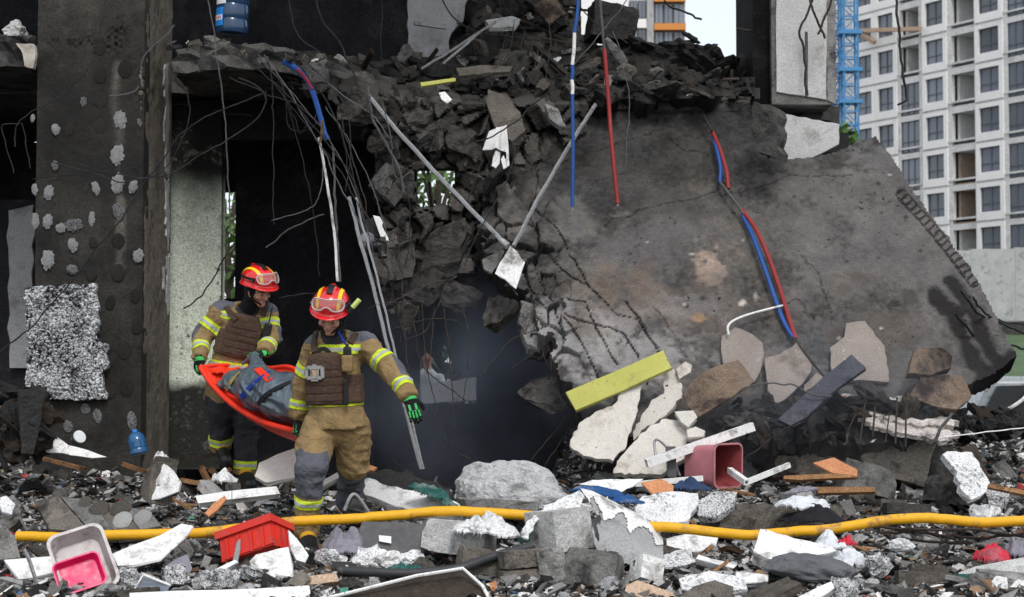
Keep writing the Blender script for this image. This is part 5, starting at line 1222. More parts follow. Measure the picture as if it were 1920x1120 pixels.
bagl = np.min([np.array(a[:]) for a, _ in BC], 0) - .3; bagh = np.max([np.array(a[:]) for a, _ in BC], 0) + .42
bag, _, _ = sdf_obj("body_bag", fbag, bagl, bagh, .0072, [M['bag']], None, center=True); tag(bag, "shiny slate grey body bag lying on the orange stretcher", "body bag")
for nm, pts, w, mt, lb in (("strap", [(506, 697), (485, 712), (468, 728), (452, 746), (437, 757)], .040, 'strap_blue', "blue strap"), ("strap", [(449, 699), (436, 714), (424, 730), (420, 738)], .036, 'strap_yellow', "mustard strap"),
        ("strap", [(547, 716), (520, 728), (498, 742), (484, 758), (476, 778)], .034, 'black_cloth', "black strap"), ("strap", [(482, 692), (494, 702), (506, 714)], .050, 'stretcher', "orange strap")):
    s_ = draped(nm, fbag, pts, w, .006, M[mt], bag, .003)
    if s_: s_["label"] = lb

# a bystander far behind, seen through the rear opening
def bystander():
    Yb = 22.0; hd = W(801, 668, Yb); base = Vector((hd.x, Yb, 0)); z = hd.z
    sh = hd - Vector((0, 0, .26)); hp = hd + Vector((.02, .05, -.78)); kn = [hp + Vector((s * .12, -.42, .02)) for s in (-1, 1)]; ft = [Vector((k.x, k.y - .02, max(hd.z - 1.22, .02))) for k in kn]
    def fn(P):
        v = ellip(P, hd, (.078, .095, .115)); v = smin(v, cone(P, hd - Vector((0, 0, .1)), sh, .05, .055), .03); v = smin(v, cone(P, sh + Vector((0, 0, -.05)), hp, .15, .145, ((0, 1, 0), 1.4)), .05); v = smin(v, ellip(P, hd + Vector((0, -.09, -.02)), (.016, .022, .022)), .02)
        for i, s in enumerate((-1, 1)):
            e = sh + Vector((s * .24, -.06, -.28)); w = e + Vector((-s * .10, -.24, .06)); v = smin(v, cone(P, sh + Vector((s * .17, 0, -.03)), e, .06, .048), .03); v = smin(v, cone(P, e, w, .046, .034), .015); v = smin(v, cone(P, w, w + Vector((-s * .03, -.09, .02)), .034, .02), .01)
            v = smin(v, cone(P, hp + Vector((s * .09, 0, 0)), kn[i], .09, .065), .03); v = smin(v, cone(P, kn[i], ft[i], .06, .045), .02); v = smin(v, cone(P, ft[i], ft[i] + Vector((0, -.17, -.02)), .045, .035), .02)
        return v
    def idx(C):
        r = np.ones(len(C), int); r[C[:, 2] > z - .17] = 0; r[(C[:, 2] < z - .74)] = 2; r[(C[:, 2] > z + .04) | ((C[:, 2] > z - .08) & (C[:, 1] > Yb + .03))] = np.where(C[(C[:, 2] > z + .04) | ((C[:, 2] > z - .08) & (C[:, 1] > Yb + .03))][:, 2] > z - .09, 3, 0)
        return r
    o, _, _ = sdf_obj("person", fn, np.array(hd[:]) - (.6, .9, 1.45), np.array(hd[:]) + (.6, .4, .25), .016, [M['skin'], M['white_cloth'], M['black_cloth'], M['eye']], None, idx, True, True)
    tag(o, "person in a white shirt sitting far behind, seen through the rear opening", "person")
    mb = MB(); mb.span((hd.x - .5, Yb - .22, 0), (hd.x + .6, Yb + .3, hp.z - .10)); tag(mb.build("low_wall", M['conc']), "low concrete ledge that the far bystander sits on", "ledge")
bystander()
# car behind the rubble, only its upper half shows
def car():
    Yc = 27.0; cx = wx(2020, Yc); root = empty("parked_car", (cx, Yc, 0), "dusty damaged grey blue car half hidden behind the rubble at the picture's edge", "car")
    L, Wd = 2.15, .86
    def body(P):
        Q = P - np.array([cx, Yc, 0]); z = Q[:, 2]; x = Q[:, 0]
        low = rbox(Q, (0, 0, .55), (L, Wd, .33), .16); cab = rbox(Q, (-.80, 0, 1.08), (1.18 - .0, Wd - .10, .38), .16)
        sl = np.abs(x + .80) + np.clip(z - .8, 0, 1) * .5 - 1.16; cab = smax(cab, sl * .72, .05); v = smin(low, cab, .06)
        for wx_ in (-1.32, 1.32): v = smax(v, -cone(Q, (wx_, -2, .33), (wx_, 2, .33), .37, .37), .02)
        return v
    sdf_obj("body", body, (cx - L - .1, Yc - Wd - .1, .1), (cx + L + .1, Yc + Wd + .1, 1.65), .035, [M['car']], root)
    y0 = Yc - Wd + .085
    for px_, nm in (([(-1.80, .86), (-1.56, 1.31), (-.86, 1.33), (-.86, .86)], "side_window"), ([(-.78, .88), (-.78, 1.33), (-.22, 1.31), (.20, .88)], "side_window")):
        V = [(cx + x, y0 - .075 - (1.4 - z) * .06, z) for x, z in px_] + [(cx + x, y0 + .05, z) for x, z in px_]
        mk(nm, V, [(0, 1, 2, 3), (7, 6, 5, 4), (0, 4, 5, 1), (1, 5, 6, 2), (2, 6, 7, 3), (3, 7, 4, 0)], M['car_glass'], root)
    for x in (-1.32, 1.32):
        for y in (-Wd + .12, Wd - .12):
            w = tube("wheel", [(cx + x, Yc + y - .11, .33), (cx + x, Yc + y + .11, .33)], .32, M['black'], root, 20, 2); tube("rim", [(cx + x, Yc + y - .118, .33), (cx + x, Yc + y + .10, .33)], .20, M['steel'], w, 14, 2)
    tube("bent_trim", [(cx - 1.6, y0 - .10, .85), (cx - 1.2, y0 - .16, 1.1), (cx - 1.0, y0 - .1, 1.4)], .03, M['white'], root, 6, 4)
car()
# ------------------------------------------------------------------ rubble heaps on the upper floor and under the slab (chunks are things)
CH = [chunk_mesh("concrete_chunk", (1, .8, .55), 6, .085, 100 + k, 2, (.35, .85)) for k in range(14)]
SL = [chunk_mesh("slab_fragment", (1, .75, .16), 5, .045, 140 + k, 2, (.3, .85)) for k in range(8)]
FO = [lump_mesh("foam_fragment", (.5, .4, .24), 160 + k, .55, 1.7, 3) for k in range(7)]
CHR = [lump_mesh("charred_fragment", (.5, .35, .24), 180 + k, .8, 2.3, 3) for k in range(6)]
WD = [chunk_mesh("wood_splinter", (1, .09, .04), 3, .012, 200 + k, 1, (.6, .95)) for k in range(6)]
BR = [chunk_mesh("brick", (.5, .24, .16), 2, .012, 230 + k, 1, (.75, .95)) for k in range(3)]
def scrap_mesh(k):
    r = np.random.default_rng(k); n = 9; x, y = np.meshgrid(np.linspace(-.5, .5, n), np.linspace(-.35, .35, n), indexing='ij'); q = np.stack([x.ravel(), y.ravel(), x.ravel() * 0], 1)
    z = .22 * fbm(q, 2.2, 3, k).reshape(x.shape) + .16 * np.abs(fbm(q, 4, 2, k + 3)).reshape(x.shape); x = x + .12 * fbm(q, 3, 2, k + 5).reshape(x.shape)
    idx = np.arange(n * n).reshape(n, n); F = np.stack([idx[:-1, :-1], idx[1:, :-1], idx[1:, 1:], idx[:-1, 1:]], -1).reshape(-1, 4); keep = r.random(len(F)) > .08; F = F[keep]
    V = np.concatenate([np.stack([x, y, z], -1).reshape(-1, 3), np.stack([x, y, z - .02], -1).reshape(-1, 3)])
    me = bpy.data.meshes.new("sheet_scrap"); me.from_pydata(V.tolist(), [], F.tolist() + (F[:, ::-1] + n * n).tolist()); return me
SC = [scrap_mesh(250 + k) for k in range(6)]
PSH = [chunk_mesh("plaster_shard", (1, .7, .07), 5, .03, 260 + k, 1, (.3, .8)) for k in range(6)]
KIND = {'concrete_chunk': (CH, "chunk"), 'slab_fragment': (SL, "slab fragment"), 'foam_fragment': (FO, "foam piece"), 'charred_fragment': (CHR, "charred debris"), 'wood_splinter': (WD, "wood splinter"), 'sheet_scrap': (SC, "sheet scrap"), 'plaster_shard': (PSH, "plaster shard"), 'brick': (BR, "brick")}
def scatter(kind, n, pos, smin_, smax_, mats, label, group, seed, tilt=.45, sink=.25):
    r = random.Random(seed); lib, cat = KIND[kind]
    for k in range(n):
        q = pos(r)
        if q is None: continue
        s = math.exp(r.uniform(math.log(smin_), math.log(smax_)))
        o = inst(kind, lib[r.randrange(len(lib))], (q[0], q[1], q[2] + s * (.5 - sink) * .35), (r.gauss(0, tilt), r.gauss(0, tilt), r.uniform(0, 6.28)), (s * r.uniform(.75, 1.25), s * r.uniform(.75, 1.25), s * r.uniform(.7, 1.2)), M[mats[r.randrange(len(mats))]])
        f_ = math.log(s / smin_) / math.log(smax_ / smin_); lb = label if label.split()[0] in ('tiny', 'small') else (('smaller ', 'middle-sized ', 'larger ')[min(int(f_ * 3), 2)] + label)
        tag(o, lb, cat, group)
def on_bed(px0, px1, py0, py1):
    def f(r):
        for _ in range(20):
            px = r.uniform(px0, px1); py = py0 + (py1 - py0) * r.random() ** .85; Y = gY(py); x = wx(px, Y)
            if float(hollow(np.array(x), np.array(Y))) < .4: return (x, Y, float(BH(np.array(x), np.array(Y))))
    return f
def at_px(polys, Yf):
    def f(r):
        xs_ = [p[0] for p in polys]; ys_ = [p[1] for p in polys]
        for _ in range(60):
            x, y = r.uniform(min(xs_), max(xs_)), r.uniform(min(ys_), max(ys_))
            if inpoly(np.array([x]), np.array([y]), polys)[0]:
                p = W(x, y, float(Yf(x, y))); return (p.x, p.y, p.z)
    return f
# heap on the upper floor, running up to the top of the frame and down to the slab edge
HEAP = [(560, 100), (700, 112), (765, 116), (850, 110), (868, 45), (885, -20), (1088, -20), (1092, 62), (1130, 84), (1190, 88), (1230, 100), (1290, 128), (1330, 136), (1412, 138), (1420, 182), (1250, 190), (1080, 196), (900, 178), (700, 150)]
def Yheap(x, y): return float(np.interp(y, [-20, 60, 130, 190], [17.4, 16.6, 15.5, 14.75]))
hx = np.arange(540, 1430, 5.0); hy = np.arange(-30, 205, 5.0); A_, B_ = np.meshgrid(hx, hy, indexing='ij'); q = np.stack([A_.ravel(), B_.ravel(), A_.ravel() * 0], 1)
ja = fbm(q, .04, 4, 301).reshape(A_.shape) * 22; mh = inpoly(A_ + ja, B_ + ja * .8, HEAP); nh = fbm(q, .03, 5, 303).reshape(A_.shape); nh2 = fbm(q, .11, 3, 304).reshape(A_.shape)
Ph = np.empty(A_.shape + (3,))
for i in range(A_.shape[0]):
    for j in range(A_.shape[1]): Ph[i, j] = W(A_[i, j], B_[i, j], Yheap(A_[i, j], B_[i, j]) + nh[i, j] * .35 + nh2[i, j] * .12)
hc_ = np.clip(.030 + .03 * nh2 + .03 * nh, .006, .1) * np.interp(A_, [560, 800, 1100, 1250, 1420], [.7, .8, 1.1, .8, .8]); mm = mh[:-1, :-1] & mh[1:, 1:] & mh[1:, :-1] & mh[:-1, 1:]
hp = grid_sheet("upper_rubble_heap", Ph, mm, np.array([0, .3, -.1]), M['slab'], None, np.stack([hc_ * 1.05, hc_, hc_ * .96], -1)); tag(hp, kind="stuff")
heap_in = [(580, 104), (700, 116), (860, 105), (880, 20), (1080, 15), (1090, 90), (1290, 140), (1400, 145), (1405, 180), (1080, 190), (900, 172), (700, 145)]
fy = lambda x, y: Yheap(x, y) - .12
scatter('concrete_chunk', 56, at_px(heap_in, fy), .07, .26, ['conc_dark', 'conc_warm', 'conc_dark', 'char'], "sooty concrete chunk in the heap on the broken upper floor", "chunks heaped on the upper floor", 11)
scatter('slab_fragment', 34, at_px(heap_in, fy), .12, .42, ['conc_dark', 'conc_warm', 'conc'], "flat sooty slab fragment in the heap on the broken upper floor", "slab fragments on the upper floor", 12, .7)
scatter('wood_splinter', 26, at_px(heap_in, fy), .22, .7, ['wood_dark', 'rebar', 'char'], "dark splinter sticking out of the heap on the upper floor", "splinters on the upper floor", 13, .5)
scatter('sheet_scrap', 12, at_px(heap_in, fy), .05, .12, ['foil', 'white', 'foil'], "small pale scrap lying on the sooty upper heap", "scraps on the upper floor", 14, .6)
lip = [(318, 78), (420, 72), (520, 92), (640, 112), (640, 128), (500, 118), (400, 100), (318, 100)]
scatter('concrete_chunk', 30, at_px(lip, lambda x, y: 13.75 + (100 - y) * .02), .04, .13, ['conc', 'conc_warm', 'conc_dark', 'conc'], "small grey chunk on the broken floor edge near the blue jug", "chunks on the floor edge", 15)
scatter('sheet_scrap', 10, at_px(lip, lambda x, y: 13.7 + (100 - y) * .02), .03, .07, ['foil', 'white', 'orange_board'], "tiny pale scrap on the broken floor edge", "scraps on the floor edge", 16)
scatter('concrete_chunk', 5, at_px([(0, 62), (62, 76), (62, 88), (0, 84)], lambda x, y: 13.7), .05, .12, ['conc', 'conc_warm'], "chunk on the upper floor edge at the far side of the sooty pier", "chunks beside the pier", 17)
# chunks caught in the sagging floor
FACE = [(640, 195), (720, 150), (860, 190), (980, 210), (960, 330), (960, 540), (900, 490), (860, 540), (770, 580), (712, 560), (712, 400), (690, 260)]
def fpos(r):
    p = at_px(FACE, lambda x, y: Ycol(x, y) - .05)(r)
    if p is None: return None
    px = 960 + p[0] * FPX / p[1]; py = 690 - (p[2] - 1.6) * FPX / p[1]
    return None if (772 < px < 862 and 308 < py < 400) else p
scatter('concrete_chunk', 64, fpos, .05, .17, ['conc_soot', 'conc_dark', 'conc_soot', 'conc_soot', 'conc_warm'], "broken concrete chunk caught in the sagging crumbled floor", "chunks in the sagging floor", 18, 1.2, .5)
scatter('slab_fragment', 30, fpos, .14, .34, ['conc_soot', 'conc_dark', 'conc_soot'], "flat concrete fragment hanging in the sagging crumbled floor", "flat fragments in the sagging floor", 19, 1.2, .5)
LUMPS = ["rounded brown lump under the floor edge where the conduit starts", "tall grey lump above the hanging appliance", "brown lump just over the tall grey lump", "wide dark lump beside the hanging appliance", "broadest brown lump, hanging right under the small hole", "brown lump hanging below the wide dark one",
 "dark lump at the top edge of the rear opening", "grey lump at the torn edge under the diamond board", "flat dark lump between the diamond board and the cracked slab", "pale narrow lump hanging at the cracked slab's torn edge", "small dark lump below the pale narrow one", "big brown lump low in the smoky gap beside the yellow-green plank",
 "grey lump between the smoky gap and the plank", "brown lump above the small hole under the conduit", "brown lump up the slope from the small hole", "dark lump below the torn white sheet", "dark lump at the side of the rear opening", "dark lump in the smoky gap below the diamond board"]
for k, (x, y, w, h, mt) in enumerate(((668, 205, 60, 50, 'conc_warm'), (718, 335, 28, 55, 'conc'), (712, 270, 40, 34, 'conc_warm'), (740, 480, 70, 90, 'conc_dark'), (830, 480, 120, 90, 'conc_warm'), (795, 535, 60, 70, 'conc_warm'), (850, 555, 90, 50, 'conc_dark'), (985, 600, 46, 60, 'conc'), (980, 545, 70, 40, 'conc_dark'), (1000, 630, 34, 60, 'conc_light'), (1018, 650, 40, 50, 'conc_dark'), (1032, 745, 90, 60, 'conc_warm'), (1060, 700, 40, 60, 'conc'), (815, 250, 70, 44, 'conc_warm'), (790, 225, 60, 34, 'conc_warm'), (870, 270, 70, 44, 'conc_dark'), (760, 590, 40, 50, 'conc_dark'), (940, 590, 50, 60, 'conc_dark'))):
    mt = {'conc_dark': 'conc_soot', 'conc_warm': 'conc_dark' if k % 2 else 'conc_soot'}.get(mt, mt); Y = 13.75 if y > 560 else Ycol(x, y) - .04; s = Y / FPX; p = W(x, y, Y)
    o = inst("hanging_chunk", CH[k % 14] if k % 3 else CH[(k + 5) % 14], p, (R(80 + 25 * math.sin(k * 2.1)), .4 * math.sin(k * 1.3), .5 * math.sin(k)), (w * s * 1.15, h * s * 1.3, .26), M[mt])
    tag(o, LUMPS[k], "chunk", "big lumps at the torn floor edge")
# ------------------------------------------------------------------ hand placed plates and boards
def cpx(px): return sum(p[0] for p in px) / len(px), sum(p[1] for p in px) / len(px)
def pl(name, px, Y, yaw, pitch, thick, mat, label, cat, amp=.006, seg=.06, group=None, parent=None, seed=None):
    cx, cy = cpx(px); yb = max(p[1] for p in px)
    if Y is None: Y = gY(yb) + .02; p0 = W(cx, yb, Y)
    else: p0 = W(cx, cy, Y)
    o = plate(name, px, p0, N(yaw, pitch), thick, M[mat], parent, amp, seg, seed if seed is not None else len(bpy.data.meshes) % 97)
    if label: tag(o, label, cat, group)
    return o
pl("yellow_plank", [(1062, 735), (1150, 698), (1243, 657), (1259, 690), (1170, 730), (1080, 769)], 12.85, -10, 40, .03, 'yellow_board', "long yellow-green plank leaning across the foot of the big slab", "plank", .002, .2)
pl("plasterboard_piece", [(1070, 838), (1075, 817), (1088, 792), (1117, 772), (1153, 757), (1170, 725), (1193, 702), (1198, 685), (1215, 688), (1228, 697), (1212, 715), (1202, 727), (1195, 770), (1186, 795), (1175, 835), (1150, 864), (1095, 855)], 12.75, 6, 28, .05, 'plaster', "large cream plaster panel leaning below the yellow-green plank, widest of the cream panels", "plaster panel", .011, .03)
pl("plasterboard_piece", [(1247, 702), (1262, 692), (1277, 720), (1279, 740), (1265, 760), (1242, 782), (1202, 807), (1188, 826), (1187, 810), (1210, 770), (1222, 750), (1245, 738)], 12.85, -18, 30, .05, 'plaster', "narrow cream plaster strip standing between the two wider cream panels", "plaster panel", .011, .03)
pl("plasterboard_piece", [(1190, 828), (1215, 803), (1248, 785), (1285, 790), (1288, 810), (1282, 860), (1240, 890), (1150, 888), (1157, 865), (1180, 838)], 12.60, -8, 35, .06, 'plaster', "broad cream plaster panel just behind the white profile bar", "plaster panel", .011, .03)
pl("plaster_shard", [(1268, 692), (1285, 678), (1297, 685), (1295, 698), (1274, 710)], 12.9, 0, 30, .05, 'plaster', "small cream shard at the top of the cream panels", "plaster shard")
pl("plaster_shard", [(1265, 772), (1300, 770), (1307, 782), (1290, 800), (1277, 790)], 12.6, -10, 40, .05, 'plaster', "cream shard below the scorched brown board", "plaster shard")
pl("plaster_shard", [(1288, 806), (1304, 800), (1322, 808), (1318, 818), (1290, 820)], 12.5, -10, 55, .05, 'plaster', "small cream shard just above the white profile bar", "plaster shard")
pl("scorched_board", [(1282, 740), (1300, 713), (1332, 692), (1384, 675), (1414, 714), (1398, 728), (1350, 757), (1310, 780), (1290, 762)], 12.75, -12, 42, .02, 'scorch', "scorched brown board between the cream panels and the tan stone panels", "board", .004, .08)
def ps(name, px, lift, mat, label, cat, thick=.04, seed=0, yaw=0):
    c = cpx(px); p0 = on_slab(*c, lift); n = SN + Vector((math.sin(R(yaw)), 0, .0)); return tag(plate(name, px, p0, n, thick, M[mat], None, .006, .05, seed), label, cat)
ps("stone_piece", [(1354, 630), (1379, 614), (1411, 627), (1429, 642), (1432, 664), (1426, 694), (1414, 716), (1384, 700), (1360, 690), (1352, 655)], .06, 'tan', "tan stone panel below the bent white bracket, beside the scorched board", "stone panel", seed=1)
ps("stone_piece", [(1434, 672), (1463, 665), (1494, 643), (1522, 685), (1520, 697), (1503, 720), (1470, 750), (1455, 757), (1440, 730), (1437, 700)], .10, 'tan', "tan stone panel under the frayed end of the red and blue cables", "stone panel", seed=2)
ps("stone_piece", [(1557, 652), (1583, 632), (1587, 606), (1622, 602), (1636, 620), (1658, 650), (1662, 672), (1667, 715), (1592, 712), (1560, 705)], .06, 'tan', "tallest tan stone panel, behind the slate blue plank", "stone panel", seed=3)
ps("stone_piece", [(1508, 722), (1530, 700), (1543, 706), (1530, 724), (1508, 735)], .09, 'tan', "small tan stone corner beside the slate blue plank", "stone panel", seed=4)
for k, (px, lb) in enumerate((([(1703, 700), (1716, 656), (1765, 652), (1786, 668), (1783, 690), (1745, 703)], "scorched brown slab piece tucked under the leaning slab"), ([(1706, 742), (1735, 698), (1765, 704), (1803, 704), (1822, 742), (1795, 768), (1760, 764), (1722, 750)], "big scorched brown slab piece near the car"))):
    pl("scorched_piece", px, 12.95 - .1 * k, 8, 30, .09, 'scorch', lb, "slab piece", .008, .05)
pl("blue_plank", [(1459, 786), (1490, 757), (1545, 706), (1596, 665), (1624, 690), (1570, 728), (1500, 793), (1486, 800)], 12.55, -10, 40, .035, 'blue_plank', "slate blue plank sloping down in front of the tan stone panels", "plank", .002, .2)
# white broken strip and rebar stubs behind the big chunks
pl("broken_strip", [(1568, 758), (1585, 738), (1640, 748), (1700, 745), (1760, 775), (1800, 790), (1770, 800), (1700, 793), (1640, 776), (1600, 770)], 12.9, 5, 62, .05, 'strip', "broken whitish panel strip lying behind the upright rebar stubs", "panel", .03, .03)
pl("broken_strip", [(1605, 775), (1650, 768), (1720, 790), (1800, 812), (1770, 826), (1690, 812), (1640, 800)], 12.75, 5, 62, .04, 'strip', "peeling whitish panel strip in front of the other strip by the rebar stubs", "panel", .03, .03)
for k, (a, b, c, d) in enumerate(((1622, 756, 1612, 832), (1641, 762, 1636, 820), (1682, 745, 1679, 832), (1699, 735, 1698, 838), (1668, 775, 1660, 830), (1605, 775, 1590, 808), (1513, 770, 1508, 812))):
    o = tube("rebar_stub", [W(a, b, 12.6), W(c, d, 12.55)], .0075 if k < 4 else .005, M['rebar'], None, 7, 3); tag(o, "upright rusty rebar stub behind the big brown chunks", "rebar", "rebar stubs standing by the chunks")
# big rubble blocks
def blk(name, cx, cy, w, h, d, rot, cuts, mat, label, cat, Y=None, seed=1, rough=.02, group=None, depth=(.55, .92), parent=None, sub=3, base=None):
    Y = Y if Y else gY(base or cy + h / 2) + .05; s = Y / FPX
    me = chunk_mesh(name, (w * s, d, h * s), cuts, rough, seed, sub, depth); o = inst(name, me, W(cx, cy, Y + d * .3), tuple(R(a) for a in rot), 1, M[mat], parent)
    if label: tag(o, label, cat, group)
    return o
blk("concrete_chunk", 1512, 862, 140, 78, .5, (-8, 3, 4), 4, 'chunk_brown', "wide brown concrete chunk behind the orange board", "chunk", seed=31, depth=(.7, .95))
blk("concrete_chunk", 1660, 862, 150, 84, .55, (-12, 14, -8), 5, 'chunk_brown', "hollow brown concrete chunk below the rebar stubs", "chunk", seed=32, depth=(.65, .95))
blk("concrete_chunk", 1735, 868, 90, 70, .4, (-10, 30, 10), 4, 'conc_dark', "dark triangular chunk leaning beside the white speckled sheet", "chunk", seed=33)
blk("concrete_chunk", 1625, 905, 100, 55, .3, (-15, 12, 0), 5, 'conc', "grey chunk below the hollow brown chunk", "chunk", seed=34)
blk("concrete_chunk", 1790, 922, 90, 48, .3, (0, 10, 20), 6, 'conc_dark', "rounded dark chunk by the foot of the white speckled sheet", "chunk", seed=35)
blk("concrete_chunk", 1480, 978, 190, 60, .4, (-8, 2, 0), 5, 'conc_warm', "long dark concrete chunk under the white shirt, just above the yellow hose", "chunk", seed=36)
blk("concrete_chunk", 1370, 985, 90, 56, .3, (-5, 5, 20), 4, 'conc_warm', "dark concrete chunk behind the hose below the bead board", "chunk", seed=37)
blk("concrete_chunk", 1440, 865, 60, 40, .3, (0, 0, 30), 5, 'conc', "grey chunk behind the pink bin", "chunk", seed=38)
pl("speckled_sheet", [(1768, 852), (1790, 846), (1822, 848), (1856, 905), (1850, 920), (1822, 936), (1800, 915), (1795, 885)], 11.9, 14, 35, .06, 'foam', "white speckled foam sheet propped up among dark chunks", "foam sheet", .012, .04)
pl("dark_board", [(1800, 838), (1830, 834), (1856, 900), (1850, 905)], 12.0, 24, 35, .03, 'wood_dark', "burnt dark board standing behind the white speckled sheet", "board")
pl("orange_board", [(1525, 868), (1563, 858), (1606, 880), (1606, 893), (1560, 886)], 11.8, -10, 60, .02, 'orange_board', "orange board lying on the wide brown chunk", "board", .002, .2)
pl("timber", [(1470, 892), (1560, 888), (1607, 890), (1607, 895), (1500, 900), (1470, 898)], 11.7, 0, 30, .04, 'wood', "brown timber under the orange board", "timber", .002, .2)
pl("timber", [(1530, 913), (1640, 913), (1641, 922), (1535, 925)], 11.5, 0, 30, .04, 'wood', "long brown timber below the grey chunk", "timber", .002, .2)
pl("timber", [(1855, 907), (1922, 920), (1922, 928), (1853, 914)], 11.7, 0, 30, .03, 'wood', "brown timber running off from the white speckled sheet", "timber", .002, .2)
# foreground
bm_ = lump_mesh("foam_boulder", (1, 1, 1), 41, .30, 1.5, 5); _co = np.empty(len(bm_.vertices) * 3); bm_.vertices.foreach_get("co", _co); _co = _co.reshape(-1, 3)
_co[:, 2] = np.where(_co[:, 2] < -.25, -.25 + (_co[:, 2] + .25) * .2, _co[:, 2]); _co += .05 * np.stack([fbm(_co, 7, 3, k) for k in range(3)], 1); bm_.vertices.foreach_set("co", _co.ravel())
tag(inst("foam_boulder", bm_, W(955, 935, 11.5), (R(-6), R(6), .2), (.39, .30, .26), M['foam']), "big white foam boulder in front of the smoky gap", "foam block")
blk("foam_shelf", 930, 948, 150, 30, .4, (0, 2, 6), 3, 'conc', "grey underside block below the white foam boulder", "block", Y=11.25, seed=42)
pl("white_plate", [(670, 902), (690, 896), (730, 912), (800, 925), (862, 945), (865, 966), (800, 962), (740, 948), (685, 928)], 11.35, -8, 55, .06, 'board', "long dirty white plate sloping from the firefighter's boot to the foam boulder", "plate", .010, .05)
pl("black_sheet", [(684, 890), (720, 880), (770, 888), (830, 912), (868, 935), (850, 942), (780, 925), (700, 905)], 11.55, -8, 45, .03, 'char', "charred black sheet lying on the long dirty white plate", "sheet", .012, .04)
pl("bead_board", [(1185, 965), (1205, 930), (1255, 922), (1308, 925), (1308, 945), (1288, 978), (1230, 982)], 11.1, 10, 50, .06, 'foam', "white bead foam board behind the yellow hose, next to the curved shell", "foam board", .008, .04)
pl("bead_board", [(1310, 938), (1340, 922), (1382, 922), (1372, 950), (1340, 970), (1308, 965)], 11.2, -10, 50, .06, 'foam_dirty', "small sooty bead foam board beside the larger white one", "foam board", .008, .04)
sh = empty("curved_shell", W(1170, 1060, 10.25), "curved grey render shell with a white top standing by the concrete blocks", "shell")
NI, NJ = 74, 50; gs = np.empty((NI, NJ, 3))
TL = [(1088, 917), (1110, 922), (1150, 942), (1190, 962), (1225, 985), (1243, 1012)]; BLp = [(1118, 968), (1110, 1010), (1118, 1040), (1150, 1055), (1190, 1068), (1244, 1062)]
tl = [np.interp(np.linspace(0, 5, NI), range(6), [p[c] for p in TL]) for c in (0, 1)]; bl = [np.interp(np.linspace(0, 5, NI), range(6), [p[c] for p in BLp]) for c in (0, 1)]
for i in range(NI):
    for j in range(NJ):
        t = j / (NJ - 1); x = tl[0][i] * (1 - t) + bl[0][i] * t; y = tl[1][i] * (1 - t) + bl[1][i] * t; gs[i, j] = W(x, y, 10.75 - .50 * math.sin(t * 1.57) - .15 * math.sin(i / (NI - 1) * 3.1))
gs += .016 * fbm(gs.reshape(-1, 3), 7, 4, 3).reshape(NI, NJ, 1) * np.array([0, 1, 0])
msk2 = np.ones((NI - 1, NJ - 1), bool); _i, _j = np.meshgrid(np.arange(NI - 1), np.arange(NJ - 1), indexing='ij'); _n = fbm(np.stack([_i.ravel(), _j.ravel(), _i.ravel() * 0], 1), .14, 3, 8).reshape(_i.shape) * 7
msk2[(_i + _n < 22) & (_j + _n > 14) & (_j + _n < 36)] = False; msk2[(_i + _n < 11) & (_j > 12)] = False; msk2[(_j + _n > NJ - 6)] = False
grid_sheet("front_face", gs, msk2, np.array([0, .06, 0]), M['shell'], sh, None, True)
gs2 = gs[:, :24] + np.array([0, -.012, .006]); mk2 = np.ones((NI - 1, 23), bool)
for i in range(NI - 1): mk2[i, max(3, int(12 + 5 * math.sin(i * .31) + 7 * fbm(np.array([[i * .35, 0, 0]]), 1, 3, 6)[0])):] = False
grid_sheet("white_skin", gs2, mk2, np.array([0, .010, 0]), M['board'], sh)
mb = MB(); 
pl("inner_block", [(1095, 985), (1125, 965), (1130, 1005), (1112, 1028), (1100, 1020)], 10.5, -20, 10, .2, 'conc_light', None, None, parent=sh)
cb = empty("foil_topped_block", W(1050, 1045, 10.3), "grey concrete block topped with torn white foil, left of the curved shell", "concrete block")
blk("block", 1048, 994, 88, 78, .30, (-6, -4, 36), 1, 'conc_light', None, None, Y=10.25, seed=51, parent=cb, depth=(.9, .95), rough=.006)
pl("foil_skin", [(985, 985), (1003, 965), (1030, 945), (1085, 920), (1094, 930), (1088, 955), (1075, 968), (1040, 976), (1012, 972), (1000, 985), (990, 1010), (975, 1005)], 10.28, 0, 48, .014, 'foil', None, None, .010, .03, parent=cb)
pl("green_edge", [(968, 1006), (985, 985), (1003, 975), (1000, 992), (992, 1012), (978, 1018)], 10.24, -20, 40, .012, 'green_cloth', None, None, .008, .03, parent=cb)
mbk = empty("mortared_bricks", W(1000, 1110, 9.6), "two grey concrete bricks still mortared together beside the dark pipe end", "brick block")
for k, (x, y, w, h) in enumerate(((975, 1048, 72, 32), (973, 1084, 70, 32))): blk("brick", x, y, w, h, .2, (-6, -3, 12), 1, 'conc_warm', None, None, Y=9.75, seed=60 + k, parent=mbk, depth=(.9, .98), rough=.006)
blk("mortar", 1028, 1072, 52, 84, .22, (-6, -6, 12), 3, 'conc', None, None, Y=9.75, seed=63, parent=mbk, depth=(.7, .95), rough=.02)
bk = empty("broken_block", W(1110, 1110, 9.6), "chipped grey building block with a pale top, between the bricks and the white foam cube", "concrete block")
blk("block", 1112, 1074, 98, 76, .3, (-14, 4, -14), 3, 'conc', None, None, Y=9.75, seed=65, parent=bk, depth=(.75, .95), rough=.012)
blk("foam_cube", 1212, 1072, 46, 46, .16, (-20, 18, 20), 1, 'board', "white foam cube beside the chipped grey building block", "foam cube", Y=9.75, seed=66, rough=.004, depth=(.92, .98))
pl("cardboard", [(1168, 1125), (1176, 1098), (1195, 1088), (1262, 1112), (1268, 1128)], 9.3, -6, 60, .02, 'card', "tan cardboard piece at the bottom edge below the foam cube", "cardboard", .003, .1)
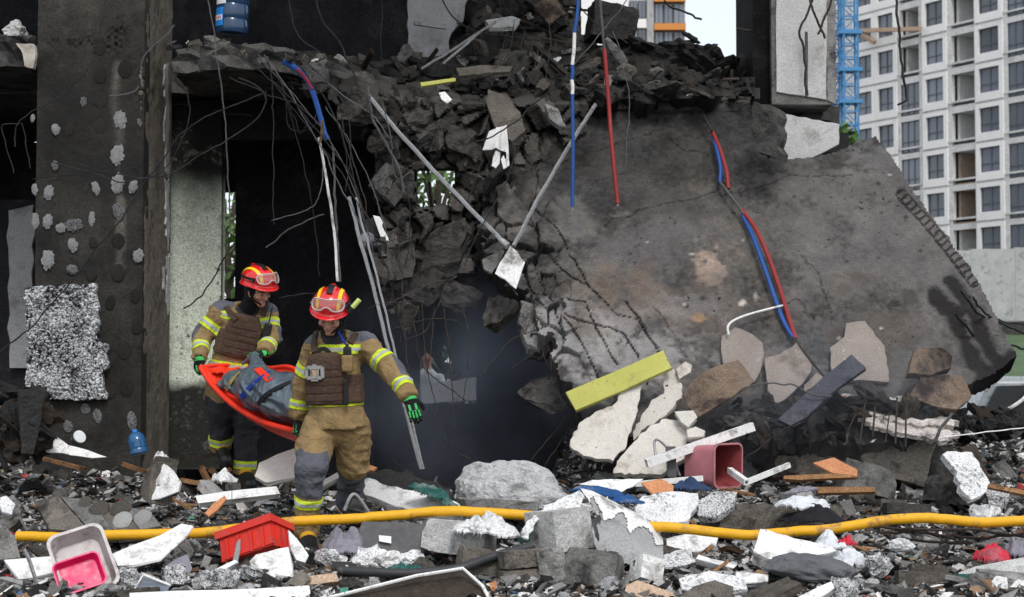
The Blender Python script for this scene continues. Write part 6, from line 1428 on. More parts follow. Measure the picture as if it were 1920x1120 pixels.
blk("broken_slab", 862, 1008, 120, 60, .35, (-5, 4, -12), 3, 'conc_light', "pale broken slab with crumpled foil on it, behind the dark pipe", "slab piece", Y=10.3, seed=71, rough=.012, depth=(.75, .95))
blk("dark_block", 900, 1065, 84, 70, .25, (-5, 12, 10), 3, 'conc_warm', "dark grey block under the pale broken slab", "concrete block", Y=9.95, seed=72, rough=.012)
pl("frame_board", [(612, 1125), (690, 1105), (780, 1082), (868, 1068), (905, 1100), (915, 1125)], 9.15, 0, 66, .012, 'wood_dark', "brown picture board with a white rim at the bottom edge", "picture board", .001, .3)
o = bpy.data.objects[max((n.name for n in bpy.data.objects if n.name.startswith("frame_board")), key=len)]
q = [W(612, 1122, 9.0), W(690, 1103, 9.06), W(780, 1080, 9.14), W(868, 1066, 9.2), W(905, 1099, 9.1), W(918, 1125, 9.0)]
tube("rim", q, .010, M['white'], o, 6, 0)
pl("timber_stub", [(566, 1082), (630, 1074), (634, 1090), (570, 1098)], 9.6, 0, 30, .06, 'card', "short light wood stub below the white triangular shard", "timber", .003, .1)
pl("white_fragment", [(468, 1052), (480, 1040), (540, 1026), (545, 1050), (552, 1090), (500, 1096), (475, 1070)], 9.75, -6, 40, .07, 'board', "speckled white fragment below the red crate", "foam piece", .006, .05)
pl("white_shard", [(541, 994), (556, 1010), (578, 1040), (572, 1055), (556, 1050), (546, 1030)], 10.05, 10, 25, .05, 'board', "white triangular shard between the red crate and the boot", "shard", .004, .05)
pl("white_plank", [(243, 1112), (330, 1108), (480, 1104), (578, 1098), (580, 1112), (560, 1125), (243, 1132)], 9.15, 0, 62, .04, 'white', "white plank along the bottom edge below the red crate", "plank", .002, .2)
pl("white_plank", [(8, 1050), (60, 1046), (112, 1042), (118, 1070), (60, 1082), (36, 1086)], 9.7, 0, 50, .03, 'white', "white plank behind the clear tray at the picture's edge", "plank", .002, .2)
pl("white_board", [(212, 1038), (250, 1022), (300, 1004), (340, 982), (362, 986), (345, 1010), (300, 1048), (250, 1060), (222, 1060)], 10.0, -6, 60, .02, 'white', "white board under the yellow hose beside the clear tray", "board", .003, .1)
pb = empty("white_profile", W(455, 935, 10.9), "white plastic profile lying level behind the red crate", "profile")
pl("profile_length", [(366, 930), (434, 920), (434, 936), (372, 944)], 11.3, 0, 35, .06, 'white', None, None, .002, .2, parent=pb)
pl("profile_length", [(435.5, 920), (518, 912), (524, 926), (436, 936)], 11.3, 0, 35, .06, 'white', None, None, .002, .2, parent=pb)
pl("cream_plasterboard", [(478, 892), (486, 868), (520, 852), (552, 841), (566, 858), (580, 885), (560, 893), (500, 905)], 11.95, -12, 52, .04, 'plaster', "cream panel with black flecks behind the front firefighter's leg", "plaster panel", .004, .06)
pl("cream_piece", [(601, 902), (632, 886), (636, 896), (604, 913)], 11.4, -12, 45, .04, 'plaster', "small rust stained cream piece between the front firefighter's legs", "plaster shard", .004, .06)
pl("orange_scrap", [(686, 870), (706, 876), (700, 882), (686, 882)], 11.8, 0, 40, .03, 'orange_board', "small orange scrap by the front firefighter's rear leg", "scrap", .004, .06)
ck = empty("triangular_chunk", W(300, 940, 11.9), "pointed concrete chunk with a flat white painted face near the sooty pier", "chunk")
pl("painted_face", [(277, 938), (280, 900), (292, 857), (322, 882), (338, 905), (334, 922), (300, 934)], 11.75, -14, 18, .03, 'board', None, None, .004, .06, parent=ck)
pl("rough_side", [(262, 928), (270, 895), (291, 856), (282, 900), (277, 942)], 11.80, -60, 10, .18, 'conc_warm', None, None, .008, .05, parent=ck)
pv = empty("paver_bundle", W(180, 990, 10.9), "row of dark grey pavers stuck together with round discs on top, behind the yellow hose", "pavers")
TP = [(62, 940), (112, 931), (170, 938), (226, 946), (284, 962)]; BP = [(92, 992), (170, 998), (214, 997), (262, 993), (304, 986)]; p0 = W(180, 990, 10.95); pn_ = N(-12, 52)
for k in range(4):
    e = 1.2; q = [(TP[k][0] + e, TP[k][1]), (TP[k + 1][0] - e, TP[k + 1][1]), (BP[k + 1][0] - e, BP[k + 1][1]), (BP[k][0] + e, BP[k][1])]
    plate("paver", q, p0 + pn_ * (.006 * (k % 2)), pn_, .10, M[('conc_warm', 'conc', 'conc_warm', 'conc')[k]], pv, .004, .07, 70 + k)
for k, (x, y, a) in enumerate(((160, 942, 13), (186, 955, 20), (226, 955, 21), (230, 976, 19), (268, 970, 17))):
    inst("disc", flat_dab[k % 3], on_plane(x, y, p0 + pn_ * .012, pn_), (R(-38), 0, R(-12)), (a * 11 / FPX, .11, a * 11 / FPX), M['conc_light'] if k > 2 else M['conc_warm'], pv)
blk("grey_block", 8, 960, 60, 50, .3, (0, 0, 20), 4, 'conc', "grey block with a white flake at the picture's edge", "concrete block", seed=81)
pl("grey_slab", [(-10, 1000), (10, 985), (30, 1010), (38, 1045), (0, 1050), (-10, 1050)], 10.2, 30, 20, .1, 'conc', "grey slab piece at the picture's edge beside the hose end", "slab piece")
pl("foam_flake", [(-5, 935), (12, 930), (28, 945), (22, 965), (5, 958)], 10.9, 20, 45, .03, 'foam', "white foam flake on the grey block", "foam piece")
pl("metal_sheet", [(62, 830), (68, 803), (100, 815), (128, 835), (170, 846), (200, 857), (170, 858), (120, 850), (90, 848)], 12.6, 14, 40, .008, 'board', "curled white metal sheet at the foot of the sooty pier", "metal sheet", .004, .05)
pl("suitcase_lid", [(672, 1000), (680, 978), (770, 980), (802, 985), (795, 1040), (760, 1044), (672, 1030)], 10.35, 4, 22, .05, 'dark_plastic', "charcoal plastic panel with a small sticker under the hose", "plastic panel", .001, .3)
o = plate("sticker", [(711, 1004), (733, 1006), (732, 1018), (711, 1015)], W(722, 1011, 10.318), N(4, 22), .003, M['label_white'], None, 0, 1, 3)
pn = [x for x in bpy.data.objects if x.name.startswith("suitcase_lid")][0]; setpar(o, pn)
tube_ = smooth_path([W(646, 957, 10.9), W(655, 935, 10.9), W(664, 927, 10.92), (W(676, 938, 10.95)), W(692, 962, 11.0)], 5)
o = tube("curved_profile", [W(646, 957, 10.9), W(655, 935, 10.9), W(664, 927, 10.92), W(676, 938, 10.95), W(692, 962, 11.0)], .012, M['grey_plastic'], None, 8, 5)
tag(o, "bent grey plastic profile just above the hose near the boot", "profile")
pl("black_inset", [(652, 955), (663, 934), (672, 940), (686, 962)], 11.0, 0, 20, .02, 'black', "black panel inside the bent grey profile", "panel")
pl("foam_slab", [(1413, 1035), (1426, 992), (1440, 994), (1490, 1010), (1560, 1025), (1568, 1033), (1520, 1045), (1470, 1050), (1440, 1048)], 10.0, 4, 50, .10, 'board', "thick white foam slab behind the grey knit sack", "foam block", .008, .05)
pl("stone_slab", [(1797, 1074), (1830, 1062), (1925, 1044), (1925, 1078), (1870, 1078), (1800, 1082)], 9.75, 6, 62, .06, 'conc_light', "pale stone slab with a green edge at the corner of the picture", "stone slab", .003, .1)
pl("green_strip", [(1796, 1076), (1870, 1078), (1925, 1080), (1925, 1092), (1860, 1090), (1798, 1086)], 9.55, 4, 20, .02, 'green_cloth', "green strip along the front edge of the pale stone slab", "strip", .004, .06)
blk("grey_lump", 1885, 1095, 100, 40, .2, (0, 4, -8), 5, 'conc', "grey lump under the pale stone slab", "chunk", Y=9.4, seed=85)
for k, (x, y, w, h) in enumerate(((1738, 1068, 62, 18), (1730, 1086, 96, 26), (1700, 955, 84, 20), (1672, 945, 50, 16), (1610, 930, 50, 26))):
    blk("brick", x, y, w, h, .12, (-8, 3, -6 + 4 * k), 1, 'conc_warm' if k != 2 else 'conc_dark', ("short grey kerb brick stacked on the longer one", "longer grey kerb brick near the pale stone slab", "dark grey brick behind the hose on open gravel", "brownish brick beside the dark grey brick", "small grey brick in front of the brown timber")[k], "brick", seed=90 + k, rough=.005, depth=(.9, .98))
for k, (px, mt, lb) in enumerate((([(1495, 1122), (1500, 1118), (1560, 1090), (1570, 1098), (1530, 1125)], 'white', "white slat poking up at the bottom edge below the knit sack"), ([(1380, 1072), (1440, 1078), (1440, 1090), (1382, 1092)], 'board', "white slat at the near end of the knit sack"), ([(1310, 1040), (1380, 1060), (1376, 1066), (1306, 1048)], 'white', "thin white slat among bright scraps right of the curved shell"), ([(1275, 1085), (1330, 1070), (1395, 1085), (1400, 1105), (1330, 1112), (1280, 1105)], 'foam', "white crumbly foam plate left of the knit sack"), ([(1250, 1010), (1300, 1000), (1345, 1008), (1340, 1030), (1290, 1036), (1250, 1028)], 'board', "white foam lump under the hose beside the curved shell"), ([(1275, 1120), (1300, 1100), (1340, 1088), (1375, 1100), (1370, 1122)], 'conc_warm', "grey brown chunk at the bottom edge near the white slat"))):
    pl("white_lath" if k in (0, 1, 2) else ("foam_plate" if k < 5 else "bottom_chunk"), px, None, 0, 50, .05, mt, lb, "slat" if k < 3 else ("foam piece" if k < 5 else "chunk"))
# profile bars and tubes
def bar4(name, a, b, w, h, mat, label, cat, parent=None):
    a, b = Vector(a), Vector(b); d = (b - a).normalized(); s = d.cross(Vector((0, 0, 1))).normalized(); u = s.cross(d); mb = MB(); t = .004
    for c, hw, hh in ((u * h / 2, w / 2, t), (-u * h / 2, w / 2, t), (s * w / 2, t, h / 2), (-s * w / 2, t, h / 2)):
        mb.box((a + b) / 2 + c, ((b - a).length / 2, hw + (t if hw > t else 0), hh - (t if hh > t else 0)), Matrix((d, s, u)).transposed())
    o = mb.build(name, M[mat], parent); return tag(o, label, cat) if label else o
bar4("profile_bar", W(1212, 869, 12.15), W(1412, 800, 12.35), .05, .055, 'white', "long white hollow profile bar resting on the pink bin", "profile bar")
bar4("profile_bar", W(1190, 908, 11.9), W(1317, 897, 12.0), .03, .03, 'white', "thin white bar lying in front of the orange card", "profile bar")
bar4("profile_bar", W(1368, 882, 12.1), W(1400, 905, 11.8), .03, .035, 'white', "short white bar end poking out of the pink bin", "profile bar")
bar4("profile_bar", W(1398, 905, 12.0), W(1480, 872, 12.2), .02, .03, 'white', "white bent bar leading from the pink bin to the brown chunk", "profile bar")
bar4("dark_post", W(1257, 838, 12.3), W(1260, 895, 12.25), .06, .03, 'dark_plastic', "dark flat post standing under the white profile bar", "post")
tag(tube("bent_tube", [W(1230, 862, 12.35), W(1227, 830, 12.4), W(1236, 826, 12.4), W(1258, 850, 12.4), W(1275, 893, 12.3)], .010, M['steel'], None, 7, 5), "bent steel tube rising behind the white profile bar", "tube")
pl("white_film", [(1085, 908), (1110, 900), (1180, 898), (1205, 898), (1185, 912), (1165, 922), (1130, 912)], 11.7, 0, 50, .01, 'board', "white crumpled film in front of the cream panels", "film", .006, .04)
pl("orange_card", [(1203, 905), (1240, 898), (1262, 910), (1262, 926), (1225, 928)], 11.6, 0, 55, .015, 'orange_board', "orange card lying behind the white bead foam board", "card", .004, .08)
# pink bin
def loft(name, secs, mats, parent=None, close=(True, True), mi=None, smooth=True):
    V = [v for s in secs for v in s]; k = len(secs[0]); F = []; I = []
    for i in range(len(secs) - 1):
        for j in range(k): F.append((i * k + j, i * k + (j + 1) % k, (i + 1) * k + (j + 1) % k, (i + 1) * k + j)); I.append(mi[i] if mi else 0)
    if close[0]: F.append(tuple(range(k))[::-1]); I.append(mi[0] if mi else 0)
    if close[1]: F.append(tuple((len(secs) - 1) * k + j for j in range(k))); I.append(mi[-1] if mi else 0)
    return mk(name, V, F, mats, parent, smooth, mi=I, sharp=40)
def rrect(c, s, u, hw, hh, r, n=5):
    out = []
    for cx_, cy_, a0 in ((1, 1, 0), (-1, 1, 90), (-1, -1, 180), (1, -1, 270)):
        for k in range(n):
            a = R(a0 + 90 * k / (n - 1)); out.append(c + s * (cx_ * (hw - r) + r * math.cos(a)) + u * (cy_ * (hh - r) + r * math.sin(a)))
    return out
ax = Vector((.62, -.78, -.02)).normalized(); sx = ax.cross(Vector((0, 0, 1))).normalized(); ux = sx.cross(ax); mo = W(1364, 873, 12.1)
pts = [(-.34, .105, .12, .04), (-.33, .115, .13, .04), (0, .140, .155, .05), (.002, .150, .165, .05), (.012, .150, .165, .05), (.012, .138, .152, .045), (0, .132, .147, .045), (-.31, .108, .122, .035)]
bin_ = loft("waste_bin", [rrect(mo + ax * a, sx, ux, b, c, r) for a, b, c, r in pts], [M['pink'], M['pink_in']], None, (True, True), [0, 0, 0, 0, 0, 1, 1]); tag(bin_, "dusty pink plastic bin lying on its side with its dark mouth open", "waste bin")
# milky tray with a magenta tray inside
def tray(name, cpt, n, upv, hw, hh, dep, mat, parent=None, rim=.014, r=.05):
    n = n.normalized(); u = (Vector(upv) - n * Vector(upv).dot(n)).normalized(); s = u.cross(n)
    P_ = [(-dep, .84, .02), (-dep * .98, .86, .015), (0, 1, 0), (0, 1 + rim / hw, 0), (-.008, 1 + rim / hw, 0), (-.008, 1, 0)]
    secs = [rrect(cpt + n * -dep, s, u, hw * .86, hh * .86, r), rrect(cpt, s, u, hw, hh, r), rrect(cpt + n * .004, s, u, hw + rim, hh + rim, r + .01), rrect(cpt + n * .010, s, u, hw + rim, hh + rim, r + .01), rrect(cpt + n * .010, s, u, hw - .004, hh - .004, r), rrect(cpt - n * (dep - .006), s, u, hw * .84, hh * .84, r)]
    return loft(name, secs, [mat], parent)
tn_ = N(12, 32); tup = Vector((-.36, .2, .9)); tt_ = tray("plastic_tray", W(156, 1052, 9.45), tn_, tup, .150, .195, .10, M['tray']); tag(tt_, "milky plastic tray tipped towards the camera, holding a magenta tray", "tray")
mt_ = tray("magenta_tray", W(149, 1076, 9.36), N(12, 30), tup, .130, .10, .05, M['magenta'], None, .006, .03); tag(mt_, "bright magenta tray lying inside the milky plastic tray", "tray")
# red crate
def crate():
    rt = empty("crate", W(480, 1030, 10.15), "bright red plastic crate tipped on the rubble in front of the yellow hose", "crate"); rt_ = Euler((R(-20), R(-19), R(-20))).to_matrix(); c = W(480, 1022, 10.3); L, D, Hh, t = .185, .11, .086, .006
    mb = MB()
    for cc_, hh_ in (((0, -D, 0), (L, t, Hh)), ((0, D, 0), (L, t, Hh)), ((-L, 0, 0), (t, D - t, Hh)), ((L, 0, 0), (t, D - t, Hh)), ((0, 0, -Hh + t), (L - t, D - t, t * .9))): mb.box(c + rt_ @ Vector(cc_), hh_, rt_)
    mb.build("wall", M['red_crate'], rt)
    mb = MB()
    for cc_, hh_ in (((0, -D - .014, Hh + .002), (L + .022, .014, .024)), ((0, D + .014, Hh + .002), (L + .022, .014, .024)), ((-L - .014, 0, Hh), (.010, D, .022)), ((L + .014, 0, Hh), (.010, D, .022))): mb.box(c + rt_ @ Vector(cc_), hh_, rt_)
    mb.build("rim", M['red_crate'], rt)
    for x in (-.13, -.045, .045, .13):
        mb = MB(); mb.box(c + rt_ @ Vector((x, -D - .012, -.02)), (.007, .009, Hh * .78), rt_); mb.build("rib", M['red_crate'], rt)
    for y in (-.06, 0, .06):
        mb = MB(); mb.box(c + rt_ @ Vector((L + .012, y, -.02)), (.009, .012, Hh * .78), rt_); mb.build("rib", M['red_crate'], rt)
    mb = MB(); mb.box(c + rt_ @ Vector((.02, -D - .008, -.07)), (L * .95, .006, .008), rt_); mb.build("band", M['red_crate'], rt)
crate()
pl("grey_lath", [(444, 1018), (450, 1012), (446, 1052), (436, 1054)], 9.95, 0, 10, .02, 'grey_plastic', "grey slat standing in front of the red crate", "slat")
pl("white_lath", [(380, 1078), (440, 1050), (446, 1054), (386, 1088)], 9.75, 0, 40, .02, 'white', "white lath leading up to the red crate", "lath")
fr0 = empty("small_window_frame", W(290, 1110, 9.3), "small white framed pane lying flat near the magenta tray", "framed pane")
pl("pane", [(254, 1105), (270, 1080), (318, 1098), (312, 1108)], 9.42, 0, 60, .006, 'glass_dark', None, None, 0, 1, parent=fr0)
tube("frame", [W(252, 1106, 9.4), W(269, 1078, 9.45), W(320, 1098, 9.42)], .008, M['white'], fr0, 6, 0)
pl("purple_tile", [(310, 1062), (330, 1048), (352, 1040), (358, 1066), (345, 1092), (312, 1085)], 9.9, 0, 50, .012, 'grey_cloth', "greyish plastic sheet piece between the white board and the crate", "sheet piece")
# cloths
def cloth(name, cx, cy, w, h, Y, mat, label, cat, seed, d=None, amp=.35, rot=(0, 0, 0), fs=1.5):
    s = Y / FPX; bm = bmesh.new(); bmesh.ops.create_icosphere(bm, subdivisions=5, radius=1); co = np.array([v.co[:] for v in bm.verts])
    q = co + .55 * np.stack([fbm(co, 1.3, 2, seed + i) for i in range(3)], 1); a_ = seed * 1.3; q = np.stack([q[:, 0] * math.cos(a_) + q[:, 2] * math.sin(a_), q[:, 1], (q[:, 2] * math.cos(a_) - q[:, 0] * math.sin(a_)) * 2.2], 1)
    f = .92 + amp * 1.15 * fbm(co, 1.1, 2, seed + 8) + amp * .75 * (.35 - np.minimum(np.abs(fbm(q, fs, 2, seed)) * 1.6, .7)) + .035 * fbm(co, 9, 2, seed + 4)
    for v, k in zip(bm.verts, f): v.co = Vector((v.co.x * w * .54 * s * k, v.co.y * (d or .12) * k, v.co.z * h * .56 * s * (k if v.co.z > 0 else .6)))
    me = bpy.data.meshes.new(name); bm.to_mesh(me); bm.free()
    if mat != 'foil': me.polygons.foreach_set("use_smooth", np.ones(len(me.polygons), dtype=bool))
    o = inst(name, me, W(cx, cy, Y), tuple(R(a) for a in rot), 1, M[mat]); return tag(o, label, cat)
def drape(name, cx, cy, w, h, Y, mat, label, cat, seed, d=None, amp=1.0, rot=(0, 0, 0), fs=1.5):
    """A crumpled cloth lying in a heap: a folded sheet with an uneven outline."""
    s = Y / FPX; nu, nv = 64, 46; x, y = np.meshgrid(np.linspace(-1.25, 1.25, nu), np.linspace(-1.25, 1.25, nv), indexing='ij'); q = np.stack([x.ravel(), y.ravel(), np.full(x.size, seed * 1.7)], 1)
    g = lambda sc, o, k: fbm(q, sc, o, seed + k).reshape(x.shape)
    r = np.hypot(x, y) * (1 + .45 * g(1.3, 2, 1)); w1, w2 = g(1.1, 2, 2), g(1.1, 2, 3); a = seed * .9; t = (x * math.cos(a) + y * math.sin(a)) * 1.5 + w1 * 1.6
    fold = .5 + .5 * np.sin(t * 5.2 + 2.6 * w2); fold2 = 1 - np.minimum(np.abs(g(2.6, 2, 5)) * 2.6, 1)
    z = np.sqrt(np.clip(1.08 - r * r, 0, 1)) * (.62 + .3 * w2) + (.22 * fold + .14 * fold2) * np.clip(1.25 - r, 0, 1) * 1.5 + .04 * g(7, 2, 6)
    P_ = np.stack([(x + .12 * w2) * w * .5 * s, (y + .12 * w1) * (d or .12) * 1.1, z * h * .78 * s], -1); mk_ = (r < 1.05)[:-1, :-1] & (r < 1.05)[1:, 1:]
    o = grid_sheet(name, P_, mk_, np.array([0, 0, -.006]), M[mat], None, None, True); o.location = o.location + W(cx, cy + h * .5, Y); o.rotation_euler = tuple(R(k) for k in rot); return tag(o, label, cat)
drape("jacket", 640, 1010, 74, 56, 10.35, 'grey_cloth', "crumpled grey violet jacket between the boot and the charcoal panel", "jacket", 1)
cloth("knit_sack", 1524, 1072, 178, 66, 9.75, 'sack', "dark grey knitted sack in front of the thick white foam slab", "sack", 2, .20, .16, (0, 6, 0), 1.2)
drape("shirt", 1500, 938, 100, 30, 11.1, 'white_cloth', "white shirt crumpled on the long dark chunk", "shirt", 3, .16, .35, (0, 3, 0))
drape("black_rag", 1528, 962, 124, 40, 10.95, 'black_cloth', "black rag hanging below the white shirt", "rag", 4, .14)
drape("slipper", 1500, 916, 60, 14, 11.3, 'grey_cloth', "violet patterned slipper lying above the white shirt", "slipper", 5, .05, .1, (0, -12, 0))
drape("blue_rag", 1120, 918, 90, 20, 11.0, 'blue_cloth', "bright blue rag draped behind the curved shell", "rag", 6, .10, .4, (0, 10, 0)); drape("blue_rag", 1170, 934, 70, 18, 10.95, 'blue_cloth', "bright blue rag end with white flecks beside the bead foam board", "rag", 7, .08, .4)
drape("jeans", 1292, 908, 70, 26, 11.75, 'navy_cloth', "navy jeans leg lying below the pink bin", "jeans", 8, .07, .15)
drape("red_blanket", 1862, 1032, 74, 46, 10.2, 'red_cloth', "dirty red and grey blanket below the hose, near the pale stone slab", "blanket", 9, .14); drape("grey_blanket", 1908, 1022, 60, 44, 10.25, 'grey_cloth', "grey violet blanket bunched beside the red one", "blanket", 10, .14)
drape("dusty_bag", 1552, 1012, 56, 34, 10.3, 'white_cloth', "round dusty white bag behind the foam slab near the hose", "bag", 11, .1); drape("dusty_bag", 1588, 1042, 60, 40, 10.1, 'white_cloth', "dusty pale bag sagging right of the knit sack", "bag", 12, .1); cloth("white_ball", 1690, 1025, 44, 30, 10.2, 'foil', "white scribbled ball of paper under the rusty rods", "paper ball", 13, .07)
drape("red_rag", 1590, 1012, 28, 20, 10.25, 'red_cloth', "small dark red rag between the two dusty bags", "rag", 14, .05)
drape("foil_heap", 915, 980, 116, 44, 10.25, 'foil', "heap of crumpled white foil in front of the hose", "foil heap", 15, .16, .5, (0, 3, 0), 2.6)
drape("green_net", 818, 922, 92, 34, 11.2, 'green_cloth', "bundle of dark green netting on the dirty white plate", "netting", 16, .10, .5, (0, 22, 0)); drape("green_net", 760, 1066, 90, 26, 9.95, 'green_cloth', "dark green netting tangled under the dark pipe", "netting", 17, .1, .5)
drape("white_cloth", 420, 890, 40, 30, 11.6, 'foil', "white plastic bag among the brown sticks", "plastic bag", 19, .1, .5)
drape("cloth_rag", 300, 855, 30, 24, 12.7, 'foil', "pale crumpled rag at the foot of the pier", "rag", 20, .1, .5)
FL = ["white foam lump under the charcoal panel", "white foam lump below the sticker of the charcoal panel", "white foam lump at the far lower corner of the charcoal panel", "white foam lump just behind the dark rubber pipe's end", "sooty foam lump below the red crate", "sooty foam lump beside the small framed pane", "sooty foam lump in front of the white lath", "sooty foam lump between tray and framed pane",
 "burnt foam lump at the rim of the milky tray", "white foam lump beside the foot of the curved shell", "sooty foam lump at the bottom edge below the knit sack", "sooty foam lump beside the longer kerb brick", "white foam lump just above the hose near the picture's edge", "sooty foam lump beside the white speckled sheet", "sooty foam lump above the pink bin's bar"]
for k, (x, y, mt) in enumerate(((685, 1045, 'foam'), (720, 1048, 'board'), (770, 1052, 'foam'), (620, 1050, 'foam'), (480, 1075, 'foam_dirty'), (330, 1080, 'foam_dirty'), (410, 1085, 'foam_dirty'), (300, 1060, 'foam_black'), (240, 1085, 'foam_dirty'), (1270, 1050, 'foam'), (1580, 1105, 'foam_dirty'), (1650, 1060, 'foam_dirty'), (1850, 970, 'board'), (1870, 935, 'foam_dirty'), (1300, 860, 'foam_dirty'))):
    blk("foam_lump", x, y, 58 - (k * 7) % 20, 36 - (k * 5) % 12, .14, (k * 23 % 40 - 20, k * 17 % 30 - 15, k * 40), 5, mt, FL[k], "foam piece", seed=300 + k, rough=.03, group="foam lumps among the small debris", sub=2)
for k, (a, b) in enumerate((((372, 918), (432, 880)), ((360, 905), (470, 902)), ((395, 880), (420, 905)), ((340, 900), (400, 912)), ((376, 875), (392, 905)), ((230, 870), (330, 905)), ((400, 950), (440, 925)), ((80, 860), (160, 880)), ((330, 862), (420, 850)))):
    Y = gY(max(a[1], b[1]) + 8); s_ = bar4("wood_stick", W(*a, Y + .05), W(*b, Y - .03), .035, .022, 'wood' if k != 8 else 'wood_dark', None, None); tag(s_, "brown broken stick in the pile between the pier and the rear firefighter", "stick", "brown sticks near the pier")
pl("orange_splinter", [(384, 962), (400, 945), (420, 930), (424, 936), (408, 955), (392, 968)], 10.9, 0, 40, .02, 'orange_board', "orange splintered board piece below the white profile", "splinter")
# bottles, jug, cup
def lathe(name, base, axis, prof, mat, parent=None, seg=20):
    ax_ = Vector(axis).normalized(); s = ax_.orthogonal().normalized(); t = ax_.cross(s); secs = [[Vector(base) + ax_ * z + s * (r * math.cos(2 * math.pi * k / seg)) + t * (r * math.sin(2 * math.pi * k / seg)) for k in range(seg)] for z, r in prof]
    return loft(name, secs, [mat], parent)
bt = empty("water_bottle", W(254, 853, 12.7), "crumpled blue plastic water bottle at the foot of the sooty pier", "bottle")
lathe("body", W(262, 852, 12.6), (-.25, .1, 1), [(0, .055), (.01, .068), (.03, .070), (.045, .064), (.06, .070), (.08, .064), (.095, .070), (.115, .066), (.15, .055), (.17, .03), (.175, .018)], M['bottle'], bt); lathe("cap", W(262, 852, 12.6) + Vector((-.25, .1, 1)).normalized() * .174, (-.25, .1, 1), [(0, .02), (.02, .02)], M['label_blue'], bt)
jg = empty("water_jug", W(432, 66, 14.0), "big dark blue water jug with a bright label on the upper floor edge", "water jug"); jb = W(434, 66, 14.2); jax = Vector((.04, 0, 1)).normalized()
lathe("body", jb, jax, [(0, .10), (.012, .135), (.05, .145), (.12, .142), (.13, .136), (.145, .142), (.25, .145), (.26, .138), (.275, .145), (.38, .14), (.43, .09), (.46, .035), (.50, .03)], M['jug'], jg, 28)
def cylpatch(name, a0, a1, z0, z1, mat, r=.147):
    V, F = [], []; n = 8
    for i in range(n + 1):
        a = R(a0 + (a1 - a0) * i / n)
        for z in (z0, z1): V.append(jb + jax * z + Vector((math.sin(a), -math.cos(a), 0)) * r)
    for i in range(n): F.append((2 * i, 2 * i + 2, 2 * i + 3, 2 * i + 1))
    return mk(name, V, F, mat, jg, True)
cylpatch("label", -62, -22, .06, .22, M['label_blue']); cylpatch("label_strip", -60, -26, .11, .155, M['label_white'], .1485); cylpatch("upper_label", -60, -14, .25, .33, M['label_white'], .148)
for k in range(3): cylpatch("label_mark", -54 + k * 9, -49 + k * 9, .118, .146, M['label_red'], .1495)
cup = empty("paper_cup", W(147, 822, 12.9), "small green and white cup at the foot of the pier", "cup"); lathe("body", W(140, 826, 12.8), (.6, -.6, .35), [(0, .035), (.07, .05), (.075, .05), (.07, .045), (.01, .03)], M['green_cloth'], cup); lathe("lid", W(140, 826, 12.8) + Vector((.6, -.6, .35)).normalized() * .074, (.6, -.6, .35), [(0, .052), (.012, .05), (.014, .03)], M['label_white'], cup)
# hanging device, torn panels
dv = empty("hanging_device", W(700, 470, 13.8), "dark wrecked appliance with a pale faceplate hanging in the cables", "appliance"); Yd = 13.75
pl("case", [(674, 424), (684, 412), (702, 408), (714, 436), (712, 446), (690, 440), (674, 438)], Yd, 10, 0, .12, 'black', None, None, 0, 1, parent=dv)
pl("faceplate", [(700, 405), (712, 408), (718, 418), (716, 424), (724, 440), (720, 444), (714, 444), (708, 428)], Yd - .07, 10, 5, .02, 'white', None, None, 0, 1, parent=dv)
pl("lower_plate", [(719, 430), (727, 445), (729, 452), (724, 450)], Yd - .06, 10, 5, .02, 'white', None, None, 0, 1, parent=dv)
inst("dome", lump_mesh("dome", (.075, .06, .075), 5, .05, 1, 4, smooth=True), W(688, 452, Yd), (0, 0, 0), 1, M['grey_cloth'], dv); inst("motor", lump_mesh("motor", (.085, .07, .05), 6, .15, 2, 4, smooth=True), W(708, 462, Yd), (0, 0, 0), 1, M['black'], dv)
lathe("nozzle", W(716, 462, Yd - .03), (.08, -.25, -1), [(0, .05), (.03, .042), (.05, .034), (.08, .034), (.085, .038), (.10, .038), (.101, .03)], M['black'], dv); lathe("collar", W(717, 466, Yd - .035) + Vector((.08, -.25, -1)).normalized() * .066, (.08, -.25, -1), [(0, .0365), (.006, .0365)], M['steel'], dv)
tw = empty("torn_white_sheet", W(930, 300, 14.1), "torn white sheet hanging in folds on the crumbled floor", "torn sheet"); Yt = 14.05
for k, px in enumerate(([(905, 281), (912, 262), (917, 246), (930, 241), (926, 262), (922, 280), (914, 280)], [(930.5, 241), (941, 239), (938, 262), (937, 281), (930, 276), (922.5, 280), (927, 262)], [(941.5, 239), (950, 235), (952, 262), (955, 310), (950, 312), (949, 284), (938, 282), (939, 262)], [(922, 311), (926, 296), (930, 284), (938, 287), (936, 306), (930, 314)], [(944, 292), (948, 300), (950, 313), (944, 317), (940, 300)])):
    pl("fold", px, Yt + (.03 if k % 2 else 0), (-22, 22, -14, 15, -10)[k], 6, .006, 'white', None, None, .002, .05, parent=tw)
pl("white_tile", [(957, 462), (970, 474), (983, 493), (975, 515), (967, 541), (948, 524), (928, 513), (938, 494)], 13.5, -12, 20, .014, 'board', "white diamond shaped board caught at the lower ends of the two conduits", "board", .002, .05)
pl("grey_scrap", [(905, 487), (930, 475), (946, 470), (938, 490), (922, 512), (908, 505)], 13.6, 14, 20, .03, 'conc', "crumpled grey scrap behind the white diamond board", "scrap")
pl("lime_strip", [(788, 155), (853, 146), (854, 152), (790, 162)], 14.5, 0, 30, .02, 'yellow_board', "narrow lime coloured strip lying on the upper heap", "strip", .001, .2)
pl("pale_tile", [(823, 174), (834, 172), (846, 186), (838, 194), (828, 186)], 14.3, 0, 30, .02, 'white', "small pale tile below the lime coloured strip", "tile")
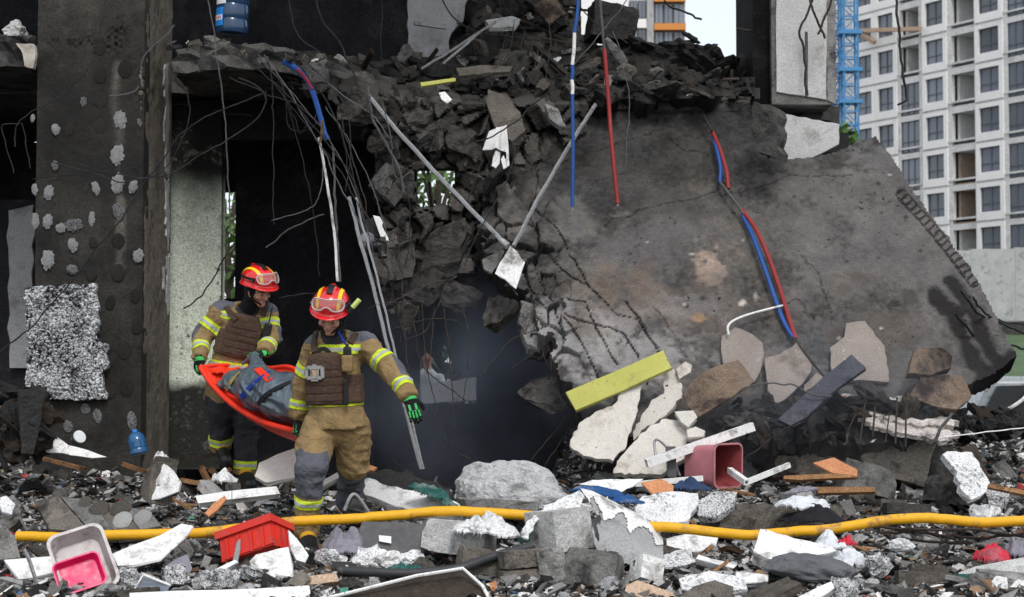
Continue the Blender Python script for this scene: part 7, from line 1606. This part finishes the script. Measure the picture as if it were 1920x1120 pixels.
pl("metal_strip", [(779, 40), (836, 46), (835, 54), (778, 46)], 16.2, 10, 10, .03, 'steel', "metal strip fixed across the grey wall panel", "metal strip", .001, .2)
pl("board_piece", [(910, 38), (960, 30), (975, 36), (965, 50), (918, 50)], 16.0, 0, 50, .05, 'conc_light', "pale board piece lying high on the upper heap", "board")
pl("brown_board", [(1000, 10), (1040, -10), (1060, 25), (1030, 45)], 16.2, 10, 35, .03, 'scorch', "brown square board at the top of the upper heap", "board")
pl("slab_piece", [(855, 128), (900, 122), (960, 124), (955, 134), (900, 138), (862, 142)], 14.9, 0, 50, .05, 'conc_warm', "brownish flat slab piece above the torn white sheet", "slab piece")
pl("slab_piece", [(915, 168), (945, 178), (975, 210), (985, 245), (960, 265), (930, 240), (914, 200)], 14.25, 0, 35, .06, 'conc_warm', "brown slab piece standing behind the torn white sheet", "slab piece")
pl("slab_piece", [(1022, 194), (1046, 204), (1062, 238), (1055, 240), (1030, 222)], 14.4, 10, 35, .05, 'conc', "grey tongue shaped slab piece at the top of the big slab", "slab piece")
blk("black_block", 1148, 46, 88, 66, .35, (0, 6, 10), 5, 'char', "charred black block on the skyline of the upper heap", "block", Y=16.0, seed=401, depth=(.75, .95))
for k, (x, y, w, h) in enumerate(((1275, 95, 60, 40), (1300, 118, 80, 34), (1325, 110, 50, 40), (1262, 118, 70, 40), (1340, 128, 60, 22), (1385, 140, 70, 20), (1240, 108, 60, 34), (1295, 70, 12, 60), (1312, 95, 14, 40), (1330, 92, 22, 18), (1210, 88, 50, 24), (1360, 135, 60, 18))):
    p = W(x, y, 15.9); s = 15.9 / FPX; o = inst("charred_fragment", CHR[k % 6], p, (.3 * k, .5 * math.sin(k), k), (w * s * 1.3, w * s * 1.3, h * s * 1.9), M['char']); tag(o, "charred black lump on the skyline below the white sky", "charred debris", "charred lumps on the skyline")
tag(tube("green_plant", [W(1330, 120, 15.8), W(1340, 108, 15.8), W(1347, 102, 15.8)], .02, M['green_cloth'], None, 5, 3), "small scrap of green net among the charred lumps", "net scrap")
blk("white_stone", 29, 60, 36, 34, .14, (0, 50, 0), 4, 'conc_light', "pale stone on the upper floor edge by the pier", "stone", Y=13.75, seed=411); pl("white_flake", [(30, 82), (64, 84), (66, 110), (62, 128), (46, 124), (42, 100)], 13.45, 0, 0, .06, 'plaster', "white plaster flake on the upper floor edge beside the pier", "plaster flake", .006, .03)
# ------------------------------------------------------------------ conduits, cables, wires, rods
def wire(pts, Y, r, mat, label, cat="cable", group=None, name="cable", Y2=None, parent=None):
    n = len(pts); P_ = [W(x, y, Y + ((Y2 if Y2 is not None else Y) - Y) * i / max(n - 1, 1)) for i, (x, y) in enumerate(pts)]
    return tag(tube(name, P_, r * (.78 if r < .0095 else 1), M[mat], parent, 6, 9, wob=.022 if r < .0125 and mat in ('wire', 'wire_grey', 'rebar') else .007), label, cat, group)
wire([(688, 178), (780, 285), (870, 380), (945, 456)], 14.15, .020, 'steel', "grey conduit sloping from the torn floor down to the diamond board", "conduit", name="conduit", Y2=13.55)
wire([(1116, 196), (1060, 285), (1005, 380), (963, 462)], 14.5, .019, 'steel', "grey conduit sloping from the slab top down to the diamond board", "conduit", name="conduit", Y2=13.55)
tag(tube("coupling", [W(940, 452, 13.53), W(952, 462, 13.50)], .032, M['steel'], None, 8, 2), "steel coupling where the two conduits meet the diamond board", "coupling")
for k, (o_, r) in enumerate(((0, .016), (12, .010))): wire([(655 + o_, 370), (672 + o_, 440), (700 + o_, 540), (724 + o_, 640), (757 + o_ * .7, 760), (790 + o_ * .3, 880)], 13.5, r, 'steel', "long thin grey conduit hanging past the front firefighter's shoulder" if k == 0 else "second thinner conduit hanging along the first", "conduit", name="conduit", Y2=13.1)
wire([(598, 258), (612, 340), (626, 430), (634, 528)], 13.7, .012, 'white', "pale tube hanging straight down above the front firefighter's helmet", "tube", name="tube"); wire([(622, 270), (630, 380), (636, 528)], 13.72, .010, 'wire_grey', "grey tube hanging beside the pale tube above the helmet", "tube", name="tube")
wire([(532, 116), (558, 132), (580, 158), (596, 200), (606, 245), (614, 262)], 13.6, .024, 'blue_sleeve', "thick blue cable drooping from the torn floor edge", "cable"); wire([(556, 130), (574, 150), (586, 168)], 13.58, .013, 'red_sleeve', "short red cable lying on the thick blue one", "cable")
wire([(604, 225), (603, 250), (600, 268)], 13.55, .012, 'wood', "copper coloured pipe end below the blue cable", "pipe end", name="pipe_end")
rd_ = empty("blue_white_rod", W(1074, 390, 14.0), "blue and white banded cable hanging in front of the big slab", "cable")
for a, b, mt in (((1085, -10), (1077, 62), 'blue_sleeve'), ((1077, 62), (1073, 122), 'white'), ((1073, 122), (1072, 150), 'blue_sleeve'), ((1072, 150), (1073, 177), 'white'), ((1073, 177), (1073, 388), 'blue_sleeve')): tube("sleeve", [W(*a, 14.0), W((a[0] + b[0]) / 2 + 1.2, (a[1] + b[1]) / 2, 14.0), W(*b, 14.0)], .016, M[mt], rd_, 8, 5)
tube("tip", [W(1073, 388, 14), W(1073.4, 395, 14)], .008, M['steel'], rd_, 6, 2)
rd_ = empty("red_grey_rod", W(1158, 385, 14.0), "red cable with a grey upper end hanging in front of the big slab", "cable")
tube("sleeve", [W(1124, -10, 14.05), W(1130, 60, 14.05), W(1133, 92, 14.05)], .013, M['wire_grey'], rd_, 7, 4); tube("sleeve", [W(1133, 92, 14.05), W(1141, 190, 14.05), W(1146, 260, 14), W(1158, 382, 13.95)], .018, M['red_sleeve'], rd_, 8, 6); tube("tip", [W(1158, 382, 13.95), W(1158.5, 387, 13.95)], .008, M['steel'], rd_, 6, 2)
wire([(1150, 60), (1168, 120), (1178, 185), (1177, 260), (1173, 312)], 14.2, .006, 'wire_grey', "thin grey wire hanging beside the red cable", "wire")
def swire(pts, lift, r, mat, label, cat="cable", parent=None, name="cable"):
    o = tube(name, [on_slab(x, y, lift + .03 * math.sin(i * 1.2)) for i, (x, y) in enumerate(pts)], r, M[mat], parent, 7, 7)
    return tag(o, label, cat) if label else o
cb_ = empty("cable_pair", on_slab(1400, 400, .06), "pair of red and blue cables running down the face of the big slab", "cable pair")
swire([(1318, 215), (1326, 230), (1335, 246)], .10, .012, 'wire', None, parent=cb_); swire([(1335, 246), (1349, 278), (1362, 320), (1366, 354)], .09, .017, 'red_sleeve', None, parent=cb_, name="red_cable"); swire([(1337, 254), (1345, 285), (1351, 315), (1350, 342)], .08, .017, 'blue_sleeve', None, parent=cb_, name="blue_cable")
swire([(1350, 342), (1368, 365), (1390, 396), (1393, 405)], .07, .012, 'wire_grey', None, parent=cb_); swire([(1389, 392), (1416, 428), (1440, 480), (1463, 545), (1480, 600), (1492, 636)], .07, .018, 'red_sleeve', None, parent=cb_, name="red_cable"); swire([(1392, 404), (1412, 445), (1436, 510), (1460, 580), (1474, 612), (1488, 634)], .06, .019, 'blue_sleeve', None, parent=cb_, name="blue_cable")
swire([(1488, 634), (1505, 655), (1525, 682), (1545, 706)], .08, .010, 'rebar', "rusty wire running from the cable ends to the slate blue plank", "wire", name="wire")
swire([(1366, 628), (1365, 612), (1378, 600), (1410, 588), (1468, 573)], .10, .010, 'white', "bent white bracket rod resting on the big slab", "rod", name="rod")
wire([(1382, 738), (1400, 724), (1440, 716), (1490, 724), (1530, 740), (1560, 742)], 12.5, .008, 'wire_grey', "white hose curving over the dark cavity below the stone panels", "hose", name="thin_hose")
wire([(1680, -10), (1686, 60), (1692, 130), (1699, 178), (1697, 190), (1684, 198)], 13.0, .010, 'wire', "black cable hanging in front of the apartment block", "cable")
for k, (pts, lb) in enumerate((([(1527, -5), (1512, 30), (1498, 62), (1508, 90), (1514, 180)], "kinked rusty rod hanging on the pale pier face"), ([(1515, -5), (1530, 30), (1548, 70)], "thin straight rod crossing the pale pier face"), ([(1560, -5), (1545, 40), (1533, 66)], "dark rod end hanging at the edge of the pale pier"))): wire(pts, 14.95, .011, 'rebar', lb, "rod", name="rod")
wire([(1512, 60), (1512, 182)], 15.1, .014, 'wire_grey', "grey pipe fixed down the middle of the pale pier face", "pipe", name="pipe")
wire([(1380, 52), (1392, 58), (1406, 57)], 15.4, .010, 'rebar', "short bent rod poking out of the pier into the sky", "rod", name="rod"); wire([(1242, 0), (1270, 18), (1318, 36)], 15.0, .010, 'wire', "black wire crossing the pale sky below the orange bands", "wire", name="wire")
wire([(1175, 80), (1100, 30), (1080, -10)], 14.6, .007, 'wire', "thin wire crossing in front of the black block", "wire", name="wire"); wire([(1180, -8), (1130, 60), (1070, 130)], 14.7, .007, 'wire_grey', "thin grey wire crossing down from the black block", "wire", name="wire")
for k, (pts, lb) in enumerate((([(1800, 545), (1840, 590), (1875, 602), (1930, 612)], "black cable running from the slab edge past the grey wall"), ([(1825, 560), (1850, 590), (1890, 615), (1930, 626)], "lower black cable running from the slab edge"), ([(1790, 590), (1840, 640), (1880, 648), (1930, 655)], "lowest black cable across the scorched slab corner"))): wire(pts, 13.3, .010, 'wire', lb, Y2=14)
T1 = "thin wire in the tangle drooping from the torn floor edge"; G1 = "wires drooping from the torn floor edge"
for pts, Y, r, mt in (([(495, 104), (540, 170), (590, 260), (650, 370), (682, 432)], 13.45, .0065, 'wire_grey'), ([(440, 100), (520, 160), (600, 250), (660, 330), (680, 400)], 13.4, .006, 'wire'), ([(508, 150), (560, 215), (620, 300), (665, 370), (684, 420), (690, 500)], 13.45, .006, 'wire'), ([(520, 130), (545, 220), (575, 330), (590, 430), (600, 520)], 13.5, .005, 'wire'), ([(610, 200), (650, 260), (690, 330), (720, 420), (735, 520)], 13.7, .006, 'wire_grey'), ([(560, 120), (600, 175), (640, 250), (668, 360), (690, 410)], 13.6, .007, 'wire'), ([(580, 130), (640, 175), (700, 215), (730, 260)], 13.8, .008, 'wire_grey'), ([(690, 165), (700, 230), (740, 300), (757, 360)], 13.75, .011, 'wire_grey'), ([(720, 200), (735, 270), (742, 330), (768, 325)], 13.8, .007, 'wire_grey'), ([(500, 108), (512, 160), (512, 260), (514, 420)], 13.5, .006, 'wire'), ([(530, 160), (540, 230), (560, 245), (590, 238), (592, 215)], 13.5, .005, 'wire'), ([(545, 190), (560, 250), (575, 235)], 13.5, .005, 'wire'), ([(640, 210), (660, 300), (685, 380), (688, 405)], 13.6, .007, 'rebar'), ([(640, 240), (655, 330), (700, 440), (740, 560), (752, 640)], 13.65, .006, 'wire'), ([(430, 145), (500, 175), (560, 200), (600, 240)], 13.4, .006, 'wire'), ([(480, 110), (560, 190), (640, 300), (690, 440), (700, 470)], 13.55, .006, 'wire_grey'), ([(760, 330), (770, 420), (760, 500)], 13.75, .006, 'wire'), ([(560, 100), (640, 190), (660, 280), (648, 360)], 13.5, .006, 'wire')): wire(pts, Y, r, mt, T1, "wire", G1, "wire")
wire([(606, 318), (604, 350), (590, 385), (560, 402), (511, 414)], 13.5, .006, 'wire_grey', "curled wire bending back above the rear firefighter's helmet", "wire", name="wire")
wire([(388, -8), (405, 90), (418, 190), (428, 320), (432, 440)], 13.3, .008, 'wire_grey', "long wire hanging straight down from the top past the blue jug", "wire", name="wire")
wire([(197, -8), (185, 60), (165, 130), (110, 182), (55, 212), (33, 234), (28, 276)], 13.3, .007, 'wire', "black wire sagging across the pier to a bent bracket", "wire", name="wire")
wire([(27, 325), (5, 240), (30, 234), (41, 240), (57, 315)], 13.3, .006, 'wire', "bent wire bracket hanging beside the pier", "wire bracket", name="wire_bracket")
wire([(318, 128), (345, 165), (355, 205), (340, 262), (305, 315), (265, 332), (200, 322), (140, 303)], 13.3, .006, 'wire', "dark wire looping from the floor edge back across the pier", "wire", name="wire"); wire([(450, 145), (488, 168), (490, 205), (430, 262), (370, 296), (310, 326), (240, 338), (180, 328), (100, 305)], 13.25, .007, 'wire', "wide wire loop swinging from the floor edge across the pier", "wire", name="wire")
wire([(497, 172), (420, 205), (350, 242), (310, 290), (235, 398), (150, 508), (60, 610), (-10, 668)], 13.2, .008, 'wire', "long black cable slanting down across the pier and insulation board", "cable"); wire([(436, 458), (400, 520), (372, 560), (345, 580)], 13.5, .009, 'wire', "black cable end dangling before the pale green wall", "cable"); wire([(60, 335), (160, 325), (262, 312)], 13.45, .005, 'wire', "thin dark wire running level across the pier", "wire", name="wire"); wire([(325, 45), (300, 75), (268, 110), (266, 140)], 13.4, .008, 'wire_grey', "pale bent strip on the pier below the broken floor edge", "strip", name="metal_strip"); wire([(205, 182), (250, 175), (260, 163)], 13.45, .008, 'wire_grey', "short pale rod sticking out of the pier face", "rod", name="rod"); wire([(318, 195), (380, 205), (470, 218)], 15.0, .008, 'wire_grey', "pale rail under the ceiling in the dark room", "rail", name="rail")
wire([(540, -8), (555, 60), (590, 90), (605, 100)], 14.2, .007, 'wire', "black wire falling from above onto the crumbled floor edge", "wire", name="wire"); wire([(590, -8), (600, 25), (635, 80), (650, 120), (670, 155)], 14.2, .009, 'wire', "heavier black wire falling from above onto the rubble", "wire", name="wire"); wire([(715, -8), (714, 60), (716, 110)], 15.0, .007, 'wire', "straight black wire against the dark upper room", "wire", name="wire"); wire([(826, -8), (850, 30), (900, 62), (960, 70), (1030, 82)], 15.2, .009, 'wire', "black cable drooping over the upper heap", "cable")
wire([(1060, 150), (1000, 195), (960, 235), (870, 275)], 13.95, .008, 'wire', "black wire slanting across behind the torn white sheet", "wire", name="wire"); wire([(975, 275), (945, 350), (905, 420), (870, 500)], 13.6, .007, 'wire', "black wire slanting past the torn white sheet to the torn edge", "wire", name="wire"); wire([(905, 300), (880, 360), (858, 410)], 13.8, .006, 'wire', "short black wire beside the small hole", "wire", name="wire")
wire([(498, 465), (560, 420), (610, 400)], 14.4, .008, 'wire_grey', "grey rod slanting behind the rear firefighter's helmet", "rod", name="rod"); wire([(520, 560), (555, 552), (590, 549)], 14.0, .007, 'wire', "black wire running level to the front helmet", "wire", name="wire")
for k, (a, b, c, d) in enumerate(((968, 40, 942, 125), (985, 60, 955, 150), (1000, 70, 972, 155), (1010, 85, 990, 160), (1035, 30, 1020, 165), (950, 60, 930, 120), (1022, 75, 1003, 160), (900, 60, 830, 120), (930, 40, 790, 130))): wire([(a, b), ((a + c) / 2 + 2, (b + d) / 2), (c, d)], 15.0, .006 if k < 7 else .013, 'rebar' if k < 7 else 'steel', "rusty rebar rod bristling from the upper heap" if k < 7 else "grey strip leaning on the upper heap", "rebar" if k < 7 else "strip", "rebar rods in the upper heap" if k < 7 else "grey strips on the upper heap", "rebar_rod" if k < 7 else "metal_strip")
TW = "thin rebar rod hanging in the smoky rear opening"; GW = "rebar rods in the rear opening"
for pts in ([(793, 560), (800, 680), (820, 760), (842, 850)], [(815, 575), (812, 640), (800, 700)], [(835, 580), (845, 690), (852, 800), (848, 830)], [(870, 570), (880, 650), (868, 760)], [(745, 400), (752, 500), (760, 640), (765, 700)], [(775, 600), (790, 680), (830, 720), (872, 752)], [(720, 575), (760, 555), (820, 530), (860, 520)], [(690, 575), (730, 565), (790, 570)], [(736, 620), (790, 600), (860, 600)], [(760, 640), (800, 620), (830, 560)], [(905, 700), (960, 640), (1010, 620)], [(960, 690), (1000, 660), (1030, 640)], [(1000, 560), (1015, 640), (1040, 720), (1090, 800)], [(1046, 660), (1070, 740), (1100, 860), (1106, 880)], [(985, 880), (1030, 820), (1060, 775)], [(1010, 885), (1050, 830), (1075, 790)], [(1050, 870), (1065, 840), (1075, 820)], [(1000, 600), (1040, 680), (1062, 710)], [(860, 850), (900, 875)], [(735, 860), (760, 885)]): wire(pts, 13.6, .006, 'rebar', TW, "rebar", GW, "rebar_rod")
wire([(1395, 862), (1450, 820), (1510, 785), (1560, 745)], 12.2, .009, 'wire', "straight black cable rising from the pink bin to the slate plank", "cable")
for k, (a, b) in enumerate((((1640, 985), (1925, 1000)), ((1650, 998), (1925, 1008)), ((1690, 1008), (1820, 1020)), ((1720, 990), (1790, 1012)))): wire([a, ((a[0] + b[0]) / 2, (a[1] + b[1]) / 2 + 2), b], 10.6, .010, 'rebar', "rusty rod lying level just below the yellow hose", "rebar", "rods below the hose", "rebar_rod")
wire([(1760, 822), (1840, 812), (1925, 802)], 12.2, .006, 'white', "thin white pole lying on the rubble before the car", "pole", name="pole"); wire([(1752, 828), (1765, 800), (1785, 775)], 12.3, .012, 'wire_grey', "short grey pole leaning by the thin white pole", "pole", name="pole")
wire([(45, 1030), (62, 1070), (75, 1125)], 9.3, .012, 'steel', "bent metal strip at the picture's edge beside the milky tray", "strip", name="metal_strip")
# hoses
hs = [(32, 1006), (120, 1006), (230, 1005), (380, 998), (470, 988), (560, 980), (700, 968), (850, 960), (985, 968), (1100, 980), (1230, 990), (1320, 996), (1400, 1002), (1480, 1000), (1560, 990), (1660, 976), (1740, 974), (1830, 977), (1935, 978)]
tag(tube("fire_hose", [W(x, y + 2.5 * math.sin(i * 2.3), 10.55 - .10 * math.sin(i * .5)) for i, (x, y) in enumerate(hs)], .033, M['hose'], None, 14, 8, wob=.006), "thick yellow fire hose running across the whole rubble field", "hose")
tag(tube("rubber_pipe", [W(635, 1070, 9.85), W(700, 1073, 9.8), W(770, 1075, 9.78), (W(860, 1066, 9.8)), W(920, 1046, 9.9), W(1000, 1024, 10.0)], .028, M['black_pipe'], None, 12, 8), "dark grey rubber pipe curving below the charcoal panel", "pipe")
# ------------------------------------------------------------------ strewn pieces over the whole rubble field
scatter('concrete_chunk', 96, on_bed(-20, 1940, 800, 1115), .05, .15, ['conc', 'conc_dark', 'conc_warm', 'conc', 'conc_light'], "loose grey concrete chunk strewn on the rubble field", "chunks strewn on the rubble", 21)
scatter('concrete_chunk', 34, on_bed(-20, 330, 860, 1100), .06, .18, ['conc_dark', 'conc_warm', 'char', 'conc_dark'], "dark chunk in the rubble in front of the sooty pier", "chunks in front of the pier", 22)
scatter('slab_fragment', 150, on_bed(-20, 1940, 810, 1112), .10, .34, ['conc', 'conc', 'conc_warm', 'conc_light', 'conc_dark', 'chunk_brown'], "flat concrete fragment strewn on the rubble field", "flat fragments on the rubble", 23, .5)
scatter('foam_fragment', 120, on_bed(-20, 1940, 850, 1120), .05, .16, ['foam', 'foam_dirty', 'foam', 'foam_dirty', 'foam_black'], "white bead foam crumb strewn on the rubble field", "foam crumbs on the rubble", 24, .6)
scatter('charred_fragment', 66, on_bed(1080, 1940, 790, 1000), .06, .2, ['char', 'conc_dark', 'char'], "charred lump in the rubble beyond the hose", "charred lumps on the rubble", 25, .6)
scatter('charred_fragment', 40, on_bed(-20, 1100, 850, 1120), .05, .16, ['char', 'conc_dark'], "small charred lump in the rubble", "small charred lumps", 26, .6)
scatter('wood_splinter', 80, on_bed(-20, 1940, 820, 1115), .10, .42, ['wood', 'wood_dark', 'wood_dark', 'white', 'steel'], "thin splinter strewn on the rubble field", "splinters on the rubble", 27, .3)
scatter('sheet_scrap', 110, on_bed(-20, 1940, 840, 1120), .06, .18, ['foil', 'white', 'foil', 'board', 'grey_cloth', 'black_cloth'], "crumpled sheet scrap strewn on the rubble field", "sheet scraps on the rubble", 28, .4)
scatter('plaster_shard', 90, on_bed(-20, 1940, 830, 1120), .06, .2, ['plaster', 'board', 'white', 'board', 'conc_light'], "pale plaster shard strewn on the rubble field", "plaster shards on the rubble", 29, .5)
for mt, lb, gp, sd0 in (('red_crate', "tiny red plastic scrap in the rubble", "red scraps", 41), ('blue_cloth', "tiny blue scrap in the rubble", "blue scraps", 42), ('green_cloth', "tiny green scrap in the rubble", "green scraps", 43), ('orange_board', "tiny orange scrap in the rubble", "orange scraps", 44)):
    scatter('sheet_scrap', 9, on_bed(-20, 1940, 880, 1110), .04, .09, [mt], lb, gp, sd0, .6)
scatter('charred_fragment', 30, on_bed(1400, 1760, 775, 830), .1, .26, ['char', 'char', 'conc_dark'], "charred lump before the car and the slab corner", "charred lumps by the car", 30, .5)

# ------------------------------------------------------------------ smoke drifting out of the gap
def smoke_box(lo, hi, color, dens, label):
    mb = MB(); mb.span(lo, hi); o = mb.build("smoke", m_smoke("drifting_smoke", color, dens)); tag(o, kind="stuff"); return o
smoke_box((wx(560, 14.5), 13.55, .15), (wx(1160, 14.5), 17.0, 2.9), (.66, .74, .93), .95, "")
smoke_box((wx(980, 13.2), 12.3, .6), (wx(1900, 13.2), 13.6, 2.1), (.74, .80, .94), .5, "")

# dim wreckage inside the lower room and the charred corner by the pier
def in_room(r):
    px = r.uniform(345, 1050); Y = r.uniform(13.4, 16.5); return (wx(px, Y), Y, float(BH(np.array(wx(px, Y)), np.array(Y))))
scatter('concrete_chunk', 26, in_room, .12, .4, ['conc', 'conc_warm', 'conc_dark'], "dim chunk on the floor of the smoky room", "chunks in the smoky room", 51)
scatter('wood_splinter', 26, in_room, .4, 1.1, ['wood_dark', 'steel', 'wood_dark'], "dim lath lying in the smoky room", "laths in the smoky room", 52, .5)
scatter('sheet_scrap', 14, in_room, .08, .25, ['foil', 'board', 'orange_board'], "dim scrap on the floor of the smoky room", "scraps in the smoky room", 53)
def corner(r):
    x, y = r.uniform(-10, 75), r.uniform(735, 860); p = W(x, y, 12.6 + r.uniform(-.2, .3)); return (p.x, p.y, p.z)
scatter('charred_fragment', 34, corner, .12, .34, ['char', 'char', 'wood_dark', 'conc_dark'], "charred lump in the black corner beside the pier", "charred lumps beside the pier", 54, .8)
scatter('wood_splinter', 12, corner, .2, .5, ['wood', 'wood_dark', 'char'], "burnt splinter in the black corner beside the pier", "burnt splinters beside the pier", 55, .8)
pl("black_panel_frame", [(34, 730), (86, 726), (74, 800), (62, 852), (40, 850)], 12.3, 20, 0, .03, 'char', "charred black panel standing at the pier's outer foot", "panel", .006, .06)

def cavity(r):
    x, y = r.uniform(1370, 1740), r.uniform(752, 830); p = W(x, y, 12.95 - (y - 750) * .002); return (p.x, p.y, p.z)
scatter('charred_fragment', 60, cavity, .10, .34, ['char', 'conc_dark', 'char', 'wood_dark'], "black charred lump in the cavity under the big slab", "charred lumps under the slab", 56, .8)
scatter('sheet_scrap', 14, cavity, .05, .14, ['conc', 'board', 'orange_board', 'conc_light'], "small pale scrap in the cavity under the big slab", "scraps under the slab", 57, .8)
def by_car(r):
    x, y = r.uniform(1740, 1930), r.uniform(792, 816); p = W(x, y, 13.3 + r.uniform(-.3, .5)); return (p.x, p.y, p.z)
scatter('charred_fragment', 40, by_car, .10, .32, ['char', 'char', 'wood_dark'], "black charred lump heaped before the car", "charred lumps before the car", 58, .8)
scatter('sheet_scrap', 16, by_car, .06, .18, ['foil', 'white', 'orange_board', 'foil'], "pale scrap among the charred lumps before the car", "scraps before the car", 59, .8)
